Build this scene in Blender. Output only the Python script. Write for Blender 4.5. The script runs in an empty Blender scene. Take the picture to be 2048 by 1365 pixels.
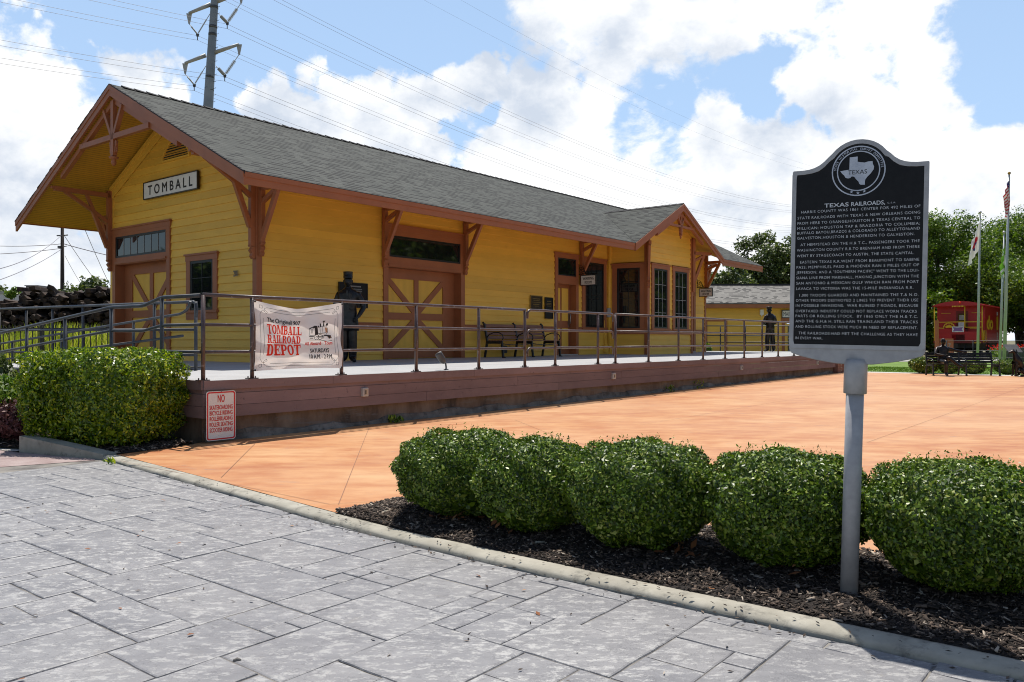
import bpy, bmesh, math, random
import numpy as np
from mathutils import Vector, Matrix
R = math.radians
random.seed(11)
rng = np.random.default_rng(5)
scene = bpy.context.scene
C = scene.collection

# ---------------------------------------------------------------- camera
CAMZ = 1.35
cam = bpy.data.cameras.new("camera"); camo = bpy.data.objects.new("camera", cam); C.objects.link(camo)
scene.camera = camo
camo.location = (0, 0, CAMZ); camo.rotation_euler = (R(90), 0, 0)
cam.sensor_width = 36; cam.lens = 28.83; cam.shift_y = -0.0007
cam.clip_start = 0.05; cam.clip_end = 3000
scene.render.engine = 'CYCLES'; scene.cycles.filter_width = 1.05
scene.render.resolution_x = 1024; scene.render.resolution_y = 682

# ---------------------------------------------------------------- light and sky
SUNV = Vector((-0.03, 0.38, 1.0)).normalized()
sun = bpy.data.lights.new("sun", 'SUN'); suno = bpy.data.objects.new("sun", sun); C.objects.link(suno)
sun.energy = 5.0; sun.angle = R(0.5); sun.color = (1.0, 0.95, 0.87)
suno.rotation_euler = SUNV.to_track_quat('Z', 'Y').to_euler()
suno.location = (0, 0, 60)
vs = scene.view_settings
vs.view_transform = 'Standard'; vs.look = 'None'; vs.exposure = 0.12; vs.gamma = 1.0
scene.display_settings.display_device = 'sRGB'

def sky_world():
    w = bpy.data.worlds.new("World"); scene.world = w; w.use_nodes = True
    nt = w.node_tree; nt.nodes.clear(); N = nt.nodes.new; L = nt.links.new
    out = N('ShaderNodeOutputWorld'); bg = N('ShaderNodeBackground'); L(bg.outputs[0], out.inputs[0])
    sky = N('ShaderNodeTexSky'); sky.sky_type = 'NISHITA'; sky.sun_disc = False
    sky.sun_elevation = math.asin(SUNV.z); sky.sun_rotation = math.atan2(SUNV.x, SUNV.y)
    sky.air_density = 1.0; sky.dust_density = 0.6; sky.ozone_density = 1.0
    tc = N('ShaderNodeTexCoord')
    def math_(op, a, b=None, c=None, clamp=False):
        n = N('ShaderNodeMath'); n.operation = op; n.use_clamp = clamp
        for i, x in enumerate((a, b, c)):
            if x is None: continue
            if isinstance(x, (int, float)): n.inputs[i].default_value = x
            else: L(x, n.inputs[i])
        return n.outputs[0]
    def noise(vec, scale, detail, rough, off=0.0, dist=0.0):
        m = N('ShaderNodeMapping'); L(vec, m.inputs[0]); m.inputs['Location'].default_value = (off, off*1.7, off*.6)
        m.inputs['Scale'].default_value = (1, 1, 1.35)
        n = N('ShaderNodeTexNoise'); L(m.outputs[0], n.inputs['Vector'])
        n.inputs['Scale'].default_value = scale; n.inputs['Detail'].default_value = detail
        n.inputs['Roughness'].default_value = rough; n.inputs['Distortion'].default_value = dist
        return n.outputs['Fac']
    gen = tc.outputs['Generated']
    def direc(px, py):
        return Vector(((px-1024)/1640., 1.0, (681-py)/1640.)).normalized()
    # cumulus banks: direction and angular radius of each puff
    puffs = [(30,220,120),(110,330,120),(20,460,150),(150,260,60),(60,600,140),(230,140,50),(180,110,22),(300,185,45),(270,160,50),(30,10,40),(90,30,18),
        (600,130,45),(660,185,38),(560,215,45),(540,180,30),(725,220,95),(800,270,110),(640,255,60),(850,205,60),(955,140,45),(920,170,40),(780,150,45),(860,120,26),(1000,100,30),(500,210,26),
        (1150,40,110),(1290,50,130),(1450,70,120),(1600,80,110),(1760,70,120),(1850,140,100),(1900,210,80),(1080,200,90),(1050,270,90),(1180,190,100),(1150,300,150),(1290,270,100),(1400,330,140),
        (1250,390,160),(1020,360,110),(1640,200,110),(1760,240,140),(1640,330,120),(1500,400,150),(1760,380,160),(1900,330,120),(2010,300,90),(2048,440,130),(1900,480,160),(1650,500,160),(1450,520,180),(960,330,70),(1000,250,45),(1120,120,60)]
    holes = [(480,50,130),(330,40,80),(230,60,70),(560,60,80),(130,110,26),(420,170,60),(700,70,80),(860,60,70),(1480,170,75),(1520,245,38),(1590,270,26),(1990,70,90),(2020,170,60),(420,220,60),(400,130,50),(980,40,30),(1000,180,16),(1130,215,22),(900,260,18),(1640,290,24),(180,60,60),(960,220,22)]
    # ragged cloud edges: look the puffs up along a direction jostled by noise
    wn = N('ShaderNodeTexNoise'); L(gen, wn.inputs['Vector']); wn.inputs['Scale'].default_value = 5; wn.inputs['Detail'].default_value = 10; wn.inputs['Roughness'].default_value = .6
    w1 = N('ShaderNodeVectorMath'); w1.operation = 'SUBTRACT'; L(wn.outputs['Color'], w1.inputs[0]); w1.inputs[1].default_value = (.5, .5, .5)
    w2 = N('ShaderNodeVectorMath'); w2.operation = 'SCALE'; L(w1.outputs[0], w2.inputs[0]); w2.inputs['Scale'].default_value = .15
    w3 = N('ShaderNodeVectorMath'); w3.operation = 'ADD'; L(gen, w3.inputs[0]); L(w2.outputs[0], w3.inputs[1]); wgen = w3.outputs[0]
    def field(lst, soft):
        acc = None
        for (x, y, r) in lst:
            d = direc(x, y); v = N('ShaderNodeVectorMath'); v.operation = 'DISTANCE'
            L(wgen, v.inputs[0]); v.inputs[1].default_value = d
            mr = N('ShaderNodeMapRange'); mr.interpolation_type = 'SMOOTHSTEP'
            L(v.outputs['Value'], mr.inputs['Value'])
            rr = r/1640.
            mr.inputs['From Min'].default_value = rr*soft[0]; mr.inputs['From Max'].default_value = rr*soft[1]
            mr.inputs['To Min'].default_value = 1.0; mr.inputs['To Max'].default_value = 0.0
            acc = mr.outputs[0] if acc is None else math_('MAXIMUM', acc, mr.outputs[0])
        return acc
    fp = field(puffs, (.0, 1.75)); fh = field(holes, (.0, 1.6))
    n1 = noise(gen, 5.5, 14, .60, 1.3, .25)
    n2 = noise(gen, 17, 10, .60, 4.1, .2)
    # outside the photographed part: loose random banks
    sep = N('ShaderNodeSeparateXYZ'); L(gen, sep.inputs[0])
    front = math_('GREATER_THAN', sep.outputs['Y'], 0.62)
    rnd = noise(gen, 2.2, 6, .55, 9.0)
    rnd = math_('MULTIPLY', math_('SUBTRACT', rnd, .52), 4.0, clamp=True)
    inv = math_('SUBTRACT', 1.0, front)
    fld = math_('ADD', math_('MULTIPLY', math_('SUBTRACT', fp, math_('MULTIPLY', fh, .75)), front), math_('MULTIPLY', rnd, inv))
    nn = math_('ADD', math_('MULTIPLY', math_('SUBTRACT', n1, .5), 2.6), math_('MULTIPLY', math_('SUBTRACT', n2, .5), 1.5))
    dens = math_('ADD', fld, nn)
    mask = N('ShaderNodeMapRange'); mask.interpolation_type = 'SMOOTHSTEP'; L(dens, mask.inputs['Value'])
    mask.inputs['From Min'].default_value = .26; mask.inputs['From Max'].default_value = .66
    # shading inside the clouds: grey bellies
    n3 = noise(gen, 6.0, 8, .55, 13.0, .1); n4 = noise(gen, 15, 8, .6, 21.0, .2)
    s = math_('ADD', math_('MULTIPLY', n3, .65), math_('MULTIPLY', n4, .35))
    sr = N('ShaderNodeValToRGB'); L(s, sr.inputs[0]); e = sr.color_ramp.elements
    e[0].position = .38; e[0].color = (.60, .67, .78, 1); e[1].position = .53; e[1].color = (1.0, 1.01, 1.02, 1)
    # blue sky from the sky texture, thin veil mixed toward the horizon
    skm = N('ShaderNodeVectorMath'); skm.operation = 'SCALE'; L(sky.outputs[0], skm.inputs[0]); skm.inputs['Scale'].default_value = SKYMUL
    veil = N('ShaderNodeMapRange'); L(sep.outputs['Z'], veil.inputs['Value'])
    veil.inputs['From Min'].default_value = 0.0; veil.inputs['From Max'].default_value = .42
    veil.inputs['To Min'].default_value = .85; veil.inputs['To Max'].default_value = .60
    vf = N('ShaderNodeMapRange'); L(sep.outputs['Y'], vf.inputs['Value']); vf.inputs['From Min'].default_value = .15; vf.inputs['From Max'].default_value = .75; vf.interpolation_type = 'SMOOTHSTEP'
    vz = N('ShaderNodeMapRange'); L(sep.outputs['Z'], vz.inputs['Value']); vz.inputs['From Min'].default_value = .62; vz.inputs['From Max'].default_value = .40; vz.interpolation_type = 'SMOOTHSTEP'
    vv = math_('MULTIPLY', math_('MULTIPLY', veil.outputs[0], vf.outputs[0]), vz.outputs[0])
    mv = N('ShaderNodeMixRGB'); L(vv, mv.inputs[0]); L(skm.outputs[0], mv.inputs[1]); mv.inputs[2].default_value = (.50*10, .72*10, 1.04*10, 1)
    cl = N('ShaderNodeVectorMath'); cl.operation = 'SCALE'; L(sr.outputs[0], cl.inputs[0]); cl.inputs['Scale'].default_value = 10.0
    bk = N('ShaderNodeMapRange'); L(sep.outputs['Y'], bk.inputs['Value']); bk.inputs['From Min'].default_value = -.05; bk.inputs['From Max'].default_value = -.45; bk.inputs['To Max'].default_value = .75; bk.interpolation_type = 'SMOOTHSTEP'  # unseen clouds behind the camera, strengthened to brighten the shaded walls
    mk_ = math_('MULTIPLY', mask.outputs[0], math_('ADD', math_('ADD', .0, bk.outputs[0]), math_('ADD', math_('MULTIPLY', math_('MULTIPLY', vf.outputs[0], vz.outputs[0]), .92), .08)))
    mx = N('ShaderNodeMixRGB'); L(mk_, mx.inputs[0]); L(mv.outputs[0], mx.inputs[1]); L(cl.outputs[0], mx.inputs[2])
    L(mx.outputs[0], bg.inputs[0]); bg.inputs['Strength'].default_value = SKYSTR
SKYMUL = 1.0; SKYSTR = 0.1
sky_world()

# ---------------------------------------------------------------- frames
RB = math.atan2(.7823, .6230)                 # the depot's long axis
D1 = Vector((.6230, .7823, 0)); DV = Vector((.7823, -.6230, 0))
OX, OY = -510/1640*16.5, 16.5
def U(u, v, z=0.0): return Vector((OX + u*D1.x + v*DV.x, OY + u*D1.y + v*DV.y, z))
def G(y): return .08 + .0048*(max(min(y, 70), -60) - 10.1)

# ---------------------------------------------------------------- scene-graph helpers
def thing(name, label, cat, loc=(0, 0, 0), rz=0.0, group=None, rot=None):
    o = bpy.data.objects.new(name, None); C.objects.link(o); o.empty_display_size = .2
    o.location = loc; o.rotation_euler = rot if rot else (0, 0, rz)
    o['label'] = label; o['category'] = cat
    if group: o['group'] = group
    return o
def tag(o, label, cat, group=None):
    o['label'] = label; o['category'] = cat
    if group: o['group'] = group
    return o
def struct(o): o['kind'] = 'structure'; return o
def kids(o): return [c for c in C.objects if c.parent == o]
def dup(root, loc, rz=None, label=None, scale=None):
    r = root.copy(); C.objects.link(r); r.location = loc
    if rz is not None: r.rotation_euler = (0, 0, rz)
    if label: r['label'] = label
    if scale: r.scale = scale
    for ch in kids(root):
        c = ch.copy(); C.objects.link(c); c.parent = r
        for g in kids(ch):
            d = g.copy(); C.objects.link(d); d.parent = c
    return r

class MB:
    """collects faces; f maps the builder's coordinates to the object's"""
    def __init__(s, f=None): s.v = []; s.f = []; s.m = []; s.fn = f; s.mi = 0; s.sm = []; s.smooth = False
    def _a(s, pts):
        b = len(s.v)
        s.v += [tuple(s.fn(*p)) if s.fn else tuple(p) for p in pts]; return b
    def face(s, idx): s.f.append(tuple(idx)); s.m.append(s.mi); s.sm.append(s.smooth)
    def poly(s, pts):
        b = s._a(pts); s.face(range(b, b+len(pts)))
    def box(s, x0, x1, y0, y1, z0, z1):
        b = s._a([(x0,y0,z0),(x1,y0,z0),(x1,y1,z0),(x0,y1,z0),(x0,y0,z1),(x1,y0,z1),(x1,y1,z1),(x0,y1,z1)])
        for q in ((3,2,1,0),(4,5,6,7),(0,1,5,4),(1,2,6,5),(2,3,7,6),(3,0,4,7)): s.face([b+i for i in q])
    def bar(s, p, q, w, h, up=(0, 0, 1)):
        """rectangular beam from p to q, w across, h along up"""
        p = Vector(p); q = Vector(q); d = (q-p).normalized(); up = Vector(up)
        a = d.cross(up)
        if a.length < 1e-4: a = d.cross(Vector((1, 0, 0)))
        a.normalize(); c = a.cross(d).normalized()
        pts = []
        for e in (p, q):
            for (i, j) in ((-1,-1),(1,-1),(1,1),(-1,1)): pts.append(e + a*(i*w/2) + c*(j*h/2))
        b = s._a(pts)
        for t in ((3,2,1,0),(4,5,6,7),(0,1,5,4),(1,2,6,5),(2,3,7,6),(3,0,4,7)): s.face([b+i for i in t])
    def tube(s, pts, r, n=8, caps=True):
        """round tube through pts; r a number or list"""
        pts = [Vector(p) for p in pts]; k = len(pts); rr = r if isinstance(r, (list, tuple)) else [r]*k
        t0 = (pts[1]-pts[0]).normalized(); ref = Vector((0, 0, 1)) if abs(t0.z) < .9 else Vector((1, 0, 0))
        rings = []
        for i, p in enumerate(pts):
            t = (pts[min(i+1, k-1)] - pts[max(i-1, 0)]).normalized()
            a = ref - t*ref.dot(t)
            if a.length < 1e-5: a = t.orthogonal()
            a.normalize(); ref = a; c = t.cross(a)
            rings.append(s._a([p + (a*math.cos(6.2832*j/n) + c*math.sin(6.2832*j/n))*rr[i] for j in range(n)]))
        sm = s.smooth; s.smooth = True
        for i in range(k-1):
            for j in range(n): s.face((rings[i]+j, rings[i]+(j+1) % n, rings[i+1]+(j+1) % n, rings[i+1]+j))
        s.smooth = sm
        if caps:
            s.face([rings[0]+j for j in reversed(range(n))]); s.face([rings[-1]+j for j in range(n)])
    def prism(s, pts, off):
        """flat polygon pts swept by vector off"""
        off = Vector(off); n = len(pts); b = s._a(pts); c = s._a([Vector(p)+off for p in pts])
        s.face([b+i for i in reversed(range(n))]); s.face([c+i for i in range(n)])
        for i in range(n): s.face((b+i, b+(i+1) % n, c+(i+1) % n, c+i))
    def lathe(s, prof, n=16, ctr=(0, 0, 0)):
        rings = [s._a([(ctr[0]+r*math.cos(6.2832*j/n), ctr[1]+r*math.sin(6.2832*j/n), ctr[2]+z) for j in range(n)]) for r, z in prof]
        sm = s.smooth; s.smooth = True
        for i in range(len(rings)-1):
            for j in range(n): s.face((rings[i]+j, rings[i]+(j+1) % n, rings[i+1]+(j+1) % n, rings[i+1]+j))
        s.smooth = sm
        s.face([rings[0]+j for j in reversed(range(n))]); s.face([rings[-1]+j for j in range(n)])
    def ball(s, c, r, n=10, sc=(1, 1, 1)):
        prof = []
        rings = []
        k = n//2+1
        for i in range(1, k):
            a = math.pi*i/k
            rings.append(s._a([(c[0]+r*sc[0]*math.sin(a)*math.cos(6.2832*j/n), c[1]+r*sc[1]*math.sin(a)*math.sin(6.2832*j/n), c[2]-r*sc[2]*math.cos(a)) for j in range(n)]))
        t = s._a([(c[0], c[1], c[2]-r*sc[2]), (c[0], c[1], c[2]+r*sc[2])])
        sm = s.smooth; s.smooth = True
        for i in range(len(rings)-1):
            for j in range(n): s.face((rings[i]+j, rings[i]+(j+1) % n, rings[i+1]+(j+1) % n, rings[i+1]+j))
        for j in range(n):
            s.face((t, rings[0]+(j+1) % n, rings[0]+j)); s.face((t+1, rings[-1]+j, rings[-1]+(j+1) % n))
        s.smooth = sm
    def add(s, vf, tf):
        """a (verts, faces) mesh placed by function tf(Vector)"""
        b = len(s.v)
        pts = [tf(Vector(p)) for p in vf[0]]
        s.v += [tuple(s.fn(*p)) if s.fn else tuple(p) for p in pts]
        for q in vf[1]: s.face([b+i for i in q])
    def build(s, name, mats, parent=None, recalc=True, bevel=0.0):
        me = bpy.data.meshes.new(name); me.from_pydata(s.v, [], s.f)
        mats = mats if isinstance(mats, (list, tuple)) else [mats]
        for m in mats: me.materials.append(m)
        me.polygons.foreach_set('material_index', s.m); me.polygons.foreach_set('use_smooth', s.sm)
        if recalc or bevel:
            bm = bmesh.new(); bm.from_mesh(me)
            if bevel:
                es = [e for e in bm.edges if len(e.link_faces) == 2 and e.calc_face_angle(0) > .5]
                bmesh.ops.bevel(bm, geom=es, offset=bevel, segments=1, affect='EDGES', clamp_overlap=True)
            bmesh.ops.recalc_face_normals(bm, faces=bm.faces); bm.to_mesh(me); bm.free()
        me.update()
        o = bpy.data.objects.new(name, me); C.objects.link(o)
        if parent: o.parent = parent
        return o
def fuv(u, v, z): return (u, -v, z)          # depot coordinates (u, v, z) -> object coordinates

def raw(name, verts, faces, mat, parent=None, smooth=False):
    me = bpy.data.meshes.new(name)
    verts = np.asarray(verts, dtype=np.float32); faces = np.asarray(faces, dtype=np.int32); k = faces.shape[1]
    me.vertices.add(len(verts)); me.vertices.foreach_set('co', verts.ravel())
    me.loops.add(faces.size); me.loops.foreach_set('vertex_index', faces.ravel())
    me.polygons.add(len(faces)); me.polygons.foreach_set('loop_start', np.arange(0, faces.size, k, dtype=np.int32))
    me.polygons.foreach_set('loop_total', np.full(len(faces), k, dtype=np.int32))
    if smooth: me.polygons.foreach_set('use_smooth', np.ones(len(faces), dtype=bool))
    me.materials.append(mat); me.update(calc_edges=True); me.validate()
    o = bpy.data.objects.new(name, me); C.objects.link(o)
    if parent: o.parent = parent
    return o

_tc = {}
def text(s, size=1.0, bold=0.0, space=1.0):
    """outline of a string as (verts, faces, width), baseline at 0, left at 0"""
    key = (s, size, bold, space)
    if key in _tc: return _tc[key]
    cu = bpy.data.curves.new('t', 'FONT'); cu.body = s; cu.size = size; cu.offset = bold; cu.space_character = space; cu.resolution_u = 3
    o = bpy.data.objects.new('t', cu); C.objects.link(o)
    dg = bpy.context.evaluated_depsgraph_get(); dg.update()
    me = bpy.data.meshes.new_from_object(o.evaluated_get(dg))
    v = [tuple(x.co) for x in me.vertices]; f = [tuple(p.vertices) for p in me.polygons]
    bpy.data.objects.remove(o); bpy.data.curves.remove(cu); bpy.data.meshes.remove(me)
    xs = [p[0] for p in v] or [0]; x0 = min(xs); v = [(p[0]-x0, p[1], 0) for p in v]
    _tc[key] = (v, f, max(xs)-x0); return _tc[key]
def put_text(mb, s, org, ax, up, h, width=None, align='c', bold=0.02, space=1.0, warp=None):
    """writes s: cap height h, fitted to width if given; org = centre/left point on the baseline"""
    if s.startswith('#'):                            # worn lettering nobody can read: short raised dashes
        rr = random.Random(len(s)); x = -width/2; org = Vector(org); ax = Vector(ax); up = Vector(up)
        while x < width/2-.01:
            w_ = min(width/2-x, h*rr.uniform(.4, .9)); mb.poly([org+ax*x, org+ax*(x+w_), org+ax*(x+w_)+up*h, org+ax*x+up*h]); x += w_+h*.35
        return
    heavy = max(0.0, bold); v, f, w = text(s, 1.0, min(bold, 0.0), space)
    if not f: return
    sy = h/.70; sx = (width/w) if width else sy
    W = w*sx; off = {'c': -W/2, 'l': 0, 'r': -W}[align]
    org = Vector(org); ax = Vector(ax); up = Vector(up)
    def tf(p):
        q = org + ax*(p.x*sx+off) + up*(p.y*sy)
        return warp(q) if warp else q
    if not heavy: mb.add((v, f), tf); return
    nrm = ax.cross(up).normalized()                  # heavier strokes: the glyphs struck again a hair apart
    for k, (ox, oz) in enumerate(((0, 0), (-1, 0), (1, 0), (0, .8), (0, -.8))):
        def t2(p, ox=ox, oz=oz, k=k):
            q = org + ax*(p.x*sx+off+ox*heavy*abs(sx)) + up*(p.y*sy+oz*heavy*sy) + nrm*(.00025*k)
            return warp(q) if warp else q
        mb.add((v, f), t2)
# ---------------------------------------------------------------- materials
def new_mat(name):
    m = bpy.data.materials.new(name); m.use_nodes = True
    nt = m.node_tree; b = nt.nodes['Principled BSDF']; return m, nt, b
def _noise(nt, scale, detail=4, rough=.55, vec=None, stretch=None, space='Object'):
    tc = nt.nodes.new('ShaderNodeTexCoord'); v = tc.outputs[space]
    if vec: v = vec
    if stretch:
        mp = nt.nodes.new('ShaderNodeMapping'); nt.links.new(v, mp.inputs[0]); mp.inputs['Scale'].default_value = stretch; v = mp.outputs[0]
    n = nt.nodes.new('ShaderNodeTexNoise'); nt.links.new(v, n.inputs['Vector'])
    n.inputs['Scale'].default_value = scale; n.inputs['Detail'].default_value = detail; n.inputs['Roughness'].default_value = rough
    return n.outputs['Fac']
def _ramp(nt, fac, stops):
    r = nt.nodes.new('ShaderNodeValToRGB'); nt.links.new(fac, r.inputs[0])
    el = r.color_ramp.elements
    while len(el) < len(stops): el.new(.5)
    for e, (p, c) in zip(el, stops): e.position = p; e.color = (*c, 1)
    return r.outputs[0]
def _mix(nt, fac, a, b, mode='MIX'):
    m = nt.nodes.new('ShaderNodeMixRGB'); m.blend_type = mode
    for i, x in enumerate((fac, a, b)):
        if isinstance(x, (int, float)): m.inputs[i].default_value = x
        elif isinstance(x, tuple): m.inputs[i].default_value = (*x, 1)
        else: nt.links.new(x, m.inputs[i])
    return m.outputs[0]
def _bump(nt, b, h, strength, dist=.01, prev=None):
    bp = nt.nodes.new('ShaderNodeBump'); nt.links.new(h, bp.inputs['Height'])
    bp.inputs['Strength'].default_value = strength; bp.inputs['Distance'].default_value = dist
    if prev: nt.links.new(prev, bp.inputs['Normal'])
    nt.links.new(bp.outputs[0], b.inputs['Normal']); return bp.outputs[0]
def _math(nt, op, a, b=None, clamp=False):
    n = nt.nodes.new('ShaderNodeMath'); n.operation = op; n.use_clamp = clamp
    for i, x in enumerate((a, b)):
        if x is None: continue
        if isinstance(x, (int, float)): n.inputs[i].default_value = x
        else: nt.links.new(x, n.inputs[i])
    return n.outputs[0]
def pm(name, c1, c2=None, scale=4, rough=.6, bump=.0, bscale=None, metal=0.0, spec=.5, stretch=None, lo=.35, hi=.65, coat=0.0, bdist=.005, wear=None):
    m, nt, b = new_mat(name)
    b.inputs['Roughness'].default_value = rough; b.inputs['Metallic'].default_value = metal
    b.inputs['Specular IOR Level'].default_value = spec; b.inputs['Coat Weight'].default_value = coat
    col = None
    if c2 is None: b.inputs['Base Color'].default_value = (*c1, 1)
    else:
        f = _noise(nt, scale, 6, .6, stretch=stretch); col = _ramp(nt, f, [(lo, c1), (hi, c2)])
    if wear:                                       # (colour, scale, threshold, softness)
        wf = _noise(nt, wear[1], 8, .68, stretch=(wear[4] if len(wear) > 4 else None))
        mr = nt.nodes.new('ShaderNodeMapRange'); nt.links.new(wf, mr.inputs['Value'])
        mr.inputs['From Min'].default_value = wear[2]; mr.inputs['From Max'].default_value = wear[2]+wear[3]
        col = _mix(nt, mr.outputs[0], col if col is not None else c1, wear[0])
    if col is not None: nt.links.new(col, b.inputs['Base Color'])
    if bump: _bump(nt, b, _noise(nt, bscale or scale*4, 5, .6, stretch=stretch), bump, bdist)
    return m
def groove_mat(name, c, axis, pitch, gw=.12, dark=.45, rough=.55, bump=.5):
    """boards with a fine groove every `pitch` metres across `axis` (object coordinates)"""
    m, nt, b = new_mat(name); b.inputs['Roughness'].default_value = rough
    tc = nt.nodes.new('ShaderNodeTexCoord'); sp = nt.nodes.new('ShaderNodeSeparateXYZ'); nt.links.new(tc.outputs['Object'], sp.inputs[0])
    x = sp.outputs['XYZ'.index(axis)]
    fr = _math(nt, 'FRACT', _math(nt, 'DIVIDE', x, pitch)); g = _math(nt, 'LESS_THAN', fr, gw)
    n = _noise(nt, 3, 5, .6); base = _ramp(nt, n, [(.3, tuple(k*.88 for k in c)), (.7, c)])
    col = _mix(nt, g, base, _mix(nt, 1.0, base, (dark, dark, dark), 'MULTIPLY'))
    nt.links.new(col, b.inputs['Base Color'])
    _bump(nt, b, _math(nt, 'SUBTRACT', 1.0, g), bump, .004); return m

YEL = (.86, .515, .072)
M = {}
M['yellow'] = pm('yellow_paint', tuple(k*.90 for k in YEL), YEL, 1.3, .55, .15, 60, stretch=(1, 1, 2.5), wear=((.62, .36, .045), 2.3, .58, .25, (.4, .4, 3)))
def per_board(m, lo, hi):
    """each board takes its own slight tone, as separately weathered timber does"""
    nt = m.node_tree; b = nt.nodes['Principled BSDF']; src = b.inputs['Base Color'].links[0].from_socket
    geo = nt.nodes.new('ShaderNodeNewGeometry'); t = _ramp(nt, geo.outputs['Random Per Island'], [(0, (lo, lo, lo)), (1, (hi, hi, hi))])
    nt.links.new(_mix(nt, 1.0, src, t, 'MULTIPLY'), b.inputs['Base Color'])
per_board(M['yellow'], .90, 1.06)
M['yellow_plain'] = pm('yellow_trim_paint', tuple(k*.92 for k in YEL), YEL, 3, .5)
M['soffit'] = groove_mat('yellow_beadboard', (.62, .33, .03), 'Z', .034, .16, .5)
M['bead'] = groove_mat('yellow_bead_panel', YEL, 'X', .04, .12, .55)
M['bead_y'] = groove_mat('yellow_bead_panel_end', YEL, 'Y', .04, .12, .55)
BR = (.37, .125, .048)
M['brown'] = pm('russet_trim_paint', tuple(k*.85 for k in BR), BR, 2.2, .5, .12, 40, stretch=(1, 1, 1), wear=((.27, .10, .055), 5, .62, .2))
M['glass'] = pm('dark_window_glass', (.010, .012, .013), None, rough=.03, spec=.9)
M['frame_black'] = pm('black_window_frame', (.012, .012, .013), None, rough=.35)
M['muntin'] = pm('window_bar', (.30, .30, .30), None, rough=.4)
M['flap'] = pm('shingle_edge_dark', (.03, .03, .032), None, rough=.9)

def shingle(name, axis, c1, c2, row=.145):
    m, nt, b = new_mat(name); b.inputs['Roughness'].default_value = .92; b.inputs['Specular IOR Level'].default_value = .2
    tc = nt.nodes.new('ShaderNodeTexCoord'); sp = nt.nodes.new('ShaderNodeSeparateXYZ'); nt.links.new(tc.outputs['Object'], sp.inputs[0])
    cb = nt.nodes.new('ShaderNodeCombineXYZ'); nt.links.new(sp.outputs['XYZ'.index(axis)], cb.inputs[0])
    nt.links.new(_math(nt, 'DIVIDE', sp.outputs[2], .449), cb.inputs[1])
    br = nt.nodes.new('ShaderNodeTexBrick'); nt.links.new(cb.outputs[0], br.inputs['Vector'])
    br.offset = .37; br.offset_frequency = 2; br.squash = .7; br.squash_frequency = 3
    br.inputs['Scale'].default_value = 1; br.inputs['Brick Width'].default_value = .21; br.inputs['Row Height'].default_value = row
    br.inputs['Mortar Size'].default_value = .0; br.inputs['Bias'].default_value = 0
    br.inputs['Color1'].default_value = (*c1, 1); br.inputs['Color2'].default_value = (*c2, 1)
    # butt shadow lines: shade under each laminated tab, put into the colour
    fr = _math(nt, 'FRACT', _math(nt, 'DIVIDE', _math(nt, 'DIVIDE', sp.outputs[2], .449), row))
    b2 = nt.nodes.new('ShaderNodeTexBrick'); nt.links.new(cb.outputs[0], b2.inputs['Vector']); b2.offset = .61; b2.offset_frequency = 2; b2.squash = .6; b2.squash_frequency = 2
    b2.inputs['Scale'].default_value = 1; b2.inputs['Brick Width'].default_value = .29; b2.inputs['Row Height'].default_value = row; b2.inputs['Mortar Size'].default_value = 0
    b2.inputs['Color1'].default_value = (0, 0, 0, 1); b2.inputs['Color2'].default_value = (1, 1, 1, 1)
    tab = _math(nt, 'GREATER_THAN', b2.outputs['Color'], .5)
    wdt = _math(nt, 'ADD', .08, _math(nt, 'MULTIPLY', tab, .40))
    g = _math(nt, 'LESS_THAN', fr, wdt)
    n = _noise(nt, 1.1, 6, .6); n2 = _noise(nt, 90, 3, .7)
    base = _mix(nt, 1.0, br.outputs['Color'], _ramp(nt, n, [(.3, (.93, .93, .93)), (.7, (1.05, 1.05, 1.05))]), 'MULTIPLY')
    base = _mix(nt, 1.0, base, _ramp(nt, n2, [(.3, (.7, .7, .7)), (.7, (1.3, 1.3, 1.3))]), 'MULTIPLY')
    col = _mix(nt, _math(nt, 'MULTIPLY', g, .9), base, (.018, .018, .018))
    nt.links.new(col, b.inputs['Base Color'])
    h = _math(nt, 'SUBTRACT', 1.0, fr)
    _bump(nt, b, _math(nt, 'ADD', h, _math(nt, 'MULTIPLY', tab, .5)), .6, .02); return m
M['roof'] = shingle('grey_shingles', 'X', (.072, .076, .069), (.098, .102, .092))
M['roof_bay'] = shingle('grey_shingles_cross', 'Y', (.070, .074, .067), (.095, .099, .089))
M['roof_old'] = shingle('weathered_shingles', 'X', (.20, .19, .175), (.235, .225, .205), .2)

# platform
M['deck'] = pm('platform_concrete', (.35, .35, .355), (.41, .41, .41), 1.5, .8, .1, 60, wear=((.33, .34, .36), 1.2, .6, .2))
def board_mat():
    m, nt, b = new_mat('platform_boards'); b.inputs['Roughness'].default_value = .75
    n = _noise(nt, 1.2, 8, .65, stretch=(.5, 1, 2)); base = _ramp(nt, n, [(.3, (.185, .125, .125)), (.7, (.275, .190, .185))])
    sp = _noise(nt, 11, 6, .75); spm = nt.nodes.new('ShaderNodeMapRange'); nt.links.new(sp, spm.inputs['Value']); spm.inputs['From Min'].default_value = .62; spm.inputs['From Max'].default_value = .70
    big = _noise(nt, .35, 4, .6); bm_ = nt.nodes.new('ShaderNodeMapRange'); nt.links.new(big, bm_.inputs['Value']); bm_.inputs['From Min'].default_value = .42; bm_.inputs['From Max'].default_value = .62
    col = _mix(nt, _math(nt, 'MULTIPLY', spm.outputs[0], .7), base, (.035, .026, .028))
    col = _mix(nt, _math(nt, 'MULTIPLY', _math(nt, 'MULTIPLY', bm_.outputs[0], _noise(nt, 14, 5, .7)), .5), col, (.06, .042, .045))
    nt.links.new(col, b.inputs['Base Color']); _bump(nt, b, _noise(nt, 30, 5, .6, stretch=(.2, 1, 1)), .25, .004); return m
M['boards'] = board_mat(); per_board(M['boards'], .82, 1.12)
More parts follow.
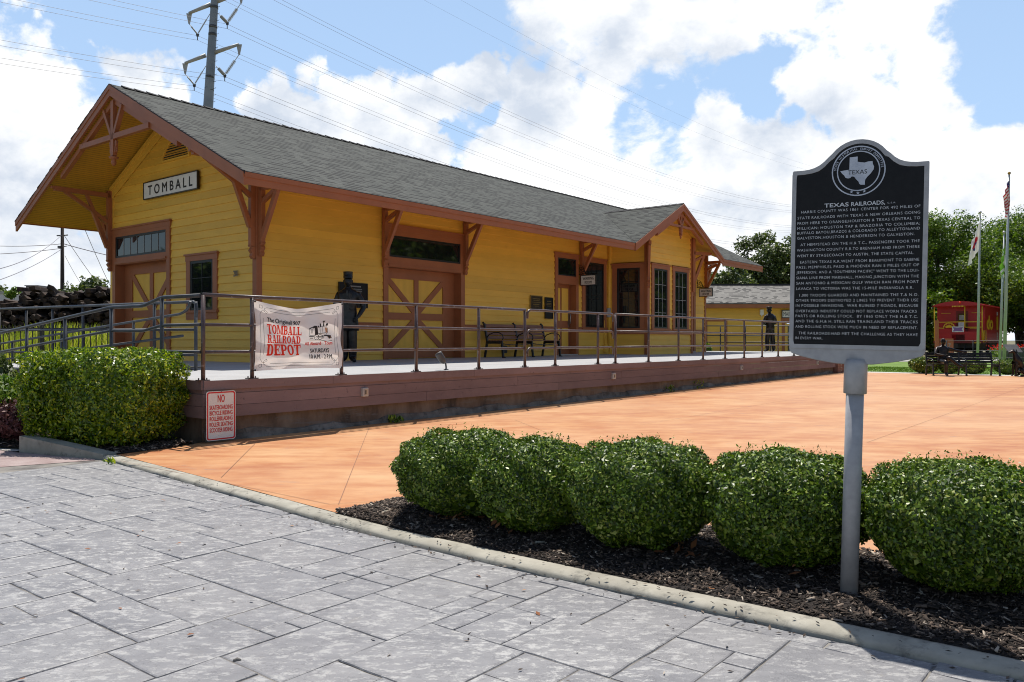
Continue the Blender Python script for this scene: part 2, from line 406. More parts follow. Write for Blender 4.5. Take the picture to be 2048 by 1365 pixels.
def found_mat():
    m, nt, b = new_mat('stained_foundation'); b.inputs['Roughness'].default_value = .9
    n = _noise(nt, 2.4, 8, .7, stretch=(.8, 1, .35)); base = _ramp(nt, n, [(.30, (.050, .040, .032)), (.48, (.165, .115, .080)), (.7, (.27, .21, .155))])
    sp = _noise(nt, 4, 8, .7, stretch=(.4, 1, 2)); sm = nt.nodes.new('ShaderNodeMapRange'); nt.links.new(sp, sm.inputs['Value']); sm.inputs['From Min'].default_value = .56; sm.inputs['From Max'].default_value = .63
    col = _mix(nt, _math(nt, 'MULTIPLY', sm.outputs[0], .6), base, (.17, .165, .155))
    nt.links.new(col, b.inputs['Base Color']); _bump(nt, b, n, .5, .02); return m
M['found'] = found_mat()
M['found2'] = pm('foundation_ledge', (.085, .075, .062), (.23, .21, .185), 3.5, .9, .5, 14, bdist=.02, wear=((.05, .045, .03), 6, .55, .12))
M['rail'] = pm('weathered_brown_rail', (.055, .033, .030), (.100, .070, .068), 7, .38, .2, 40, spec=.6, wear=((.24, .22, .23), 11, .58, .08), stretch=(1, 1, 1))
M['rail_grey'] = pm('grey_blue_rail', (.030, .035, .043), (.062, .070, .084), 6, .58, .2, 40, spec=.6, wear=((.10, .055, .045), 5, .60, .08))
M['steel'] = pm('stainless', (.45, .45, .45), None, rough=.35, metal=1)
M['black_iron'] = pm('black_iron', (.010, .010, .011), (.022, .022, .024), 6, .42)
M['white'] = pm('white_enamel', (.72, .72, .69), (.80, .80, .77), 5, .45)
M['ink'] = pm('black_ink', (.012, .012, .013), None, rough=.6)
M['red_ink'] = pm('red_ink', (.62, .012, .015), None, rough=.5)
M['bronze'] = pm('dark_bronze', (.014, .012, .012), (.040, .030, .026), 9, .33, .35, 30, metal=.75, spec=.6, bdist=.01)
M['bronze_black'] = pm('blackened_bronze', (.010, .010, .011), (.030, .029, .030), 9, .34, .35, 30, metal=.5, spec=.6, bdist=.01)
M['slat'] = pm('brown_bench_slat', (.17, .065, .035), (.26, .11, .055), 4, .5, .1, 40, stretch=(.3, 1, 1))
M['cast_grey'] = pm('cast_aluminium', (.33, .33, .34), (.42, .42, .425), 14, .5, .3, 90, metal=.2, bdist=.002)
M['letters'] = pm('raised_letters', (.60, .61, .63), None, rough=.4, metal=.2)
M['plate'] = pm('black_enamel_plate', (.004, .004, .006), (.008, .008, .010), 30, .42, .12, 120, spec=.25, bdist=.001)
M['emblem'] = pm('emblem_silver', (.42, .45, .52), (.55, .58, .64), 20, .4, metal=.2)

# ground
def street_mat():
    m, nt, b = new_mat('stamped_grey_concrete'); b.inputs['Roughness'].default_value = .50
    geo = nt.nodes.new('ShaderNodeNewGeometry'); rp = geo.outputs['Random Per Island']
    tc = nt.nodes.new('ShaderNodeTexCoord'); off = nt.nodes.new('ShaderNodeVectorMath'); off.operation = 'ADD'
    cb = nt.nodes.new('ShaderNodeCombineXYZ'); nt.links.new(_math(nt, 'MULTIPLY', rp, 37.0), cb.inputs[0]); nt.links.new(_math(nt, 'MULTIPLY', rp, 91.0), cb.inputs[1])
    nt.links.new(tc.outputs['Object'], off.inputs[0]); nt.links.new(cb.outputs[0], off.inputs[1]); v = off.outputs[0]
    n1 = _noise(nt, 2.6, 9, .66, vec=v, stretch=(1, 1.8, 1)); n2 = _noise(nt, 17, 12, .80, vec=v, stretch=(.8, 1.5, 1)); n3 = _noise(nt, .5, 4, .5)
    base = _ramp(nt, n1, [(.32, (.180, .178, .188)), (.68, (.275, .270, .275))])
    tone = _ramp(nt, rp, [(0, (.92, .92, .93)), (1, (1.07, 1.06, 1.04))])
    base = _mix(nt, 1.0, base, tone, 'MULTIPLY')
    wm = nt.nodes.new('ShaderNodeMapRange'); nt.links.new(n2, wm.inputs['Value']); wm.inputs['From Min'].default_value = .515; wm.inputs['From Max'].default_value = .575
    w3 = nt.nodes.new('ShaderNodeMapRange'); nt.links.new(n3, w3.inputs['Value']); w3.inputs['From Min'].default_value = .3; w3.inputs['From Max'].default_value = .62; w3.inputs['To Min'].default_value = .45
    col = _mix(nt, _math(nt, 'MULTIPLY', _math(nt, 'MULTIPLY', wm.outputs[0], w3.outputs[0]), .85), base, (.48, .47, .45))
    dirt = _noise(nt, 5, 7, .7); dm = nt.nodes.new('ShaderNodeMapRange'); nt.links.new(dirt, dm.inputs['Value']); dm.inputs['From Min'].default_value = .62; dm.inputs['From Max'].default_value = .78
    col = _mix(nt, _math(nt, 'MULTIPLY', dm.outputs[0], .5), col, (.20, .17, .13))
    rg = _noise(nt, 4.5, 9, .62, vec=v, stretch=(1, 1.6, 1)); vein = _math(nt, 'LESS_THAN', _math(nt, 'ABSOLUTE', _math(nt, 'SUBTRACT', rg, .5)), .006)
    col = _mix(nt, _math(nt, 'MULTIPLY', vein, .45), col, (.095, .092, .10))
    nt.links.new(col, b.inputs['Base Color'])
    # slate-like cleft relief
    vo = nt.nodes.new('ShaderNodeTexNoise'); nt.links.new(v, vo.inputs['Vector']); vo.inputs['Scale'].default_value = 2.2; vo.inputs['Detail'].default_value = 5; vo.inputs['Distortion'].default_value = 1.2
    st = _math(nt, 'SNAP', vo.outputs['Fac'], .07)
    h = _math(nt, 'ADD', _math(nt, 'MULTIPLY', st, .55), _math(nt, 'MULTIPLY', n2, .10))
    p = _bump(nt, b, h, .8, .045)
    _bump(nt, b, _noise(nt, 70, 4, .6), .25, .004, prev=p)
    return m
M['street'] = street_mat()
M['joint'] = pm('dark_joint', (.11, .10, .095), (.27, .25, .22), 3, .95)
def plaza_mat():
    m, nt, b = new_mat('orange_stained_concrete'); b.inputs['Roughness'].default_value = .55; b.inputs['Specular IOR Level'].default_value = .3
    n1 = _noise(nt, .55, 7, .62, stretch=(1, 1.6, 1)); n2 = _noise(nt, 2.2, 8, .65, stretch=(1, 2.4, 1)); n3 = _noise(nt, .18, 5, .55)
    a = _ramp(nt, n1, [(.36, (.37, .110, .034)), (.50, (.49, .205, .072)), (.63, (.61, .355, .170))])
    c = _ramp(nt, n2, [(.37, (.38, .130, .048)), (.60, (.58, .325, .155))])
    col = _mix(nt, .5, a, c)
    col = _mix(nt, _ramp(nt, n3, [(.40, (0, 0, 0)), (.66, (.55, .55, .55))]), col, (.60, .36, .20))
    g = _noise(nt, 5, 8, .75, stretch=(1, 3, 1)); gm = nt.nodes.new('ShaderNodeMapRange'); nt.links.new(g, gm.inputs['Value']); gm.inputs['From Min'].default_value = .56; gm.inputs['From Max'].default_value = .66
    g2 = _noise(nt, .9, 4, .6); g2m = nt.nodes.new('ShaderNodeMapRange'); nt.links.new(g2, g2m.inputs['Value']); g2m.inputs['From Min'].default_value = .46; g2m.inputs['From Max'].default_value = .60
    col = _mix(nt, _math(nt, 'MULTIPLY', _math(nt, 'MULTIPLY', gm.outputs[0], g2m.outputs[0]), .65), col, (.27, .19, .175))
    nt.links.new(col, b.inputs['Base Color']); _bump(nt, b, _noise(nt, 40, 5, .6), .12, .004); return m
M['plaza'] = plaza_mat()
M['score'] = pm('score_line', (.26, .14, .09), None, rough=.9)
M['kerb'] = pm('concrete_kerb', (.29, .27, .22), (.41, .385, .32), 5, .85, .35, 50, wear=((.15, .14, .12), 7, .55, .14))
M['sidewalk'] = pm('pale_concrete', (.42, .41, .38), (.54, .52, .48), 2.5, .85, .3, 50)
M['pavers'] = pm('dusty_red_paving', (.27, .19, .18), (.38, .30, .285), 5, .9, .4, 30)
M['soil'] = pm('dark_mulch', (.012, .009, .008), (.040, .030, .026), 22, .95, 1.0, 60, bdist=.03)
def chip_mat(name, stops, rough=.85, transl=0.0, spec=.3):
    m, nt, b = new_mat(name); b.inputs['Roughness'].default_value = rough; b.inputs['Specular IOR Level'].default_value = spec
    geo = nt.nodes.new('ShaderNodeNewGeometry'); col = _ramp(nt, geo.outputs['Random Per Island'], stops)
    nt.links.new(col, b.inputs['Base Color'])
    if transl:
        tr = nt.nodes.new('ShaderNodeBsdfTranslucent'); mx = nt.nodes.new('ShaderNodeMixShader'); mx.inputs[0].default_value = transl
        hs = _mix(nt, 1.0, col, (1.5, 1.7, .6), 'MULTIPLY'); nt.links.new(hs, tr.inputs[0])
        out = nt.nodes['Material Output']; nt.links.new(b.outputs[0], mx.inputs[1]); nt.links.new(tr.outputs[0], mx.inputs[2]); nt.links.new(mx.outputs[0], out.inputs[0])
    return m
M['chips'] = chip_mat('bark_chips', [(0, (.014, .011, .009)), (.6, (.052, .038, .030)), (.86, (.14, .10, .075)), (.95, (.24, .19, .15)), (1, (.5, .43, .35))])
M['dryleaf'] = chip_mat('dry_leaves', [(0, (.16, .06, .025)), (.6, (.30, .12, .05)), (1, (.42, .24, .12))])
M['leaf_bush'] = chip_mat('glossy_leaves', [(0, (.016, .038, .004)), (.5, (.068, .130, .007)), (.80, (.20, .30, .020)), (1, (.36, .38, .09))], .42, .12, .45)
M['leaf_hedge'] = chip_mat('privet_leaves', [(0, (.030, .070, .006)), (.5, (.115, .195, .008)), (.86, (.32, .40, .014)), (1, (.56, .52, .04))], .34, .28, .55)
M['leaf_tree'] = chip_mat('tree_leaves', [(0, (.028, .062, .007)), (.6, (.105, .185, .014)), (1, (.25, .33, .03))], .45, .25, .45)
M['leaf_oak'] = chip_mat('grey_green_leaves', [(0, (.032, .052, .012)), (.6, (.085, .12, .028)), (1, (.17, .20, .06))], .45, .22, .5)
M['leaf_red'] = chip_mat('purple_leaves', [(0, (.05, .018, .02)), (.6, (.11, .04, .045)), (1, (.18, .09, .08))], .5, .1)
M['leaf_lime'] = chip_mat('lime_leaves', [(0, (.05, .11, .01)), (.6, (.11, .19, .02)), (1, (.24, .30, .05))], .45, .25)
M['bark'] = pm('bark', (.055, .042, .033), (.12, .095, .075), 6, .95, .8, 20, stretch=(1, 1, .25), bdist=.03)
M['grass'] = pm('lawn', (.075, .155, .018), (.17, .26, .035), 3, .9, .6, 40)
M['weeds'] = chip_mat('tall_weeds', [(0, (.16, .22, .02)), (.5, (.31, .34, .06)), (.85, (.50, .46, .13)), (1, (.58, .48, .28))], .7, .45)
M['earth'] = pm('dry_earth', (.10, .10, .045), (.20, .17, .10), .6, .95, .5, 8)
M['gravel'] = pm('pale_gravel', (.26, .25, .23), (.50, .48, .45), 30, .95, .8, 60)
M['tie'] = chip_mat('creosoted_timber', [(0, (.022, .015, .012)), (.5, (.050, .030, .021)), (.85, (.10, .060, .038)), (1, (.17, .12, .08))], .9)
M['tie_end'] = pm('weathered_tie', (.018, .013, .011), (.070, .042, .028), 5, .9, .6, 20, stretch=(1, .3, 1), wear=((.16, .12, .085), 2.2, .58, .10))
M['pole_steel'] = pm('galvanised_pole', (.19, .22, .26), (.28, .31, .35), .5, .55, .1, 4)
M['arm_steel'] = pm('galvanised_arm', (.34, .34, .33), (.42, .42, .41), 2, .5)
M['insul'] = pm('insulator', (.42, .42, .40), None, rough=.25)
M['wire'] = pm('wire', (.22, .20, .23), None, rough=.5)
M['wood_pole'] = pm('creosote_pole', (.030, .022, .018), (.060, .042, .033), 3, .9)
M['flagpole'] = pm('flagpole_aluminium', (.38, .43, .42), (.46, .50, .49), 3, .4, metal=.3)
M['cab_red'] = pm('caboose_red', (.36, .005, .010), (.46, .008, .014), 1.5, .38, wear=((.22, .02, .02), 3, .6, .2))
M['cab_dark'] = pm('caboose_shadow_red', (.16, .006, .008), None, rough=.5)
M['cab_yellow'] = pm('caboose_yellow', (.72, .46, .02), None, rough=.4)
M['undercar'] = pm('black_underframe', (.012, .011, .011), (.03, .026, .024), 3, .7)
M['cloth'] = None
def cloth_mat(name, c, transl=.45):
    m, nt, b = new_mat(name); b.inputs['Roughness'].default_value = .6; b.inputs['Base Color'].default_value = (*c, 1)
    tr = nt.nodes.new('ShaderNodeBsdfTranslucent'); tr.inputs[0].default_value = (c[0], c[1]*.95, c[2]*.90, 1)
    mx = nt.nodes.new('ShaderNodeMixShader'); mx.inputs[0].default_value = transl; out = nt.nodes['Material Output']
    nt.links.new(b.outputs[0], mx.inputs[1]); nt.links.new(tr.outputs[0], mx.inputs[2]); nt.links.new(mx.outputs[0], out.inputs[0]); return m
M['banner'] = cloth_mat('banner_vinyl', (.90, .89, .88), .50)
M['flag_white'] = cloth_mat('flag_white', (.78, .78, .76), .35)
M['flag_red'] = cloth_mat('flag_red', (.50, .02, .04), .35)
M['flag_blue'] = cloth_mat('flag_blue', (.03, .03, .16), .3)
M['flag_green'] = cloth_mat('flag_green', (.20, .48, .04), .35)
M['banner_red'] = cloth_mat('banner_red_print', (.88, .060, .025), .5)
M['banner_black'] = cloth_mat('banner_black_print', (.02, .018, .018), .1)
M['banner_tan'] = cloth_mat('banner_tan_print', (.55, .30, .16), .3)
M['plaque'] = pm('bronze_plaque', (.035, .022, .012), (.06, .04, .022), 12, .4, metal=.6)
M['gold'] = pm('plaque_gold', (.35, .22, .06), None, rough=.4, metal=.5)
M['brick'] = pm('dark_brick', (.16, .07, .05), (.30, .16, .12), 7, .9, .4, 20)
M['build_white'] = pm('white_building', (.55, .54, .56), (.62, .61, .62), 1, .7)
M['flower_red'] = chip_mat('red_petals', [(0, (.45, .01, .01)), (1, (.7, .04, .03))], .5, .2)
M['flower_yellow'] = chip_mat('yellow_petals', [(0, (.6, .45, .03)), (1, (.8, .7, .15))], .5, .2)
M['red_lamp'] = pm('red_lamp_lens', (.9, .05, .01), None, rough=.2)
M['dark_grey'] = pm('dark_grey_metal', (.05, .05, .052), (.09, .09, .09), 5, .4)
# ---------------------------------------------------------------- the ground
def grid_ground():
    xs = [-900, -300, -120, -60, -40, -20, -10, 0, 10, 20, 40, 60, 120, 300, 900]; ys = [-400, -100, -40, -10, 0, 4, 10, 20, 30, 45, 60, 80, 150, 400, 1500]
    v = [(x, y, G(y)-.13) for y in ys for x in xs]; n = len(xs)
    f = [(j*n+i, j*n+i+1, (j+1)*n+i+1, (j+1)*n+i) for j in range(len(ys)-1) for i in range(n-1)]
    struct(raw('ground', v, f, M['earth']))
grid_ground()
def sheet(name, pts, mat, dz=0.0, zf=None):
    mb = MB(); mb.poly([(x, y, (zf(x, y) if zf else G(y))+dz) for x, y in pts]); return struct(mb.build(name, mat, recalc=False))
# kerb line (street side), from the far left end to past the right of the view
K = [(-4.52, 9.03), (-3.0, 7.56), (-1.39, 5.98), (-0.80, 5.42), (0.0, 4.76), (0.8, 4.13), (2.0, 3.20), (3.2, 2.27), (8.0, -1.45)]
def offs(line, d):
    out = []
    for i, p in enumerate(line):
        a = Vector(line[max(i-1, 0)]); b = Vector(line[min(i+1, len(line)-1)]); t = (b-a).normalized()
        out.append((p[0]-t.y*d, p[1]+t.x*d))          # left of travel = away from the street
    return out
KI = offs(K, .165)
mb = MB()
prof = [(0.010, -.06), (0.016, -.020), (0.028, -.008), (0.055, .0), (.13, .005), (.150, .002), (.155, -.03)]
fine = []
for i in range(len(K)-1):
    a = Vector(K[i]); b = Vector(K[i+1]); n = max(1, int((b-a).length/.35))
    for k in range(n): fine.append(tuple(a.lerp(b, k/n)))
fine.append(K[-1])
rows = []
for d, z in prof:
    L_ = offs(fine, d); rows.append(mb._a([(x+random.uniform(-.003, .003), y, G(y)+z+random.uniform(-.002, .002)) for x, y in L_]))
mb.smooth = True
for j in range(len(prof)-1):
    for i in range(len(fine)-1): mb.face((rows[j]+i, rows[j]+i+1, rows[j+1]+i+1, rows[j+1]+i))
# raised return of the kerb round the hedge bed
mb.smooth = False
ret = [(-4.52, 9.06), (-5.0, 9.27), (-5.78, 9.62)]; hh = [.012, .07, .15]
for i in range(2):
    (x0, y0), (x1, y1) = ret[i], ret[i+1]; n = Vector((y0-y1, x1-x0)).normalized()*-.17
    n = Vector((.07, .17))
    b = mb._a([(x0, y0, G(y0)-.06), (x1, y1, G(y1)-.06), (x1, y1, G(y1)+hh[i+1]), (x0, y0, G(y0)+hh[i]),
               (x0+n.x, y0+n.y, G(y0)-.06), (x1+n.x, y1+n.y, G(y1)-.06), (x1+n.x, y1+n.y, G(y1)+hh[i+1]), (x0+n.x, y0+n.y, G(y0)+hh[i])])
    for q in ((0, 1, 2, 3), (3, 2, 6, 7), (7, 6, 5, 4), (1, 5, 6, 2), (0, 3, 7, 4)): mb.face([b+k for k in q])
struct(mb.build('kerb', M['kerb'], recalc=True))

def street():
    """stamped slate pattern: random coursed slabs, each slightly pillowed, over a dark joint sheet"""
    mb = MB()
    ang = math.atan2(DV.y, DV.x); ca, sa = math.cos(ang), math.sin(ang)
    cell = .140; NX, NY = 110, 68
    x0, y0 = -9.0, -5.2                                # in the rotated frame
    occ = np.zeros((NX, NY), dtype=int); rr = random.Random(3)
    sizes = [(4, 3), (3, 3), (4, 4), (5, 3), (3, 2), (2, 2), (2, 3), (3, 4), (2, 1), (4, 2), (1, 2), (1, 1)]
    wts = [5, 4, 4, 3, 4, 3, 3, 3, 2, 3, 1, .5]
    def edge(p, q, n, r):
        out = []
        for k in range(n):
            t = k/n; out.append((p[0]+(q[0]-p[0])*t + (r.uniform(-.003, .003) if k else 0), p[1]+(q[1]-p[1])*t + (r.uniform(-.003, .003) if k else 0)))
        return out
    slabs = []
    for j in range(NY):
        for i in range(NX):
            if occ[i, j]: continue
            opts = []
            for s, w_ in zip(sizes, wts):
                if i+s[0] <= NX and j+s[1] <= NY and not occ[i:i+s[0], j:j+s[1]].any(): opts.append((s, w_))
            s = rr.choices([o[0] for o in opts], [o[1] for o in opts])[0]
            occ[i:i+s[0], j:j+s[1]] = 1; slabs.append((i, j, s[0], s[1]))
    def inside(x, y):                                  # street side of the kerb
        for k in range(len(K)-1):
            (ax, ay), (bx, by) = K[k], K[k+1]
            if (ax <= x <= bx): return y < ay+(by-ay)*(x-ax)/(bx-ax) + .02
        return x < K[0][0] and y < 9.03 + (K[0][0]-x)*-.62
    kx = [k[0] for k in K]
    def clamp(x, y):
        """pull a vertex back to the street side of the kerb or to the far edge"""
        if x >= K[0][0]:
            for k in range(len(K)-1):
                (ax, ay), (bx, by) = K[k], K[k+1]
                if ax <= x <= bx:
                    lim = ay+(by-ay)*(x-ax)/(bx-ax) - .012
                    return x, min(y, lim)
            return x, y
        return x, min(y, 9.0-.62*(K[0][0]-x)*-1 if False else 9.0-(K[0][0]-x)*.62*1.0)
    g = .0030
    for (i, j, w, h) in slabs:
        a0, b0 = x0+i*cell+g, y0+j*cell+g; a1, b1 = x0+(i+w)*cell-g, y0+(j+h)*cell-g
        cx, cy = (a0+a1)/2, (b0+b1)/2; X, Y = cx*ca-cy*sa, cx*sa+cy*ca
        r_ = (w+h)*cell*.4
        if Y > 12 or Y < .4 or X < -8.5 or X > 6: continue
        nseg = lambda d: max(2, int(d/.08))
        loop = edge((a0, b0), (a1, b0), nseg(a1-a0), rr)+edge((a1, b0), (a1, b1), nseg(b1-b0), rr)+edge((a1, b1), (a0, b1), nseg(a1-a0), rr)+edge((a0, b1), (a0, b0), nseg(b1-b0), rr)
        W = [(p[0]*ca-p[1]*sa, p[0]*sa+p[1]*ca) for p in loop]
        if not any(inside(*p) for p in W): continue
        if not all(inside(*p) for p in W): W = [clamp(*p) for p in W]
        tz = rr.uniform(-.0025, .0025); sx = rr.uniform(-.006, .006); sy = rr.uniform(-.006, .006)
        zz = lambda x, y, d: G(y)-.030+tz+sx*(x-X)+sy*(y-Y)+d
        mx = sum(p[0] for p in W)/len(W); my = sum(p[1] for p in W)/len(W)
        low = mb._a([(x, y, zz(x, y, -.009)) for x, y in W])
        def ins(p, d):
            v = Vector((mx-p[0], my-p[1])); L_ = v.length or 1; v = v/L_*min(d, L_*.4); return (p[0]+v.x, p[1]+v.y)
        W1 = [ins(p, .003) for p in W]; W2 = [ins(p, .010) for p in W]
        m1 = mb._a([(x, y, zz(x, y, -.003)) for x, y in W1]); m2 = mb._a([(x, y, zz(x, y, 0)) for x, y in W2])
        n = len(W)
        for k in range(n):
            mb.face((low+k, low+(k+1) % n, m1+(k+1) % n, m1+k)); mb.face((m1+k, m1+(k+1) % n, m2+(k+1) % n, m2+k))
        mb.face([m2+k for k in range(n)])
    mb.mi = 1
    far = [(-60, 9.0-(60-4.52)*.62+.0), (-4.52, 9.0)]
    pts = [(-60, -30), (60, -30), (60, -39.5)] 
    base = [(-60, -25.4), (-4.52, 9.0)] + [(x, y-.01) for x, y in K[1:]] + [(45, -30.1), (45, -60), (-60, -60)]
    mb.poly([(x, y, G(y)-.0375) for x, y in base])
    o = mb.build('street', [M['street'], M['joint']], recalc=False); struct(o)
street()

# plaza: one slab, scored
KP = [(x, y) for x, y in KI]
far_r = [(12.45, 30.35), (17.1, 27.0), (30.0, 17.6), (24.0, -13.8)]
plz = KP[:-1] + [KP[-1]] + [(24.0, -13.8)] + [(30.0, 17.6), (17.1, 27.0), (12.45, 30.35)] + [tuple(U(21.3, 4.9)[:2]), tuple(U(-4.1, 4.9)[:2]), (-3.98, 9.78)]
def plaza():
    mb = MB()
    # strips across so that the gentle fall of the slab is followed
    mb.poly([(x, y, G(y)) for x, y in plz])
    mb.mi = 1
    def line(a, b, w=.0055):
        a = Vector(a); b = Vector(b); d = (b-a).normalized(); n = Vector((-d.y, d.x))*w/2; k = max(2, int((b-a).length/1.0))
        for i in range(k):
            p = a.lerp(b, i/k); q = a.lerp(b, (i+1)/k)
            mb.poly([(p.x-n.x, p.y-n.y, G(p.y)+.004), (q.x-n.x, q.y-n.y, G(q.y)+.004), (q.x+n.x, q.y+n.y, G(q.y)+.004), (p.x+n.x, p.y+n.y, G(p.y)+.004)])
    line((-1.36, 6.43), (-2.06, 11.82)); line((-2.71, 7.64), (-3.17, 10.15)); line((-4.14, 8.67), (-1.43, 6.43)); line((-1.43, 6.43), (1.2, 7.3))
    line((.62, 10.63), (.05, 12.9)); line((.62, 10.63), (2.6, 5.8))
    for k in range(6):
        u = 3.4+k*3.4; a = U(u, 5.1); b = U(u-1.2, 12.8); line(a[:2], b[:2])
    for v in (8.2, 11.4, 14.6, 18): a = U(1, v); b = U(22, v); line(a[:2], b[:2])
    struct(mb.build('plaza', [M['plaza'], M['score']], recalc=False))
plaza()

# mulch beds
def noise2(x, y):
    return (math.sin(x*5.1+1.3)*math.cos(y*4.3+.7)+math.sin(x*11.7+y*7.9)*.5+math.sin(x*3.1-y*9.2+2.)*.4)/1.9
bed_back = [(-1.30, 6.10), (-.93, 6.66), (-.35, 6.72), (.3, 6.45), (1.25, 5.78), (2.1, 5.10), (3.0, 4.42), (4.5, 3.25), (8.6, 0.0)]
bed_front = [(x, y) for x, y in offs(K, .155)][2:]
def bed_mesh(front, back, nrow, ncol, name, crown):
    def samp(line, t):
        L_ = [0]
        for a, b in zip(line, line[1:]): L_.append(L_[-1]+math.dist(a, b))
        s = t*L_[-1]
        for i in range(len(line)-1):
            if s <= L_[i+1]: k = (s-L_[i])/(L_[i+1]-L_[i]); return (line[i][0]+(line[i+1][0]-line[i][0])*k, line[i][1]+(line[i+1][1]-line[i][1])*k)
        return line[-1]
    v = []
    for j in range(nrow+1):
        for i in range(ncol+1):
            a = samp(front, i/ncol); b = samp(back, i/ncol); t = j/nrow
            x = a[0]+(b[0]-a[0])*t; y = a[1]+(b[1]-a[1])*t
            e = min(1, min(t, 1-t)*6); z = G(y) + .002 + crown*math.sin(math.pi*t)**.5*e + e*.014*noise2(x*2, y*2) + e*random.uniform(-.006, .006)
            v.append((x, y, z))
    f = [(j*(ncol+1)+i, j*(ncol+1)+i+1, (j+1)*(ncol+1)+i+1, (j+1)*(ncol+1)+i) for j in range(nrow) for i in range(ncol)]
    o = struct(raw(name, v, f, M['soil'], smooth=True)); return np.array(v).reshape(nrow+1, ncol+1, 3)
bedg = bed_mesh(bed_front, bed_back, 34, 170, 'mulch_bed', .02)
hb_front = [(-8.6, 10.6), (-5.80, 9.72), (-5.0, 9.42), (-4.42, 9.2), (-4.0, 9.75)]
hb_back = [(-9.2, 13.0), (-6.6, 12.2), (-5.2, 11.2), (-4.3, 10.45), (-3.90, 10.05)]
bedh = bed_mesh(hb_front, hb_back, 14, 60, 'hedge_bed', .03)
def chips(name, gridv, n, lmin, lmax, mat, frac=None, rs=1, wr=(.18, .45)):
    r = np.random.default_rng(rs); nr, nc, _ = gridv.shape
    a = r.random(n)*(nr-1.001); b = r.random(n)*(nc-1.001)
    if frac: b = b*(frac[1]-frac[0]) + frac[0]*(nc-1.001)
    i = a.astype(int); j = b.astype(int); fa = (a-i)[:, None]; fb = (b-j)[:, None]
    P = (gridv[i, j]*(1-fa)*(1-fb)+gridv[i+1, j]*fa*(1-fb)+gridv[i, j+1]*(1-fa)*fb+gridv[i+1, j+1]*fa*fb)
    L_ = r.uniform(lmin, lmax, n)*r.choice([.6, 1, 1, 1.5], n); W = L_*r.uniform(*wr, n); th = r.uniform(0, 6.283, n); ti = r.normal(0, .32, n); tj = r.normal(0, .5, n)
    d = np.stack([np.cos(th)*np.cos(ti), np.sin(th)*np.cos(ti), np.sin(ti)], 1); s = np.stack([-np.sin(th)*np.cos(tj), np.cos(th)*np.cos(tj), np.sin(tj)], 1)
    P[:, 2] += .006 + r.uniform(0, .012, n)
    q = [P - d*L_[:, None]/2 - s*W[:, None]/2, P + d*L_[:, None]/2 - s*W[:, None]*.3, P + d*L_[:, None]/2 + s*W[:, None]*.35, P - d*L_[:, None]/2 + s*W[:, None]/2]
    t = np.cross(d, s)*(W[:, None]*.35)
    V = np.stack(q+[x-t for x in q], 1).reshape(-1, 3)
    F = np.array([(0, 1, 2, 3), (0, 4, 5, 1), (1, 5, 6, 2), (2, 6, 7, 3), (3, 7, 4, 0)])
    FF = (np.arange(n)[:, None, None]*8 + F[None]).reshape(-1, 4)
    o = raw(name, V, FF, mat); o['kind'] = 'stuff'; o['label'] = 'shredded bark mulch lying over the bed'; return o
chips('bark_mulch', bedg, 42000, .009, .036, M['chips'], (0, .62), 1)
chips('bark_mulch', bedh, 5000, .02, .06, M['chips'], None, 2)

# other paving and grass
sheet('sidewalk', [(-12, 4.3), (-4.55, 8.95), (-4.60, 9.04), (-5.0, 9.20), (-5.82, 9.58), (-6.4, 10.2), (-12, 11.2)], M['pavers'], -.0335)
sheet('path', [(-14, 10.2), (-6.4, 9.9), (-5.82, 9.6), (-5.75, 9.86), (-6.8, 10.5), (-14, 12.4)], M['sidewalk'], -.028)
sheet('path', [(12.45, 30.38), (17.1, 27.03), (30.0, 17.63), (30.5, 18.3), (17.6, 27.75), (12.75, 31.2)], M['sidewalk'], -.004)
sheet('lawn', [(9, 33), (12.75, 31.2), (17.6, 27.75), (40, 12), (70, 40), (60, 58), (30, 46), (12, 41.2)], M['grass'], -.03)
sheet('gravel_path', [(10, 41.0), (30, 45.8), (60, 57.6), (58, 62), (27, 49), (8, 43)], M['gravel'], -.02)
sheet('path', [(25.6, 34.2), (40, 33.2), (60, 46), (60, 52), (27.2, 37.4)], M['sidewalk'], -.02)
sheet('gravel_bed', [(-40, 19), (-8.0, 19), (4, 33), (14, 47), (10, 52), (-40, 52)], M['earth'], -.05)
def bank():
    v = []; nx, ny = 34, 14
    for j in range(ny+1):
        for i in range(nx+1):
            x = -40+i*1.0; y = 20.0+j*1.0; t = min(1, max(0, (y-20.6)/4)); z = G(y)-.06+ .75*t*t*(3-2*t) + .05*noise2(x, y)
            v.append((x, y, z))
    f = [(j*(nx+1)+i, j*(nx+1)+i+1, (j+1)*(nx+1)+i+1, (j+1)*(nx+1)+i) for j in range(ny) for i in range(nx)]
    struct(raw('grass_bank', v, f, M['earth'], smooth=True))
bank()
def weeds(name, n, x0, x1, y0, y1, zf, h, rs, mat, label):
    r = np.random.default_rng(rs); x = r.uniform(x0, x1, n); y = r.uniform(y0, y1, n); z = np.array([zf(a, b) for a, b in zip(x, y)])
    hh = r.uniform(.4, 1, n)*h*(.7+.3*np.sin(x*1.7)); w = r.uniform(.012, .03, n)*(1 if h > .4 else .5); th = r.uniform(0, 6.283, n); ln = r.normal(0, .22, (n, 2))
    s = np.stack([np.cos(th), np.sin(th), 0*th], 1)*w[:, None]; P = np.stack([x, y, z], 1); up = np.stack([ln[:, 0]*hh, ln[:, 1]*hh, hh], 1)
    V = np.stack([P-s, P+s, P+up*.6+s*.9, P+up], 1).reshape(-1, 3); F = (np.arange(n)[:, None]*4+np.array([0, 1, 2, 3])[None])
    o = raw(name, V, F, mat); o['kind'] = 'stuff'; o['label'] = label; return o
zb = lambda x, y: G(y)-.06+.75*(lambda t: t*t*(3-2*t))(min(1, max(0, (y-20.6)/4)))
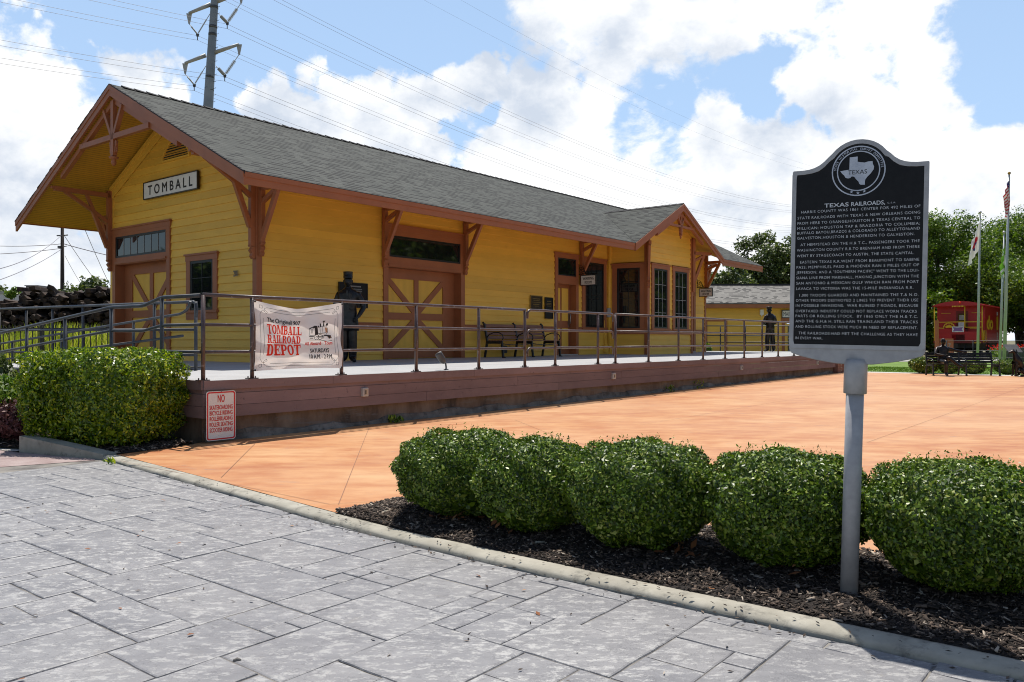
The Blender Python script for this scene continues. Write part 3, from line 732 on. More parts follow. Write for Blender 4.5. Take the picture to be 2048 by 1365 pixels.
weeds('tall_grass', 34000, -22, -9, 21.8, 27.5, zb, 1.15, 7, M['weeds'], 'tall yellow green weeds behind the black fence')
weeds('grass', 26000, 12.5, 26, 27.9, 36, lambda x, y: (G(y)-.03 if (y > 31.2-(x-12.75)*.71+.1 and y > 27.8-(x-17.6)*.70+.1) else -5), .06, 8, M['leaf_lime'], 'short mown lawn beyond the plaza')
# ---------------------------------------------------------------- the depot
E0 = .85                                            # deck height at its edge
def dz(v): return .85 + (.05*(5.04-v)/5.04 if v > 0 else .05)   # deck falls slightly outward
WL = 20.55; WB = -6.08; EZ = 4.285; EV = 1.834; SL = .5025; VC = -3.04; RZ = EZ + SL*(EV-VC); UR0 = -1.508; UR1 = 21.88
FL = .895
def zroof(v): return EZ + SL*(EV - v) if v >= VC else EZ + SL*(v - (2*VC-EV))
depot = thing('train_depot', 'long yellow wooden railway depot with grey shingle gable roof', 'depot', U(0, 0), RB)
PITCH = .168
def siding(mb, f, z0, z1, span, holes=(), out=.026):
    """lapped boards; f(a, d, z): a along wall, d outward; span(z)->(a0, a1); holes = (a0, a1, z0, z1)"""
    z = z0
    while z < z1-.005:
        zt = min(z+PITCH, z1); zm = (z+zt)/2
        s = span(zt-.001), span(z+.001)
        cuts = sorted([(h[0], h[1]) for h in holes if h[2] < zm < h[3]])
        segs = []; a = None
        lo = (s[0][0], s[1][0]); hi = (s[0][1], s[1][1])     # top/bottom extents
        cur = 'L'; left = lo
        parts = []; start = left
        for c in cuts: parts.append((start, (c[0], c[0]))); start = (c[1], c[1])
        parts.append((start, hi))
        for (t0, b0), (t1, b1) in parts:
            if b1-b0 < .01 or t1-t0 < -.001: continue
            t1 = max(t0, t1)
            b = mb._a([f(b0, 0, z), f(b1, 0, z), f(b1, out, z), f(b0, out, z), f(t1, .003, zt), f(t0, .003, zt)])
            mb.face((b+3, b+2, b+4, b+5)); mb.face((b, b+1, b+2, b+3))
        z = zt
front_holes = [(3.50, 6.08, 3.0, 4.0), (11.80, 13.06, 1.76, 3.92), (10.40, 11.40, 3.0, 3.94), (18.15, 19.55, 3.0, 3.94), (3.50, 6.08, .8, 3.08), (10.40, 11.40, .8, 3.07), (18.15, 19.55, .8, 3.07), (13.40, 17.0, .8, 5.2)]
fw = lambda a, d, z: (a, d, z)
w = MB(fuv); siding(w, fw, FL-.03, 5.12, lambda z: (0, WL), front_holes)
w.box(0, WL, -.03, -.02, FL-.05, 0) if False else None
w.build('wall', M['yellow'], depot, recalc=False)
ge = MB(fuv); fg = lambda a, d, z: (-d, a, z)        # a = v along the gable end, outward = -u
def gspan(z):
    lim = 5.10
    if z <= lim: return (WB, 0.0)
    h = z-lim; return (WB + h/SL, -h/SL)
siding(ge, fg, FL-.03, 6.62, gspan, [(-5.86, -3.42, .8, 3.20), (-5.86, -3.42, 3.1, 4.02), (-2.55, -1.44, 2.02, 3.18)])
ge.build('wall', M['yellow'], depot, recalc=False)
# back and far walls, dark interior shell behind the boards
bk = MB(fuv)
for q in ([(0, WB, .1), (WL, WB, .1), (WL, WB, 5.1), (0, WB, 5.1)], [(WL, 0, .1), (WL, WB, .1), (WL, WB, 5.1), (WL, VC, 6.62), (WL, 0, 5.1)]): bk.poly(q)
bk.build('wall', M['yellow'], depot, recalc=False)
cor = MB(fuv); cor.box(WL-.12, WL+.02, -.02, .022, .9, 5.1)

def slab(name, pts, th, mats, parent):
    """roof slab: pts (u, v, z) of the top face; first material on top, second on the underside and edges"""
    mb = MB(fuv); n = len(pts); a = mb._a(pts); b = mb._a([(p[0], p[1], p[2]-th) for p in pts])
    mb.mi = 0; mb.face([a+i for i in range(n)]); mb.mi = 1; mb.face([b+i for i in reversed(range(n))])
    mb.mi = 2
    for i in range(n): mb.face((a+i, b+i, b+(i+1) % n, a+(i+1) % n))
    return mb.build(name, mats, parent, recalc=False)
BU = 15.05; BH = 3.17; BRZ = EZ + BH*.5025; BVV = EV - BH      # cross gable over the bay
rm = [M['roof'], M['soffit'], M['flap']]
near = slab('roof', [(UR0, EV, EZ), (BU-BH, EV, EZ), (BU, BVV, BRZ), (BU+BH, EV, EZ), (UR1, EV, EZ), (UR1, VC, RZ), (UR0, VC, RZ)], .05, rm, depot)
v2 = 2*VC-EV
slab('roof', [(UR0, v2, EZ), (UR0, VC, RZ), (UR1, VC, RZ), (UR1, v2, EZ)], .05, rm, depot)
rb_ = [M['roof_bay'], M['soffit'], M['flap']]
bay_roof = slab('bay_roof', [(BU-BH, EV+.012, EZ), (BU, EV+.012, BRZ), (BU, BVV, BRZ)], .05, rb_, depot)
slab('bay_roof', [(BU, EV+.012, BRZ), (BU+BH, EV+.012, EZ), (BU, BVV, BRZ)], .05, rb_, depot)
# ridge caps
rc = MB(fuv)
u = UR0+.25
while u < UR1-.1:
    e = min(u+.3, UR1); r_ = random.uniform(0, .006)
    for s in (1, -1): rc.poly([(u, VC, RZ+.028+r_), (e, VC, RZ+.012), (e, VC+s*.13, RZ+.012-.065), (u, VC+s*.14, RZ+.028+r_-.07)])
    rc.poly([(u, VC-.14, RZ-.042+r_), (u, VC, RZ+.028+r_), (u, VC+.14, RZ-.042+r_), (u, VC, RZ-.03)])
    u += .27
rc.build('ridge_cap', M['flap'], near, recalc=False); rc = MB(fuv)
v = EV
while v > BVV+.3:
    for s in (1, -1): rc.poly([(BU, v, BRZ+.022), (BU, v-.25, BRZ+.012), (BU+s*.12, v-.25, BRZ-.048), (BU+s*.12, v, BRZ-.042)])
    v -= .25
rc.build('ridge_cap', M['flap'], bay_roof, recalc=False)
# rough shingle ends along the rake
rk = MB(fuv)
for s, vv in ((1, EV), (-1, v2)):
    n = 44
    for i in range(n):
        t0, t1 = i/n, (i+1)/n; a = VC+(vv-VC)*t0; b = VC+(vv-VC)*t1; za = RZ-(RZ-EZ)*t0; zb_ = RZ-(RZ-EZ)*t1; o_ = random.uniform(.012, .028)
        rk.prism([(UR0-o_, a, za+.004), (UR0-o_, b, zb_+.012), (UR0-o_, b, zb_-.016), (UR0-o_, a, za-.016)], (.05, 0, 0))
rk.build('shingle_edge', M['flap'], near)

# fascia, bargeboards
def brown(mb, name='trim', parent=None, bevel=0): return mb.build(name, M['brown'], parent or depot, bevel=bevel)
fa = MB(fuv)
for (a, b) in ((UR0+.02, BU-BH-.01), (BU+BH+.01, UR1-.01)):
    fa.box(a, b, EV-.05, EV-.012, EZ-.225, EZ-.012); fa.box(a, b, EV-.0119, EV+.006, EZ-.10, EZ-.014)
fa.box(UR0+.02, UR1, v2+.012, v2+.05, EZ-.048, EZ-.012)
brown(fa, 'fascia')
def rake(mb, face, off, hgt, thick, apex, foot, f0=0.0, f1=1.0, drop=0.0):
    """board following a roof edge: apex/foot = (a, z) in the plane, face(a, d, z)"""
    a0 = apex[0]+(foot[0]-apex[0])*f0; z0 = apex[1]+(foot[1]-apex[1])*f0; a1 = apex[0]+(foot[0]-apex[0])*f1; z1 = apex[1]+(foot[1]-apex[1])*f1
    mb.prism([face(a0, off, z0-drop), face(a1, off, z1-drop), face(a1, off, z1-drop-hgt), face(a0, off, z0-drop-hgt)], Vector(face(0, off+thick, 0))-Vector(face(0, off, 0)))
for parent, face, apex, feet, name in ((depot, lambda a, d, z: (UR0-d, a, z), (VC, RZ-.012), ((EV-.005, EZ-.012), (v2+.005, EZ-.012)), 'bargeboard'),
                                  (depot, lambda a, d, z: (UR1+d, a, z), (VC, RZ-.012), ((EV-.005, EZ-.012), (v2+.005, EZ-.012)), 'bargeboard'),
                                  (depot, lambda a, d, z: (a, EV+.012+d, z), (BU, BRZ-.012), ((BU-BH+.005, EZ-.012), (BU+BH-.005, EZ-.012)), 'bargeboard')):
    for ft in feet:
        mb = MB(face.__call__ if False else fuv)
        rake(mb, face, -.045, .235, .045, apex, ft); rake(mb, face, .001, .10, .014, apex, ft)
        brown(mb, name)
        m2 = MB(fuv); rake(m2, face, -.17, .11, .09, apex, ft, 0.0, .52, .27); brown(m2, 'verge_rafter')
# yellow frieze along the rake on the gable wall and soffit trim
fr = MB(fuv)
for ft in ((0.0, 5.10), (WB, 5.10)):
    fr.prism([(-.03, VC, 6.60), (-.03, ft[0], ft[1]-.03), (-.03, ft[0], ft[1]-.30), (-.03, VC, 6.33)], (-.02, 0, 0))
    fr.prism([(-.051, VC, 6.61), (-.051, ft[0], ft[1]-.01), (-.051, ft[0], ft[1]-.12), (-.051, VC, 6.50)], (-.03, 0, 0))
fr.build('frieze', M['yellow_plain'], depot)
ff = MB(fuv); ff.box(0, 13.4, .02, .035, 4.62, 5.12); ff.box(0, 13.4, .036, .055, 5.0, 5.1)
ff.build('frieze', M['yellow_plain'], depot)

# corner boards, belt course
cb = MB(fuv)
cb.box(-.035, -.0, -.11, .035, FL-.03, 5.0); cb.box(0, .10, 0, .035, FL-.03, 5.0)
brown(cb, 'corner_board', bevel=.004)
cb = MB(fuv); cb.box(-.035, 0, WB-.03, WB+.10, FL-.03, 5.0); cb.build('corner_board', M['yellow_plain'], depot)
cb = MB(fuv); cb.box(WL-.10, WL+.03, -.005, .035, FL-.03, 5.0); brown(cb, 'corner_board')
bc = MB(fuv)
for a, b in ((.10, 3.36), (6.21, 10.27), (11.52, 13.38), (17.0, 18.1), (19.6, WL-.1)): bc.box(a, b, .0, .045, 1.60, 1.735); bc.box(a, b, .0, .06, 1.7351, 1.76)
brown(bc, 'belt_course')

# gable vent
vt = thing  # (parts only)
vn = MB(fuv); vc, vz = VC, 5.40
arch = [(-.60, 0), (.60, 0), (.58, .10), (.46, .26), (.26, .41), (0, .52), (-.26, .41), (-.46, .26), (-.58, .10)]
def ring2(mb, outer, inner, d0, d1, f):
    n = len(outer)
    for i in range(n):
        j = (i+1) % n
        q = [f(*outer[i], d1), f(*outer[j], d1), f(*inner[j], d1), f(*inner[i], d1)]; mb.poly(q)
        mb.poly([f(*outer[i], d0), f(*outer[j], d0), f(*outer[j], d1), f(*outer[i], d1)]); mb.poly([f(*inner[i], d0), f(*inner[j], d0), f(*inner[j], d1), f(*inner[i], d1)])
inn = [(a*.90, .04+z*.86) for a, z in arch]
ring2(vn, arch, inn, .02, .055, lambda a, z, d: (-d, vc+a, vz+z))
vent = vn.build('vent', M['yellow_plain'], depot, recalc=False)
lv = MB(fuv)
for k in range(8):
    z = .06+k*.055; half = .53*(1-(z/.53)**1.9)**.75 if z < .52 else .03
    lv.poly([(-.022, vc-half, vz+z+.04), (-.022, vc+half, vz+z+.04), (-.05, vc+half, vz+z), (-.05, vc-half, vz+z)])
lv.build('louvre', M['yellow_plain'], vent, recalc=False)
db = MB(fuv); db.poly([(-.021, vc+a, vz+z) for a, z in inn]); db.build('backing', M['flap'], vent, recalc=False)

# ---- openings
def trim_box(mb, f, a0, a1, z0, z1, w, d=.05, head=.14, sill=True, cap=.05):
    """casing round an opening whose outside is a0..a1, z0..z1"""
    def bx(p, q, r, s, d1, d0=0): 
        P = [f(p, d0, r), f(q, d0, r), f(q, d1, r), f(p, d1, r), f(p, d0, s), f(q, d0, s), f(q, d1, s), f(p, d1, s)]
        b = mb._a(P)
        for t in ((3, 2, 1, 0), (4, 5, 6, 7), (0, 1, 5, 4), (1, 2, 6, 5), (2, 3, 7, 6), (3, 0, 4, 7)): mb.face([b+i for i in t])
    bx(a0, a0+w, z0, z1-head, d); bx(a1-w, a1, z0, z1-head, d)
    bx(a0-.02, a1+.02, z1-head, z1-.04, d+.005); bx(a0-cap, a1+cap, z1-.04, z1, d+.03)
    if sill: bx(a0-.04, a1+.04, z0-.05, z0, d+.035)
    return bx
def pane(parent, f, a0, a1, z0, z1, nx=1, nz=1, d=.02, fw_=.05, muntin='muntin', mw=.014):
    """black sash with glass and bars"""
    s = MB(fuv); t = MB()
    def bx(mb, p, q, r, ss, d0, d1):
        P = [f(p, d0, r), f(q, d0, r), f(q, d1, r), f(p, d1, r), f(p, d0, ss), f(q, d0, ss), f(q, d1, ss), f(p, d1, ss)]
        b = mb._a(P)
        for tt in ((3, 2, 1, 0), (4, 5, 6, 7), (0, 1, 5, 4), (1, 2, 6, 5), (2, 3, 7, 6), (3, 0, 4, 7)): mb.face([b+i for i in tt])
    bx(s, a0, a0+fw_, z0, z1, 0, d+.02); bx(s, a1-fw_, a1, z0, z1, 0, d+.02); bx(s, a0+fw_, a1-fw_, z0, z0+fw_, 0, d+.02); bx(s, a0+fw_, a1-fw_, z1-fw_, z1, 0, d+.02)
    s.build('window_frame', M['frame_black'], parent)
    g = MB(fuv); g.poly([f(a0+fw_, d, z0+fw_), f(a1-fw_, d, z0+fw_), f(a1-fw_, d, z1-fw_), f(a0+fw_, d, z1-fw_)]); g.build('pane', M['glass'], parent, recalc=False)
    if nx > 1 or nz > 1:
        m = MB(fuv)
        for k in range(1, nx): a = a0+fw_+(a1-a0-2*fw_)*k/nx; bx(m, a-mw/2, a+mw/2, z0+fw_, z1-fw_, d+.001, d+.010)
        for k in range(1, nz): z = z0+fw_+(z1-z0-2*fw_)*k/nz; bx(m, a0+fw_, a1-fw_, z-mw/2, z+mw/2, d+.0012, d+.009)
        m.build('glazing_bar', M[muntin], parent)
def freight_door(f, a0, a1, zt, leaf0, leaf1, ltop, t0, t1, tz0, tz1, rec, axis_mat, bars, flip=False):
    mb = MB(fuv); bx = trim_box(mb, f, a0, a1, FL-.02, zt, .145, .05, .15, sill=False)
    ha0, ha1 = a0+.145, a1-.145
    bx(ha0, ha1, tz1, zt-.15, .048); bx(ha0, ha1, ltop, tz0, .048); bx(ha0, ha1, ltop+.02, ltop+.07, .075, .0481)
    bx(ha0, t0, tz0, tz1, .048); bx(t1, ha1, tz0, tz1, .048)
    # reveals of the recess
    mb.poly([f(ha0, .0, FL-.02), f(ha0, -rec, FL-.02), f(ha0, -rec, ltop), f(ha0, 0, ltop)]); mb.poly([f(ha1, .0, FL-.02), f(ha1, -rec, FL-.02), f(ha1, -rec, ltop), f(ha1, 0, ltop)])
    mb.poly([f(ha0, 0, ltop), f(ha1, 0, ltop), f(ha1, -rec, ltop), f(ha0, -rec, ltop)])
    casing = mb.build('door_casing', M['brown'], depot, recalc=False)
    pane(casing, f, t0, t1, tz0, tz1, bars, 1, .02, .05)
    # leaf
    d = -rec
    pl = MB(fuv); pl.poly([f(ha0, d, FL), f(ha1, d, FL), f(ha1, d, ltop), f(ha0, d, ltop)])
    leaf = pl.build('door', M[axis_mat], depot, recalc=False)
    br = MB(fuv)
    z0 = FL+.02; z1 = ltop; st = .13; am = (leaf0+leaf1)/2; zm = z0+(z1-z0)*.47
    def bb(p, q, r, s, dd=.03):
        P = [f(p, d+.001, r), f(q, d+.001, r), f(q, d+dd, r), f(p, d+dd, r), f(p, d+.001, s), f(q, d+.001, s), f(q, d+dd, s), f(p, d+dd, s)]
        b = br._a(P)
        for tt in ((3, 2, 1, 0), (4, 5, 6, 7), (0, 1, 5, 4), (1, 2, 6, 5), (2, 3, 7, 6), (3, 0, 4, 7)): br.face([b+i for i in tt])
    bb(ha0, leaf0+st, z0, z1); bb(leaf1-st, ha1, z0, z1); bb(leaf0+st, leaf1-st, z1-.24, z1); bb(leaf0+st, leaf1-st, z0, z0+.20)
    bb(am-.075, am+.075, z0+.2, z1-.24, .029); bb(leaf0+st, leaf1-st, zm-.085, zm+.085, .031)
    for (pa, pz, qa, qz) in ((leaf0+st, z1-.26, am, zm+.05), (leaf1-st, z1-.26, am, zm+.05), (leaf0+st, z0+.22, am, zm-.05), (leaf1-st, z0+.22, am, zm-.05)):
        n = Vector((qz-pz, -(qa-pa))).normalized()*.07
        pts = [f(pa-n.x, d+.001, pz-n.y), f(qa-n.x, d+.001, qz-n.y), f(qa+n.x, d+.001, qz+n.y), f(pa+n.x, d+.001, pz+n.y)]
        br.prism(pts, Vector(f(0, d+.027, 0))-Vector(f(0, d+.001, 0)))
    br.build('cross_bracing', M['brown'], leaf)
    th = MB(fuv); th.poly([f(ha0, 0.03, FL+.004), f(ha1, .03, FL+.004), f(ha1, -rec, FL+.006), f(ha0, -rec, FL+.006)]); th.build('threshold', M['joint'], depot, recalc=False)
f_front = lambda a, d, z: (a, d, z); f_gable = lambda a, d, z: (-d, a, z)
freight_door(f_front, 3.38, 6.21, 4.10, 3.62, 5.79, 3.08, 3.56, 6.04, 3.32, 3.83, .24, 'bead', 1)
freight_door(f_gable, -5.98, -3.28, 4.09, -5.6, -3.50, 3.19, -5.83, -3.45, 3.36, 3.87, .22, 'bead_y', 7)
# gable window
mb = MB(fuv); trim_box(mb, f_gable, -2.60, -1.38, 2.0, 3.24, .16, .045, .16, sill=True); cs = mb.build('window_casing', M['brown'], depot); 
mb2 = MB(fuv); mb2.box(-.045, 0, -2.60, -1.38, 1.80, 1.95); mb2.build('apron', M['brown'], cs)
pane(cs, f_gable, -2.44, -1.54, 2.0, 3.08, 2, 3, .015, .055, 'frame_black', .012)
# front windows
def window(f, a0, a1, z0, z1, w=.15, nx=3, nz=4, dark=True):
    mb = MB(fuv); trim_box(mb, f, a0, a1, z0, z1, w, .045, .16, sill=True); cs = mb.build('window_casing', M['brown'], depot)
    pane(cs, f, a0+w, a1-w, z0, z1-.16, nx, nz, .015, .055, 'muntin' if not dark else 'frame_black', .014); return cs
window(f_front, 11.72, 13.14, 1.74, 3.98, .17)
# waiting-room doors
def pass_door(a0, a1, handle=True):
    f = f_front; mb = MB(fuv); w = .14; bx = trim_box(mb, f, a0, a1, FL-.02, 4.0, w, .05, .16, sill=False); ha0, ha1 = a0+w, a1-w
    bx(ha0, ha1, 3.06, 3.31, .048); rec = .2
    for p in (ha0, ha1): mb.poly([f(p, 0, FL), f(p, -rec, FL), f(p, -rec, 3.06), f(p, 0, 3.06)])
    mb.poly([f(ha0, 0, 3.06), f(ha1, 0, 3.06), f(ha1, -rec, 3.06), f(ha0, -rec, 3.06)])
    cs = mb.build('door_casing', M['brown'], depot, recalc=False); pane(cs, f, ha0, ha1, 3.31, 3.84, 1, 1, .02, .04)
    d = -rec; lf = MB(fuv); lf.poly([f(ha0, d, FL+.03), f(ha1, d, FL+.03), f(ha1, d, 3.06), f(ha0, d, 3.06)]); leaf = lf.build('door', M['brown'], depot, recalc=False)
    am = (ha0+ha1)/2; pn = MB(fuv)
    for p, q, r, s in ((ha0+.09, am-.045, 1.95, 2.95), (am+.045, ha1-.09, 1.95, 2.95), (ha0+.09, am-.045, 1.08, 1.72), (am+.045, ha1-.09, 1.08, 1.72)):
        pn.box(p, q, d+.001, d+.012, r, s)
    pn.build('door_panel', M['yellow_plain'], leaf)
    if handle:
        h = MB(fuv); h.tube([(ha1-.06, d+.03, 1.85), (ha1-.06, d+.07, 1.87), (ha1-.06, d+.07, 2.15), (ha1-.06, d+.03, 2.17)], .012); h.box(ha1-.10, ha1-.03, d+.001, d+.02, 1.75, 2.2); h.build('door_handle', M['steel'], leaf)
        h = MB(fuv); h.box(ha0+.07, ha0+.26, d+.013, d+.03, 1.72, 1.92); h.build('door_plate', M['black_iron'], leaf)
    st = MB(fuv); st.box(ha0, ha1, -rec, .12, FL-.02, FL+.03); st.build('threshold', M['sidewalk'], depot)
pass_door(10.26, 11.50); pass_door(18.05, 19.62, False)
# bay
P0, P1, P2, P3 = (13.40, 0.0), (13.66, 1.25), (16.78, 1.25), (17.04, 0.0)
def bayface(p, q):
    d = Vector((q[0]-p[0], q[1]-p[1])); L_ = d.length; d.normalize(); n = Vector((-d.y, d.x))
    if n.dot(Vector(((p[0]+q[0])/2-15.2, (p[1]+q[1])/2+1))) < 0: n = -n
    return (lambda a, dd, z: (p[0]+d.x*a+n.x*dd, p[1]+d.y*a+n.y*dd, z)), L_
fs, Ls = bayface(P0, P1); fb, Lb = bayface(P1, P2); fe, Le = bayface(P2, P3)
by = MB(fuv)
siding(by, fs, FL-.03, 5.0, lambda z: (0, Ls), [(.16, 1.16, 1.7, 3.9)])
def bspan(z):
    t = EZ + SL*(P1[0]-(BU-BH)) - .09
    if z <= t: return (0, Lb)
    h = (z-t)/SL; return (min(h, Lb/2), max(Lb-h, Lb/2))
siding(by, fb, FL-.03, BRZ-.12, bspan, [(.22, 1.45, 1.7, 3.9), (1.68, 2.9, 1.7, 3.9)])
siding(by, fe, FL-.03, 5.0, lambda z: (0, Le))
by.build('wall', M['yellow'], depot, recalc=False)
window(fs, .10, 1.20, 1.74, 3.86, .16, 2, 4)
window(fb, .24, 1.44, 1.74, 3.86, .15, 3, 4, False); window(fb, 1.69, 2.89, 1.74, 3.86, .15, 3, 4, False)
bb = MB(fuv)
for f, L_ in ((fs, Ls), (fb, Lb), (fe, Le)):
    P = [f(0, 0, 1.55), f(L_, 0, 1.55), f(L_, .045, 1.55), f(0, .045, 1.55)]; bb.prism(P, (0, 0, .135))
brown(bb, 'belt_course')
for p in (P1, P2): bb = MB(fuv); bb.box(p[0]-.07, p[0]+.07, p[1]-.07, p[1]+.05, FL-.03, 4.9); brown(bb, 'corner_board')
bb = MB(fuv); bb.box(P0[0]-.08, P0[0]+.0, 0.0, .06, FL, 4.9); bb.tube([(13.25, .06, 1.1), (13.25, .06, 4.7)], .035, 6); bb.build('downpipe', M['yellow_plain'], depot)

# ---- eave brackets: post on the wall, horizontal arm, long brace and strut
def bracket(u, v, du, dv_, kind='eave', name='bracket', zp=3.08, wid=.10, k=1.0):
    """knee bracket: wall post with turned drop, beam, lower brace to a knee, struts; du, dv_ = outward direction"""
    mb = MB(fuv); D = Vector((du, dv_, 0)).normalized(); B = Vector((u, v, 0)); up = Vector((0, 0, 1))
    P = lambda r, z: B + D*r + up*z
    if kind == 'rake': zt, zbm, L_, knee, low, inner, zs = 5.02, 4.91, 1.34, (.44, 4.48), (.10, 3.62), (.09, 4.24), (.60, 1.10)
    else: zt, zbm, L_, knee, low, inner, zs = 4.95, 4.42, .92, (.44, 4.20), (.08, 3.42), (.07, 4.10), None
    mb.bar(P(.055, zp+.20), P(.055, zt), wid, .11, up=D)
    mb.prism([P(.0, zp+.22)-D.cross(up)*wid/2, P(.0, zp-.02)-D.cross(up)*wid/2, P(.05, zp-.04)-D.cross(up)*wid/2, P(.09, zp+.02)-D.cross(up)*wid/2, P(.07, zp+.07)-D.cross(up)*wid/2, P(.115, zp+.13)-D.cross(up)*wid/2, P(.075, zp+.19)-D.cross(up)*wid/2, P(.13, zp+.24)-D.cross(up)*wid/2], D.cross(up)*wid)
    mb.bar(P(.04, zbm), P(L_*k, zbm), wid, .11); mb.bar(P(L_*k, zbm+.02), P(L_*k+.07, zbm+.02), wid*.8, .06)
    kn = (knee[0]*k, knee[1])
    if kind == 'rake':
        mb.bar(P(*low), P(*kn), wid*.85, .10, up=D); mb.bar(P(*inner), P(*kn), wid*.8, .09); mb.bar(P(*kn), P(zs[1], zbm-.04), wid*.8, .085); mb.bar(P(kn[0]-.01, kn[1]), P(zs[0], zbm-.04), wid*.75, .075, up=D)
    else:
        mb.bar(P(*low), P(.60*k, zbm-.05), wid*.85, .10, up=D); mb.bar(P(.05, 4.12), P(.50*k, zbm-.10), wid*.8, .085)
    return brown(mb, name, bevel=.004)
for u in (3.38, 6.20, 11.62): bracket(u, .035, 0, 1)
bracket(WL-.05, .035, 0, 1)
bracket(.05, .035, 0, 1); bracket(-.035, -.04, -1, 0, 'rake', zp=3.02)
bracket(-.035, WB+.03, -1, 0, 'rake', zp=3.08); bracket(.06, WB-.0, 0, -1)
bracket(P1[0], P1[1]+.05, -.55, .35, wid=.09, k=.8); bracket(P2[0], P2[1]+.05, .75, .3, wid=.09, k=.9)
bracket(WL-.02, .0, 1, .0)
# ---- gable ornaments
def ornament(f, zc, s=1.0):
    """f(a, d, z); zc = roof apex height"""
    mb = MB(fuv); q = lambda a, d, z: Vector(f(a*s, d, zc+z*s)); th = .09; upv = Vector(f(0, 1, 0))-Vector(f(0, 0, 0))
    B = lambda p, r, w_: mb.bar(q(p[0], -.03, p[1]), q(r[0], -.03, r[1]), w_*s, th, up=upv)
    B((-1.52, -1.06), (1.52, -1.06), .11)
    B((0, -.30), (0, -1.46), .11)
    B((-.40, -.44), (-.05, -1.02), .075); B((.40, -.44), (.05, -1.02), .075)
    c = q(0, -.03, -1.47)
    mb.lathe([(.05*s, 0), (.10*s, -.01*s), (.085*s, -.05*s), (.035*s, -.06*s), (.05*s, -.10*s), (.055*s, -.14*s), (.03*s, -.19*s), (.008, -.20*s)][::-1], 10, tuple(c))
    # scroll cut-outs each side of the pendant
    for sg in (-1, 1):
        pts = [q(sg*(.10+.055*math.cos(t)), -.03, -1.20+.05*math.sin(t)) for t in [x*.7 for x in range(10)]]; mb.tube(pts, .016*s, 5)
        pts = [q(sg*(.10+.05*math.cos(t)), -.03, -1.34+.045*math.sin(t)) for t in [x*.7 for x in range(10)]]; mb.tube(pts, .016*s, 5)
        mb.bar(q(sg*.13, -.03, -1.15), q(sg*.09, -.03, -1.40), .03*s, th*.6, up=upv)
    return brown(mb, 'gable_ornament')
ornament(lambda a, d, z: (UR0-d+.06, VC+a, z), RZ-.04)
ornament(lambda a, d, z: (BU+a, EV+.012+d-.09, z), BRZ-.06, .66)
# house number, meter boxes, conduit
hn = MB(fuv); put_text(hn, '201', (-.045, -.68, 2.67), (0, 1, 0), (0, 0, 1), .12, .17, 'c', .03)
for q in range(1): pass
hn.build('house_number', M['dark_grey'], depot, recalc=False)
el = MB(fuv); el.box(13.12, 13.27, .05, .13, 2.1, 2.4); eb = el.build('meter_box', M['arm_steel'], depot, bevel=.01)
el = MB(fuv); el.box(12.95, 13.1, .03, .12, .98, 1.2); el.tube([(13.0, .05, 1.2), (13.0, .05, 2.0)], .014, 6); el.build('outlet_box', M['yellow_plain'], depot)
el = MB(fuv); el.box(7.75, 7.9, .03, .10, 1.0, 1.2); el.build('outlet_box', M['dark_grey'], depot)

# ---------------------------------------------------------------- signs and plaques on the depot
def board_sign(name, label, cat, origin_uvz, face, w, h, d, lines, rim=.02, mats=('white', 'frame_black', 'ink'), group=None):
    """flat sign; face = (along, outward) unit vectors in object coordinates; lines = (text, z from centre, cap height, width)"""
    t = thing(name, label, cat, U(*origin_uvz), RB, group)
    al, ou = Vector(face[0]), Vector(face[1]); up = Vector((0, 0, 1))
    def bx(mb, a0, a1, z0, z1, d0, d1):
        P = [al*a+ou*dd+up*z for z in (z0, z1) for (a, dd) in ((a0, d0), (a1, d0), (a1, d1), (a0, d1))]
        b = mb._a(P)
        for tt in ((3, 2, 1, 0), (4, 5, 6, 7), (0, 1, 5, 4), (1, 2, 6, 5), (2, 3, 7, 6), (3, 0, 4, 7)): mb.face([b+i for i in tt])
    p = MB(); bx(p, -w/2, w/2, -h/2, h/2, 0, d); panel = p.build('panel', M[mats[0]], t)
    r = MB()
    for a0, a1, z0, z1 in ((-w/2-rim, -w/2, -h/2-rim, h/2+rim), (w/2, w/2+rim, -h/2-rim, h/2+rim), (-w/2, w/2, h/2, h/2+rim), (-w/2, w/2, -h/2-rim, -h/2)): bx(r, a0, a1, z0, z1, 0, d+.012)
    r.build('frame', M[mats[1]], t)
    for side in ((1,) if len(face) < 3 else (1, -1)):
        tx = MB()
        for s, z, ch, wd in lines:
            o = al*0 + ou*(d+.003 if side == 1 else -.003) + up*(z-ch/2); put_text(tx, s, o, al*side, up, ch, wd, 'c', .022)
        tx.build('lettering', M[mats[2]], t, recalc=False)
    return t
AX_F = ((1, 0, 0), (0, -1, 0)); AX_G = ((0, -1, 0), (-1, 0, 0))   # object coordinates: y = -v
board_sign('station_sign', 'white TOMBALL name board in a black frame on the gable wall', 'sign', (-.05, -3.19, 4.82), AX_G, 2.28, .36, .05, [('T O M B A L L', 0, .215, 1.90)])
board_sign('wall_plaque', 'small square bronze plaque left of the waiting room door', 'plaque', (9.31, .03, 2.44), AX_F, .54, .37, .02,
           [('#a', .11, .020, .36), ('#bc', .06, .016, .28), ('#def', .01, .016, .40), ('#g', -.05, .022, .30), ('#hi', -.10, .016, .2)], .02, ('plaque', 'gold', 'gold'))
board_sign('wall_plaque', 'tall narrow dark plaque closest to the waiting room door', 'plaque', (9.93, .03, 2.30), AX_F, .36, .60, .02, [('#a', .2, .018, .2), ('#bcd', .14, .012, .24), ('#ef', .10, .012, .26), ('#g', .06, .012, .22)], .015, ('plate', 'plaque', 'gold'))
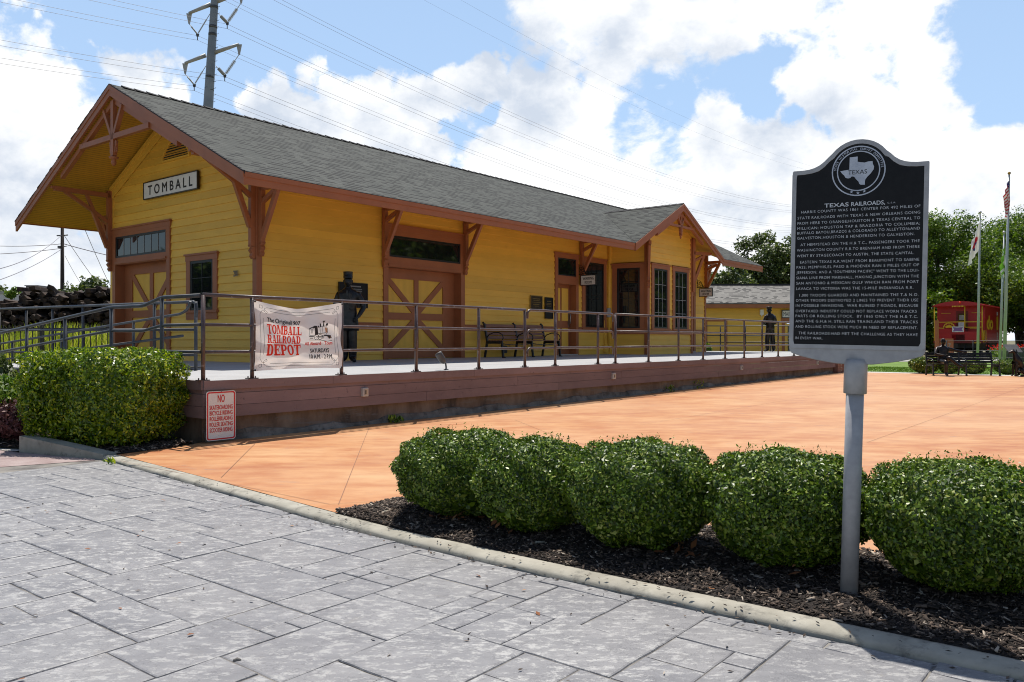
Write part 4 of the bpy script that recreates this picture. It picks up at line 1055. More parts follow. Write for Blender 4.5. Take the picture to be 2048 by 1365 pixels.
board_sign('wall_board', 'black information board on the wall behind the dark standing statue', 'notice board', (2.46, .03, 2.36), AX_F, .80, .54, .03,
           [('#abc', .20, .028, .42), ('#de', .14, .014, .5), ('#fghi', .10, .014, .5), ('#j', .06, .014, .46)], .012, ('plate', 'frame_black', 'arm_steel'))
def hanging(u, label):
    t = board_sign('hanging_sign', label, 'sign', (u, .42, 3.20), ((0, -1, 0), (-1, 0, 0), 2), .52, .28, .03, [('WAITING', .055, .085, .40), ('ROOM', -.065, .085, .25)], .022, ('white', 'black_iron', 'ink'), 'waiting room signs hanging from iron brackets')
    b = MB(lambda a, d, z: (0.015, -a, z))
    b.bar((-.40, 0, .20), (.34, 0, .20), .025, .025); b.bar((-.38, 0, .18), (-.38, 0, .52), .025, .03, up=(1, 0, 0))
    for k in range(3): b.tube([(-.36+.20*math.cos(t_)+.02*k, 0, .22+.26*math.sin(t_)*(1-.25*k)) for t_ in [x*.16 for x in range(10)]], .010, 5)
    for (ca, cz, r_) in ((-.30, .28, .045), (-.22, .25, .035), (-.32, .38, .04), (-.14, .24, .025)): b.tube([(ca+r_*math.cos(x*.8), 0, cz+r_*math.sin(x*.8)) for x in range(8)], .009, 5)
    b.tube([(-.2, 0, .2), (-.2, 0, .15)], .006, 5); b.tube([(.2, 0, .2), (.2, 0, .15)], .006, 5)
    b.build('iron_bracket', M['black_iron'], t)
    return t
hanging(11.50, 'waiting room sign hanging beside the nearer passenger door')
hanging(19.75, 'waiting room sign hanging beyond the bay window')
# ---------------------------------------------------------------- the platform
plat = thing('station_platform', 'raised concrete station platform faced with purple brown boards', 'platform', U(0, 0), RB)
deck_poly = [(-4.19, 5.04), (21.25, 5.04), (24.5, 3.2), (24.5, 2.0), (21.7, -1.4), (WL+.02, -1.4), (WL+.02, .0)]
dk = MB(fuv)
# deck surface in strips that fall outward, left end runs past the gable
def dq(pts): dk.poly([(u, v, dz(v)) for u, v in pts])
dq([(-4.19, 5.04), (21.25, 5.04), (21.25, 0), (-4.19, 0)])
dk.poly([(-4.19, 0, .9), (0.05, 0, .9), (.05, -3.2, .9), (-4.19, -3.2, .9)]); dk.poly([(-1.6, -3.2, .9), (.05, -3.2, .9), (.05, -6.3, .9), (-1.6, -6.3, .9)])
dk.poly([(21.25, 0, .9), (21.25, 5.04, .85), (24.5, 3.2, .868), (24.5, 2.0, .88), (22.7, 0, .9)]); dk.poly([(WL-.5, 0, .9), (22.7, 0, .9), (21.6, -1.4, .9), (WL-.5, -1.4, .9)])
deck = dk.build('deck', M['deck'], plat, recalc=False)
bd = MB(fuv)
def face_run(mb, a, b, out, z0, z1, th=.03, seam=None):
    """boards along a->b (uv), standing `out` proud"""
    a = Vector(a); b = Vector(b); d = (b-a).normalized(); n = Vector((d.y, -d.x))
    if n.dot(a-Vector((8, 0))) < 0: n = -n
    L_ = (b-a).length; ss = [0]+(seam or [])+[L_]
    for s0, s1 in zip(ss, ss[1:]):
        p = a+d*(s0+.0025)+n*out; q = a+d*(s1-.0025)+n*out; dd = random.uniform(-.0015, .0015)
        P = [(p.x+n.x*dd, p.y+n.y*dd, z0), (q.x+n.x*dd, q.y+n.y*dd, z0), (q.x-n.x*th, q.y-n.y*th, z0), (p.x-n.x*th, p.y-n.y*th, z0)]
        mb.prism(P, (0, 0, z1-z0))
c0, c1 = (-4.19, 5.04), (21.25, 5.04)
def seams(start, step): return [s for s in np.arange(start, 25.3, step)]
bd = MB(fuv); face_run(bd, c0, c1, .02, .735, .8485, .05, seams(2.0, 3.05)); bd.build('edge_board', M['boards'], plat)
bd = MB(fuv); face_run(bd, c0, c1, -.012, .683, .735, .03, seams(3.1, 4.9)); face_run(bd, c0, c1, -.002, .532, .680, .03, seams(2.6, 3.66)); face_run(bd, c0, c1, .0, .385, .528, .03, seams(3.9, 3.66)); bd.build('face_board', M['boards'], plat)
bd = MB(fuv); face_run(bd, c0, (-4.19, 2.2), .02, .735, .8485, .05); face_run(bd, c0, (-4.19, 2.2), -.012, .683, .735); face_run(bd, c0, (-4.19, 2.2), 0, .532, .680); face_run(bd, c0, (-4.19, 2.2), 0, .385, .528); bd.build('end_board', M['boards'], plat)
fd = MB(fuv)
def fbase(mb, a, b, nseg, out):
    r0 = []; 
    for k in range(nseg+1):
        t = k/nseg; u = a[0]+(b[0]-a[0])*t; v = a[1]+(b[1]-a[1])*t
        r0.append((u, v))
    for (u0, v0), (u1, v1) in zip(r0, r0[1:]):
        mb.poly([(u0, v0, -.1), (u1, v1, -.1), (u1, v1, .5), (u0, v0, .5)])
fbase(fd, (-4.15, 4.95), (21.2, 4.95), 40, 0); fbase(fd, (-4.1, 4.95), (-4.1, -3.2), 8, 0); fd.poly([(21.2, 4.95, -.1), (24.4, 3.1, -.1), (24.4, 3.1, .87), (21.2, 4.95, .84)])
fd.build('foundation', M['found'], plat, recalc=False)
lg = MB(fuv)                                       # rough poured footing at the base
prev = None; n = 150
for k in range(n+1):
    u = -4.13+25.3*k/n; d = .035+.018*math.sin(u*2.1)+random.uniform(-.008, .008); h = .18+.03*math.sin(u*1.3+1)+.02*math.sin(u*5.1)+random.uniform(-.012, .012)+max(0, u)*.0035
    if u > 9: h -= .03
    y_ = U(u, 5)[1]; g = G(y_)-.02
    cur = [(u, 4.95+d+.03, g), (u, 4.95+d, h*.75), (u, 4.95+d*.6, h), (u, 4.94, h+.01)]
    if prev:
        for i in range(3): lg.poly([prev[i], cur[i], cur[i+1], prev[i+1]])
    prev = cur
lg.build('footing', M['found2'], plat, recalc=False)
bp = thing('brick_pier', 'brick step pier at the far end of the platform', 'pier', U(20.55, 5.02, 0), RB)
mb = MB(); mb.box(0, .30, -.10, .25, G(30)-.05, .80); mb.box(.34, .72, -.06, .25, G(30)-.05, .72); mb.box(.72, .98, -.08, .25, G(30)-.05, .78)
mb.build('brickwork', M['brick'], bp, bevel=.006)
mb = MB()
for k in range(7): mb.box(-.006, .306, -.107, -.09, .20+k*.085, .205+k*.085)
for k in range(5): mb.box(.45+.02*(k % 2), .52+.05*(k % 2), -.085, -.06, .24+k*.1, .28+k*.1)
mb.build('mortar_joints', M['kerb'], bp)

# step lights let into the boards
def step_light(u, label):
    t = thing('step_light', label, 'light', U(u, 5.04, .585), RB, 'step lights along the platform face')
    mb = MB(); mb.box(-.055, .055, -.045, .01, -.065, .065); mb.build('housing', M['sidewalk'], t, bevel=.008)
    mb = MB(); mb.box(-.030, .030, -.052, -.044, -.04, .045); mb.build('lens', M['steel'], t)
    mb = MB(); mb.box(-.02, .0, -.056, -.0525, -.03, .03); mb.build('louvre', M['dark_grey'], t)
for u, l in ((-1.60, 'small square step light nearest the NO SKATEBOARDING sign'), (5.38, 'small step light on the platform face below the slatted bench'), (12.16, 'small step light on the platform face below the bay window'), (18.55, 'farthest small step light on the platform face, by the brick pier')): step_light(u, l)

# ---------------------------------------------------------------- railings
T0, T1, T2 = 1.915, 1.545, 1.205
def railing(name, label, u0, u1, posts, mat='rail', vv=5.0, ends=(0, 0), group=None, base=True):
    t = thing(name, label, 'railing', U(0, vv), RB, group)
    for k, z in enumerate((T0, T1, T2)):
        mb = MB(fuv); pts = []
        if ends[0]: pts += [(u0+.02, 0, z-.16), (u0+.02, 0, z-.05), (u0+.06, 0, z-.012)]
        pts += [(u0+(.10 if ends[0] else 0), 0, z)]
        n = 6
        for i in range(1, n): pts.append((u0+.1+(u1-u0-.2)*i/n, 0, z+random.uniform(-.004, .004)))
        pts += [(u1-(.10 if ends[1] else 0), 0, z)]
        if ends[1]: pts += [(u1-.06, 0, z-.012), (u1-.02, 0, z-.05), (u1-.02, 0, z-.16)]
        mb.tube(pts, .024 if k == 0 else .021, 8); mb.build('top_rail' if k == 0 else 'rail', M[mat], t)
    for p in posts:
        mb = MB(fuv); zb = dz(vv); mb.tube([(p, -.001, zb), (p, -.001, T0-.005)], .027, 8); po = mb.build('post', M[mat], t)
        if base:
            mb = MB(fuv); mb.box(p-.075, p+.075, -.05, .035, zb+.001, zb+.012); mb.build('base_plate', M[mat], po)
            for q in (-.055, .055): mb = MB(fuv); mb.tube([(p+q, -.01, zb+.01), (p+q, -.01, zb+.035)], .009, 6); mb.build('bolt', M[mat], po)
    return t
main_r = railing('railing', 'rusty brown pipe railing along the near platform edge, behind the banner', -4.17, 2.36, [-4.165, -3.47, -1.99, -.48, 1.035, 2.34])
railing('railing', 'short removable railing section with curved ends in front of the waiting room door', 2.40, 5.48, [3.31, 4.85], ends=(1, 1))
railing('railing', 'long brown railing from the bay window to the far platform end', 5.53, 20.9, [5.547, 7.0, 8.486, 9.846, 11.2, 12.48, 13.8, 15.08, 16.45, 17.9, 19.4, 20.85])
# hinge plates on the section posts
hp = thing  
# far railing across the end of the deck
t = thing('railing', 'dark level railing across the far end of the deck, before the maintenance building', 'railing', U(0, 0), RB)
a = Vector((21.75, -1.0)); b = Vector((24.35, 2.25)); e_ = Vector((24.45, 3.15))
for z in (1.95, 1.55, 1.27):
    mb = MB(fuv); mb.tube([(a.x, a.y, z), (b.x, b.y, z), (e_.x, e_.y, z)], .022, 6); mb.build('rail', M['black_iron'], t)
for k in range(5):
    p = a.lerp(b, k/4); mb = MB(fuv); mb.tube([(p.x, p.y, .88), (p.x, p.y, 1.95)], .026, 6); mb.build('post', M['black_iron'], t)
mb = MB(fuv); mb.tube([(e_.x, e_.y, .86), (e_.x, e_.y, 1.95)], .03, 6); mb.build('post', M['black_iron'], t)

# ramp on the left end: front rail, back rail and the low wall they stand on
def polyrail(t, pts, r, mat, name):
    mb = MB(fuv); P = []
    for i, p in enumerate(pts):
        p = Vector(p)
        if 0 < i < len(pts)-1:
            a = Vector(pts[i-1]); b = Vector(pts[i+1]); P += [p+(a-p).normalized()*.05, p+(b-p).normalized()*.05]
        else: P.append(p)
    mb.tube(P, r, 8); mb.build(name, M[mat], t)
uf = -4.19
t = thing('ramp_railing', 'grey front pipe railing sloping down the ramp, left of the platform corner', 'railing', U(0, 0), RB)
polyrail(t, [(uf, 4.98, T0-.012), (uf, 4.06, T0-.005), (uf, 3.58, 1.812), (uf, 2.68, 1.815), (uf, -3.8, 1.26)], .025, 'rail_grey', 'top_rail')
polyrail(t, [(uf, 4.98, T1), (uf, 4.06, T1), (uf, 3.58, 1.477), (uf, 2.68, 1.487), (uf, -3.8, .94)], .021, 'rail_grey', 'rail')
polyrail(t, [(uf, 4.98, T2), (uf, 4.06, T2), (uf, 3.58, 1.14), (uf, 2.68, 1.13), (uf, -3.8, .62)], .021, 'rail_grey', 'rail')
for v, z in ((4.06, T0), (2.68, 1.81), (1.20, 1.69), (-.20, 1.57), (-1.7, 1.44), (-3.1, 1.31)):
    mb = MB(fuv); mb.tube([(uf, v, z-1.15), (uf, v, z-.01)], .027, 8); mb.build('post', M['rail_grey'], t)
ub = -2.75
t = thing('ramp_railing', 'grey rear pipe railing running level across the gable door', 'railing', U(0, 0), RB)
polyrail(t, [(ub, 2.42, 1.70), (ub, 2.46, 1.88), (ub, 2.40, 1.955), (ub, -7.2, 2.04)], .025, 'rail_grey', 'top_rail')
polyrail(t, [(ub, 2.40, 1.52), (ub, -7.2, 1.58)], .022, 'rail_grey', 'rail'); polyrail(t, [(ub, 2.40, 1.12), (ub, -7.2, 1.10)], .022, 'rail_grey', 'rail')
for v in (2.42, 1.15, -1.45, -2.75, -4.0, -5.4): mb = MB(fuv); mb.tube([(ub, v, .6), (ub, v, 1.96)], .027, 8); mb.build('post', M['rail_grey'], t)
um = -2.90
t = thing('ramp_handrail', 'pair of grey sloping handrails on the ramp in front of the gable door', 'railing', U(0, 0), RB)
polyrail(t, [(um, 2.52, 1.95), (um, 2.46, 1.84), (um, 2.26, 1.765), (um, -5.2, 1.26), (um, -6.6, 1.25)], .021, 'rail_grey', 'rail')
polyrail(t, [(um, 2.30, 1.42), (um, -5.2, .92), (um, -6.6, .91)], .021, 'rail_grey', 'rail'); polyrail(t, [(um, 2.30, 1.06), (um, -5.2, .60)], .021, 'rail_grey', 'rail')
for v in (.75, -2.0, -4.3): mb = MB(fuv); z = 1.765-(2.26-v)*.0675; mb.tube([(um, v, z-1.0), (um, v, z)], .024, 8); mb.build('post', M['rail_grey'], t)
rp = thing('ramp', 'grey concrete access ramp falling left from the platform', 'ramp', U(0, 0), RB)
mb = MB(fuv); mb.prism([(-4.27, 2.2, .05), (-4.27, 2.2, .84), (-4.27, -6, .36), (-4.27, -6, .05)], (.14, 0, 0)); mb.build('kerb_wall', M['found2'], rp)
mb = MB(fuv); mb.prism([(-4.13, 2.2, .05), (-4.13, 2.2, .80), (-4.13, -6, .30), (-4.13, -6, .05)], (1.3, 0, 0)); mb.build('slope', M['sidewalk'], rp)
mb = MB(fuv); mb.prism([(-2.82, 2.2, .05), (-2.82, 2.2, .84), (-2.82, -3.2, .84), (-2.82, -8, .80), (-2.82, -8, .05)], (.14, 0, 0)); mb.build('kerb_wall', M['found2'], rp)
mb = MB(fuv); mb.box(-2.9, -2.55, 1.2, 2.3, .902, .93); mb.build('threshold_plate', M['dark_grey'], rp)

# ---------------------------------------------------------------- NO SKATEBOARDING sign
t = thing('notice_sign', 'white sign with red border listing NO SKATEBOARDING rules', 'sign', U(-3.985, 5.105, .415), RB)
W_, H_ = .405, .61
def rrect(w, h, r, n=5):
    out = []
    for cx, cy, a0 in ((w/2-r, h/2-r, 0), (-w/2+r, h/2-r, 90), (-w/2+r, -h/2+r, 180), (w/2-r, -h/2+r, 270)):
        for k in range(n+1): a = R(a0+90*k/n); out.append((cx+r*math.cos(a), cy+r*math.sin(a)))
    return out
tw = MB(lambda a, d, z: (a, -d, z))
o1 = rrect(W_, H_, .035); tw.prism([(a, 0, z) for a, z in o1], (0, .004, 0)); tw.build('panel', M['white'], t)
rd = MB(lambda a, d, z: (a, -d, z)); oo = rrect(W_-.018, H_-.018, .03); ii = rrect(W_-.050, H_-.050, .02)
for i in range(len(oo)):
    j = (i+1) % len(oo); rd.poly([(oo[i][0], .0055, oo[i][1]), (oo[j][0], .0055, oo[j][1]), (ii[j][0], .0055, ii[j][1]), (ii[i][0], .0055, ii[i][1])])
rd.build('border', M['red_ink'], t, recalc=False)
tx = MB()
for s, z, h, w in (('NO', .168, .092, .095), ('SKATEBOARDING', .078, .053, .318), ('BICYCLE RIDING', .008, .053, .315), ('ROLLERBLADING', -.062, .053, .315), ('ROLLER SKATING', -.132, .053, .318), ('SCOOTER RIDING', -.202, .053, .315)):
    put_text(tx, s, (0, -.006, z), (1, 0, 0), (0, 0, 1), h, w, 'c', .02)
tx.build('lettering', M['red_ink'], t, recalc=False)
for x, z in ((0, .297), (0, -.297)): bt = MB(); bt.lathe([(.006, 0), (.006, .004)], 6, (x, -.007, z)); bt.build('bolt', M['dark_grey'], t)

# ---------------------------------------------------------------- banner
t = thing('banner', 'white vinyl banner for depot tours tied to the platform railing', 'banner', U(-2.76, 5.062, 1.415), RB)
BW, BH_ = 1.46, .93
def warp(q):
    """q=(a, -, z) on the flat cloth -> hanging cloth; corners tied, top edge sags"""
    a, z = q.x/(BW/2), q.z/(BH_/2)
    s = (1-a*a); top = (z+1)/2
    sag = .105*(1-abs(a+.10)**1.25)*max(0, top)**1.6 if abs(a+.1) < 1 else 0
    bot = -.018*s*max(0, 1-top*2)*-1
    tens = .010*math.sin(2.2*math.pi*(a*.7+z*.8))*math.exp(-((abs(a)-.8)**2)*4) + .011*math.sin(5.5*(a+.4*z))*s + .006*math.sin(9*(a-.75*z)+1)+.004*math.sin(17*(a*.6+z*.5)+2)
    fold = .014*math.exp(-((a-z*.9)-.35)**2*28)*s + .012*math.exp(-((a+z*.8)+.3)**2*30)*s + .015*math.exp(-(z+.62+.1*math.sin(a*5))**2*60)
    xin = -.018*a*(1-z*z)
    return Vector((q.x+xin*1.4, q.y-(tens+fold+.01)*.9, q.z-sag+bot))
nx, nz = 90, 56; V = []; F = []
for j in range(nz+1):
    for i in range(nx+1): V.append(tuple(warp(Vector((-BW/2+BW*i/nx, 0, -BH_/2+BH_*j/nz)))))
for j in range(nz):
    for i in range(nx): F.append((j*(nx+1)+i, j*(nx+1)+i+1, (j+1)*(nx+1)+i+1, (j+1)*(nx+1)+i))
raw('cloth', V, F, M['banner'], t, smooth=True)
# slab-serif poster capitals
def slab_glyph(ch):
    S, th, sf = .27, .125, .09
    R_ = lambda x0, x1, y0, y1: [(x0, y0), (x1, y0), (x1, y1), (x0, y1)]
    def stem(x, w=S, full=True): return [R_(x, x+w, 0, 1), R_(x-sf, x+w+sf, 0, th), R_(x-sf, x+w+sf, 1-th, 1)]
    def arc(cx, cy, rx, ry, a0, a1, tx, ty, n=12):
        out = []
        for k in range(n):
            p, q = R(a0+(a1-a0)*k/n), R(a0+(a1-a0)*(k+1)/n)
            out.append([(cx+rx*math.cos(p), cy+ry*math.sin(p)), (cx+rx*math.cos(q), cy+ry*math.sin(q)), (cx+(rx-tx)*math.cos(q), cy+(ry-ty)*math.sin(q)), (cx+(rx-tx)*math.cos(p), cy+(ry-ty)*math.sin(p))])
        return out
    if ch == 'T': return [R_(.30, .57, 0, 1), R_(.21, .66, 0, th), R_(0, .87, 1-th, 1), R_(0, .09, .70, 1), R_(.78, .87, .70, 1)], .87
    if ch == 'L': return stem(sf)+[R_(sf+S, .80, 0, th), R_(.71, .80, 0, .34)], .80
    if ch == 'I': return stem(sf), S+2*sf
    if ch == 'E': return stem(sf)+[R_(sf+S, .78, 0, th), R_(.69, .78, 0, .32), R_(sf+S, .78, 1-th, 1), R_(.69, .78, .70, 1), R_(sf+S, .60, .45, .56), R_(.53, .60, .34, .67)], .80
    if ch == 'O': return arc(.43, .5, .43, .5, 0, 360, S*.92, th, 24), .86
    if ch == 'D': return stem(sf)+[R_(sf+S, .45, 0, th), R_(sf+S, .45, 1-th, 1)]+arc(.45, .5, .42, .5, -90, 90, S, th), .87
    if ch == 'P': return stem(sf)+[R_(sf+S, .48, .40, .40+th), R_(sf+S, .48, 1-th, 1)]+arc(.48, .70, .35, .30, -90, 90, S*.9, th), .83
    if ch == 'B': return stem(sf)+[R_(sf+S, .48, 0, th), R_(sf+S, .48, .44, .44+th), R_(sf+S, .48, 1-th, 1)]+arc(.48, .72, .31, .28, -90, 90, S*.85, th)+arc(.48, .285, .37, .285, -90, 90, S*.9, th), .86
    if ch == 'R': return stem(sf)+[R_(sf+S, .48, .42, .42+th), R_(sf+S, .48, 1-th, 1), [(.45, .46), (.70, .46), (.90, 0), (.62, 0)], R_(.60, .96, 0, th)]+arc(.48, .71, .34, .29, -90, 90, S*.9, th), .96
    if ch == 'A': return [[(.30, 1), (.50, 1), (.34, 0), (.14, 0)][::-1] if False else [(.38, 1), (.20, 0), (.10, 0), (.30, 1)], [(.30, 1), (.58, 1), (.86, 0), (.57, 0)], R_(.20, .68, .26, .36), R_(0, .32, 0, th), R_(.48, .95, 0, th)], .95
    if ch == 'M': return [R_(.09, .20, 0, 1), R_(.86, 1.13, 0, 1), R_(0, .30, 0, th), R_(.77, 1.22, 0, th), R_(0, .30, 1-th, 1), R_(.86, 1.22, 1-th, 1), [(.10, 1), (.38, 1), (.66, .02), (.52, .02)], [(.86, 1), (.92, 1), (.66, .02), (.56, .02)]], 1.22
    return [], .4
def slab_text(mb, s, x0, z0, h, w, y=-.0035):
    gl = [slab_glyph(c) for c in s]; gap = .055; tot = sum(g[1] for g in gl)+gap*(len(s)-1); sx = w/tot; x = 0
    for polys, gw in gl:
        for p in polys:
            # subdivide tall quads so they follow the cloth
            k = 6 if len(p) == 4 and (max(q[1] for q in p)-min(q[1] for q in p)) > .5 else 1
            if k > 1:
                bl, br_, tr, tl = p if p[0][1] < p[2][1] else (p[3], p[2], p[1], p[0])
                for i in range(k):
                    L = lambda a, b, t: (a[0]+(b[0]-a[0])*t, a[1]+(b[1]-a[1])*t)
                    qd = [L(bl, tl, i/k), L(br_, tr, i/k), L(br_, tr, (i+1)/k), L(bl, tl, (i+1)/k)]
                    mb.poly([warp(Vector((x0+(x+q[0])*sx, y, z0+q[1]*h))) for q in qd])
            else: mb.poly([warp(Vector((x0+(x+q[0])*sx, y, z0+q[1]*h))) for q in p])
        x += gw+gap
tr = MB()
slab_text(tr, 'TOMBALL', -.545, .040, .135, .555); slab_text(tr, 'RAILROAD', -.555, -.092, .120, .545); slab_text(tr, 'DEPOT', -.56, -.268, .162, .55)
put_text(tr, 'All Aboard', (.20, -.004, -.120), (1, 0, 0), (0, 0, 1), .050, .285, 'c', .026, warp=warp); put_text(tr, 'for the', (.375, -.004, -.100), (1, 0, 0), (0, 0, 1), .016, .045, 'c', .0, warp=warp)
put_text(tr, 'Tours', (.48, -.004, -.120), (1, 0, 0), (0, 0, 1), .050, .15, 'c', .026, warp=warp)
tr.build('red_lettering', M['banner_red'], t, recalc=False)
tb = MB()
put_text(tb, 'The', (-.49, -.004, .205), (1, 0, 0), (0, 0, 1), .062, .11, 'c', .026, warp=warp); put_text(tb, 'Original', (-.29, -.004, .202), (1, 0, 0), (0, 0, 1), .066, .25, 'c', .026, warp=warp)
put_text(tb, '1907', (-.085, -.004, .20), (1, 0, 0), (0, 0, 1), .062, .14, 'c', .026, warp=warp)
put_text(tb, 'SATURDAYS', (.325, -.004, -.235), (1, 0, 0), (0, 0, 1), .060, .33, 'c', .032, warp=warp)
put_text(tb, '10 A.M.', (.235, -.004, -.325), (1, 0, 0), (0, 0, 1), .062, .19, 'c', .032, warp=warp); put_text(tb, 'to', (.36, -.004, -.312), (1, 0, 0), (0, 0, 1), .02, .03, 'c', .0, warp=warp); put_text(tb, '2 P.M.', (.475, -.004, -.325), (1, 0, 0), (0, 0, 1), .062, .155, 'c', .032, warp=warp)
def ln(pts, w=.0045, closed=False, mb_=None, y=-.004):
    mbx = mb_ or tb
    if closed: pts = pts+[pts[0]]
    for (ax, az), (bx_, bz) in zip(pts, pts[1:]):
        L_ = math.hypot(bx_-ax, bz-az); 
        if L_ < 1e-6: continue
        k = max(1, int(L_/.06)); nx_, nz_ = -(bz-az)/L_*w/2, (bx_-ax)/L_*w/2
        for i in range(k):
            p = (ax+(bx_-ax)*i/k, az+(bz-az)*i/k); q = (ax+(bx_-ax)*(i+1)/k, az+(bz-az)*(i+1)/k)
            mbx.poly([warp(Vector((p[0]-nx_, y, p[1]-nz_))), warp(Vector((q[0]-nx_, y, q[1]-nz_))), warp(Vector((q[0]+nx_, y, q[1]+nz_))), warp(Vector((p[0]+nx_, y, p[1]+nz_)))])
X_, Z_ = .655, .40
ln([(-.50, Z_-.045), (.50, Z_-.045)]); ln([(-.50, -Z_+.02), (.50, -Z_+.02)]); ln([(-X_+.05, -.25), (-X_+.05, .25)]); ln([(X_-.05, -.25), (X_-.05, .25)])
ln([(-.55, Z_), (.55, Z_)]); ln([(-.55, -Z_-.02), (.55, -Z_-.02)]); ln([(-X_, -.30), (-X_, .30)]); ln([(X_, -.30), (X_, .30)])
for sx in (-1, 1):
    for sz in (-1, 1):
        cx, cz = sx*.63, sz*.365
        ln([(sx*(.66), sz*.42), (sx*.62, sz*.42), (sx*.62, sz*.38), (sx*.66, sz*.38)], .004, True)
        ln([(sx*.55, sz*Z_), (sx*.585, sz*.385), (sx*.60, sz*.35), (sx*.56, sz*.315), (sx*.545, sz*.335), (sx*.58, sz*.36), (sx*.62, sz*.355), (sx*X_, sz*.30)], .004)
# the engine drawing
cx, cz = .335, .06
E_ = lambda pts: [(cx+x, cz+z) for x, z in pts]
def blk(pts, mb_=None): (mb_ or tb).poly([warp(Vector((cx+x, -.0042, cz+z))) for x, z in pts])
blk([(-.20, .08), (-.10, .115), (-.05, .11), (-.05, .095), (-.11, .098), (-.20, .062)])
blk([(-.135, .10), (-.05, .10), (-.04, -.02), (-.10, -.03), (-.10, .08), (-.135, .075)])
ln(E_([(-.19, .065), (-.19, -.03), (-.10, -.035)]), .006); ln(E_([(-.165, .065), (-.165, 0)]), .006); ln(E_([(-.14, .07), (-.14, 0)]), .006)
ln(E_([(-.04, .085), (.115, .095), (.15, .06), (.15, .0), (.11, -.03)]), .006); ln(E_([(-.04, -.01), (.11, -.005)]), .008); ln(E_([(0, .088), (0, 0)]), .005); ln(E_([(.05, .09), (.05, 0)]), .005)
blk([(.06, .09), (.09, .09), (.085, .15), (.105, .175), (.055, .175), (.07, .15)]); blk([(.115, .095), (.155, .10), (.155, .135), (.12, .13)]); blk([(0, .09), (.03, .09), (.025, .13), (.012, .145), (.003, .13)]); blk([(-.04, .09), (-.015, .09), (-.018, .11), (-.035, .11)])
ring = lambda x, z, r: [(x+r*math.cos(k*.5236), z+r*math.sin(k*.5236)) for k in range(12)]
for x, r in ((-.07, .040), (-.005, .040), (.045, .022)): ln(E_(ring(x, -.062, r)), .007, True); ln(E_(ring(x, -.062, r*.35)), .006, True)
ln(E_([(-.20, -.045), (-.12, -.05)]), .012); ln(E_([(-.19, -.07), (-.13, -.075)]), .010)
blk([(.07, -.03), (.20, -.045), (.215, -.085), (.16, -.095), (.13, -.055), (.07, -.05)])
ln(E_([(-.20, -.098), (.0, -.108), (.12, -.13), (.22, -.125)]), .007); ln(E_([(-.07, -.055), (.06, -.05)]), .006)
tb.build('black_print', M['banner_black'], t, recalc=False)
tn = MB(); blk([(.10, .08), (.145, .055), (.145, .005), (.11, -.01)], tn); blk([(.14, -.055), (.20, -.06), (.20, -.085), (.15, -.085)], tn); tn.build('tan_print', M['banner_tan'], t, recalc=False)
tg = MB()
for sx in (-1, 1):
    for sz in (-1, 1):
        p = warp(Vector((sx*(BW/2-.01), 0, sz*(BH_/2-.012)))); q = (sx*(BW/2+.012), .055, sz*(BH_/2+.01)); tg.tube([p, (p.x, p.y-.01, p.z), q], .006, 5); tg.ball((p.x, p.y-.008, p.z), .014, 6)
tg.build('cable_tie', M['black_iron'], t)
# ---------------------------------------------------------------- the historical marker
MXY = (1.706, 4.155)
mk = thing('historical_marker', 'black and grey Texas Railroads marker plate on a grey post', 'marker', (MXY[0], MXY[1], G(MXY[1])-.02), 0.0)
base = G(MXY[1])-.02
mb = MB(); top = Vector((1.741-MXY[0]-.003, -.012, 1.255-base)); d = top.normalized()
mb.tube([d*-.05, d*.6, d*1.10], .0425, 28, True); mb.build('post', M['cast_grey'], mk)
mb = MB(); L_ = top.length
mb.tube([d*(L_-.175), d*(L_-.172), d*(L_-.025), d*(L_-.0)], [.049, .0555, .0555, .046], 28); mb.build('sleeve', M['cast_grey'], mk, bevel=0)
# plate: local x along the face, z up, y away from the reader
pl = bpy.data.objects.new('plate', None)
bpy.data.objects.remove(pl)
prz = math.atan2(-.310, .549); roll = R(1.15)
PM = Matrix.Translation((1.741-MXY[0], 4.12-MXY[1], 2.2225-base)) @ Matrix.Rotation(prz, 4, 'Z') @ Matrix.Rotation(roll, 4, 'Y')
fp = lambda x, y, z: tuple(PM @ Vector((x, y, z)))
HWp = .318
def outline(ins=0.0):
    w = HWp-ins; pts = []
    r = .158-ins; cz = -.022
    # right shoulder to left shoulder, counter-clockwise (x right, z up)
    prof = [(HWp, 0.0), (.262, .0), (.225, .004), (.195, .014), (.168, .032), (.148, .053)]
    if ins: prof = [(w, -ins), (.262, -ins), (.222, -ins+.004), (.188, -ins+.013), (.160, .012), (.138, .036)]
    top_ = [(r*math.cos(R(a)), cz+r*math.sin(R(a))) for a in range(32 if not ins else 28, 181-(32 if not ins else 28), 8)]
    pts = prof+top_+[(-x, z) for x, z in reversed(prof)]
    return pts
o_out = outline(); o_in = outline(.021)
zb_ = -.918
body = o_out + [(-HWp, zb_), (-.316, -.932), (-.305, -.945), (-.26, -.960), (-.18, -.978), (-.09, -.992), (0, -.996), (.09, -.992), (.18, -.978), (.26, -.960), (.305, -.945), (.316, -.932), (HWp, zb_)]
mb = MB(fp); mb.prism([(x, 0, z) for x, z in body], (0, .022, 0)); mb.build('frame', M['cast_grey'], mk, bevel=.003)
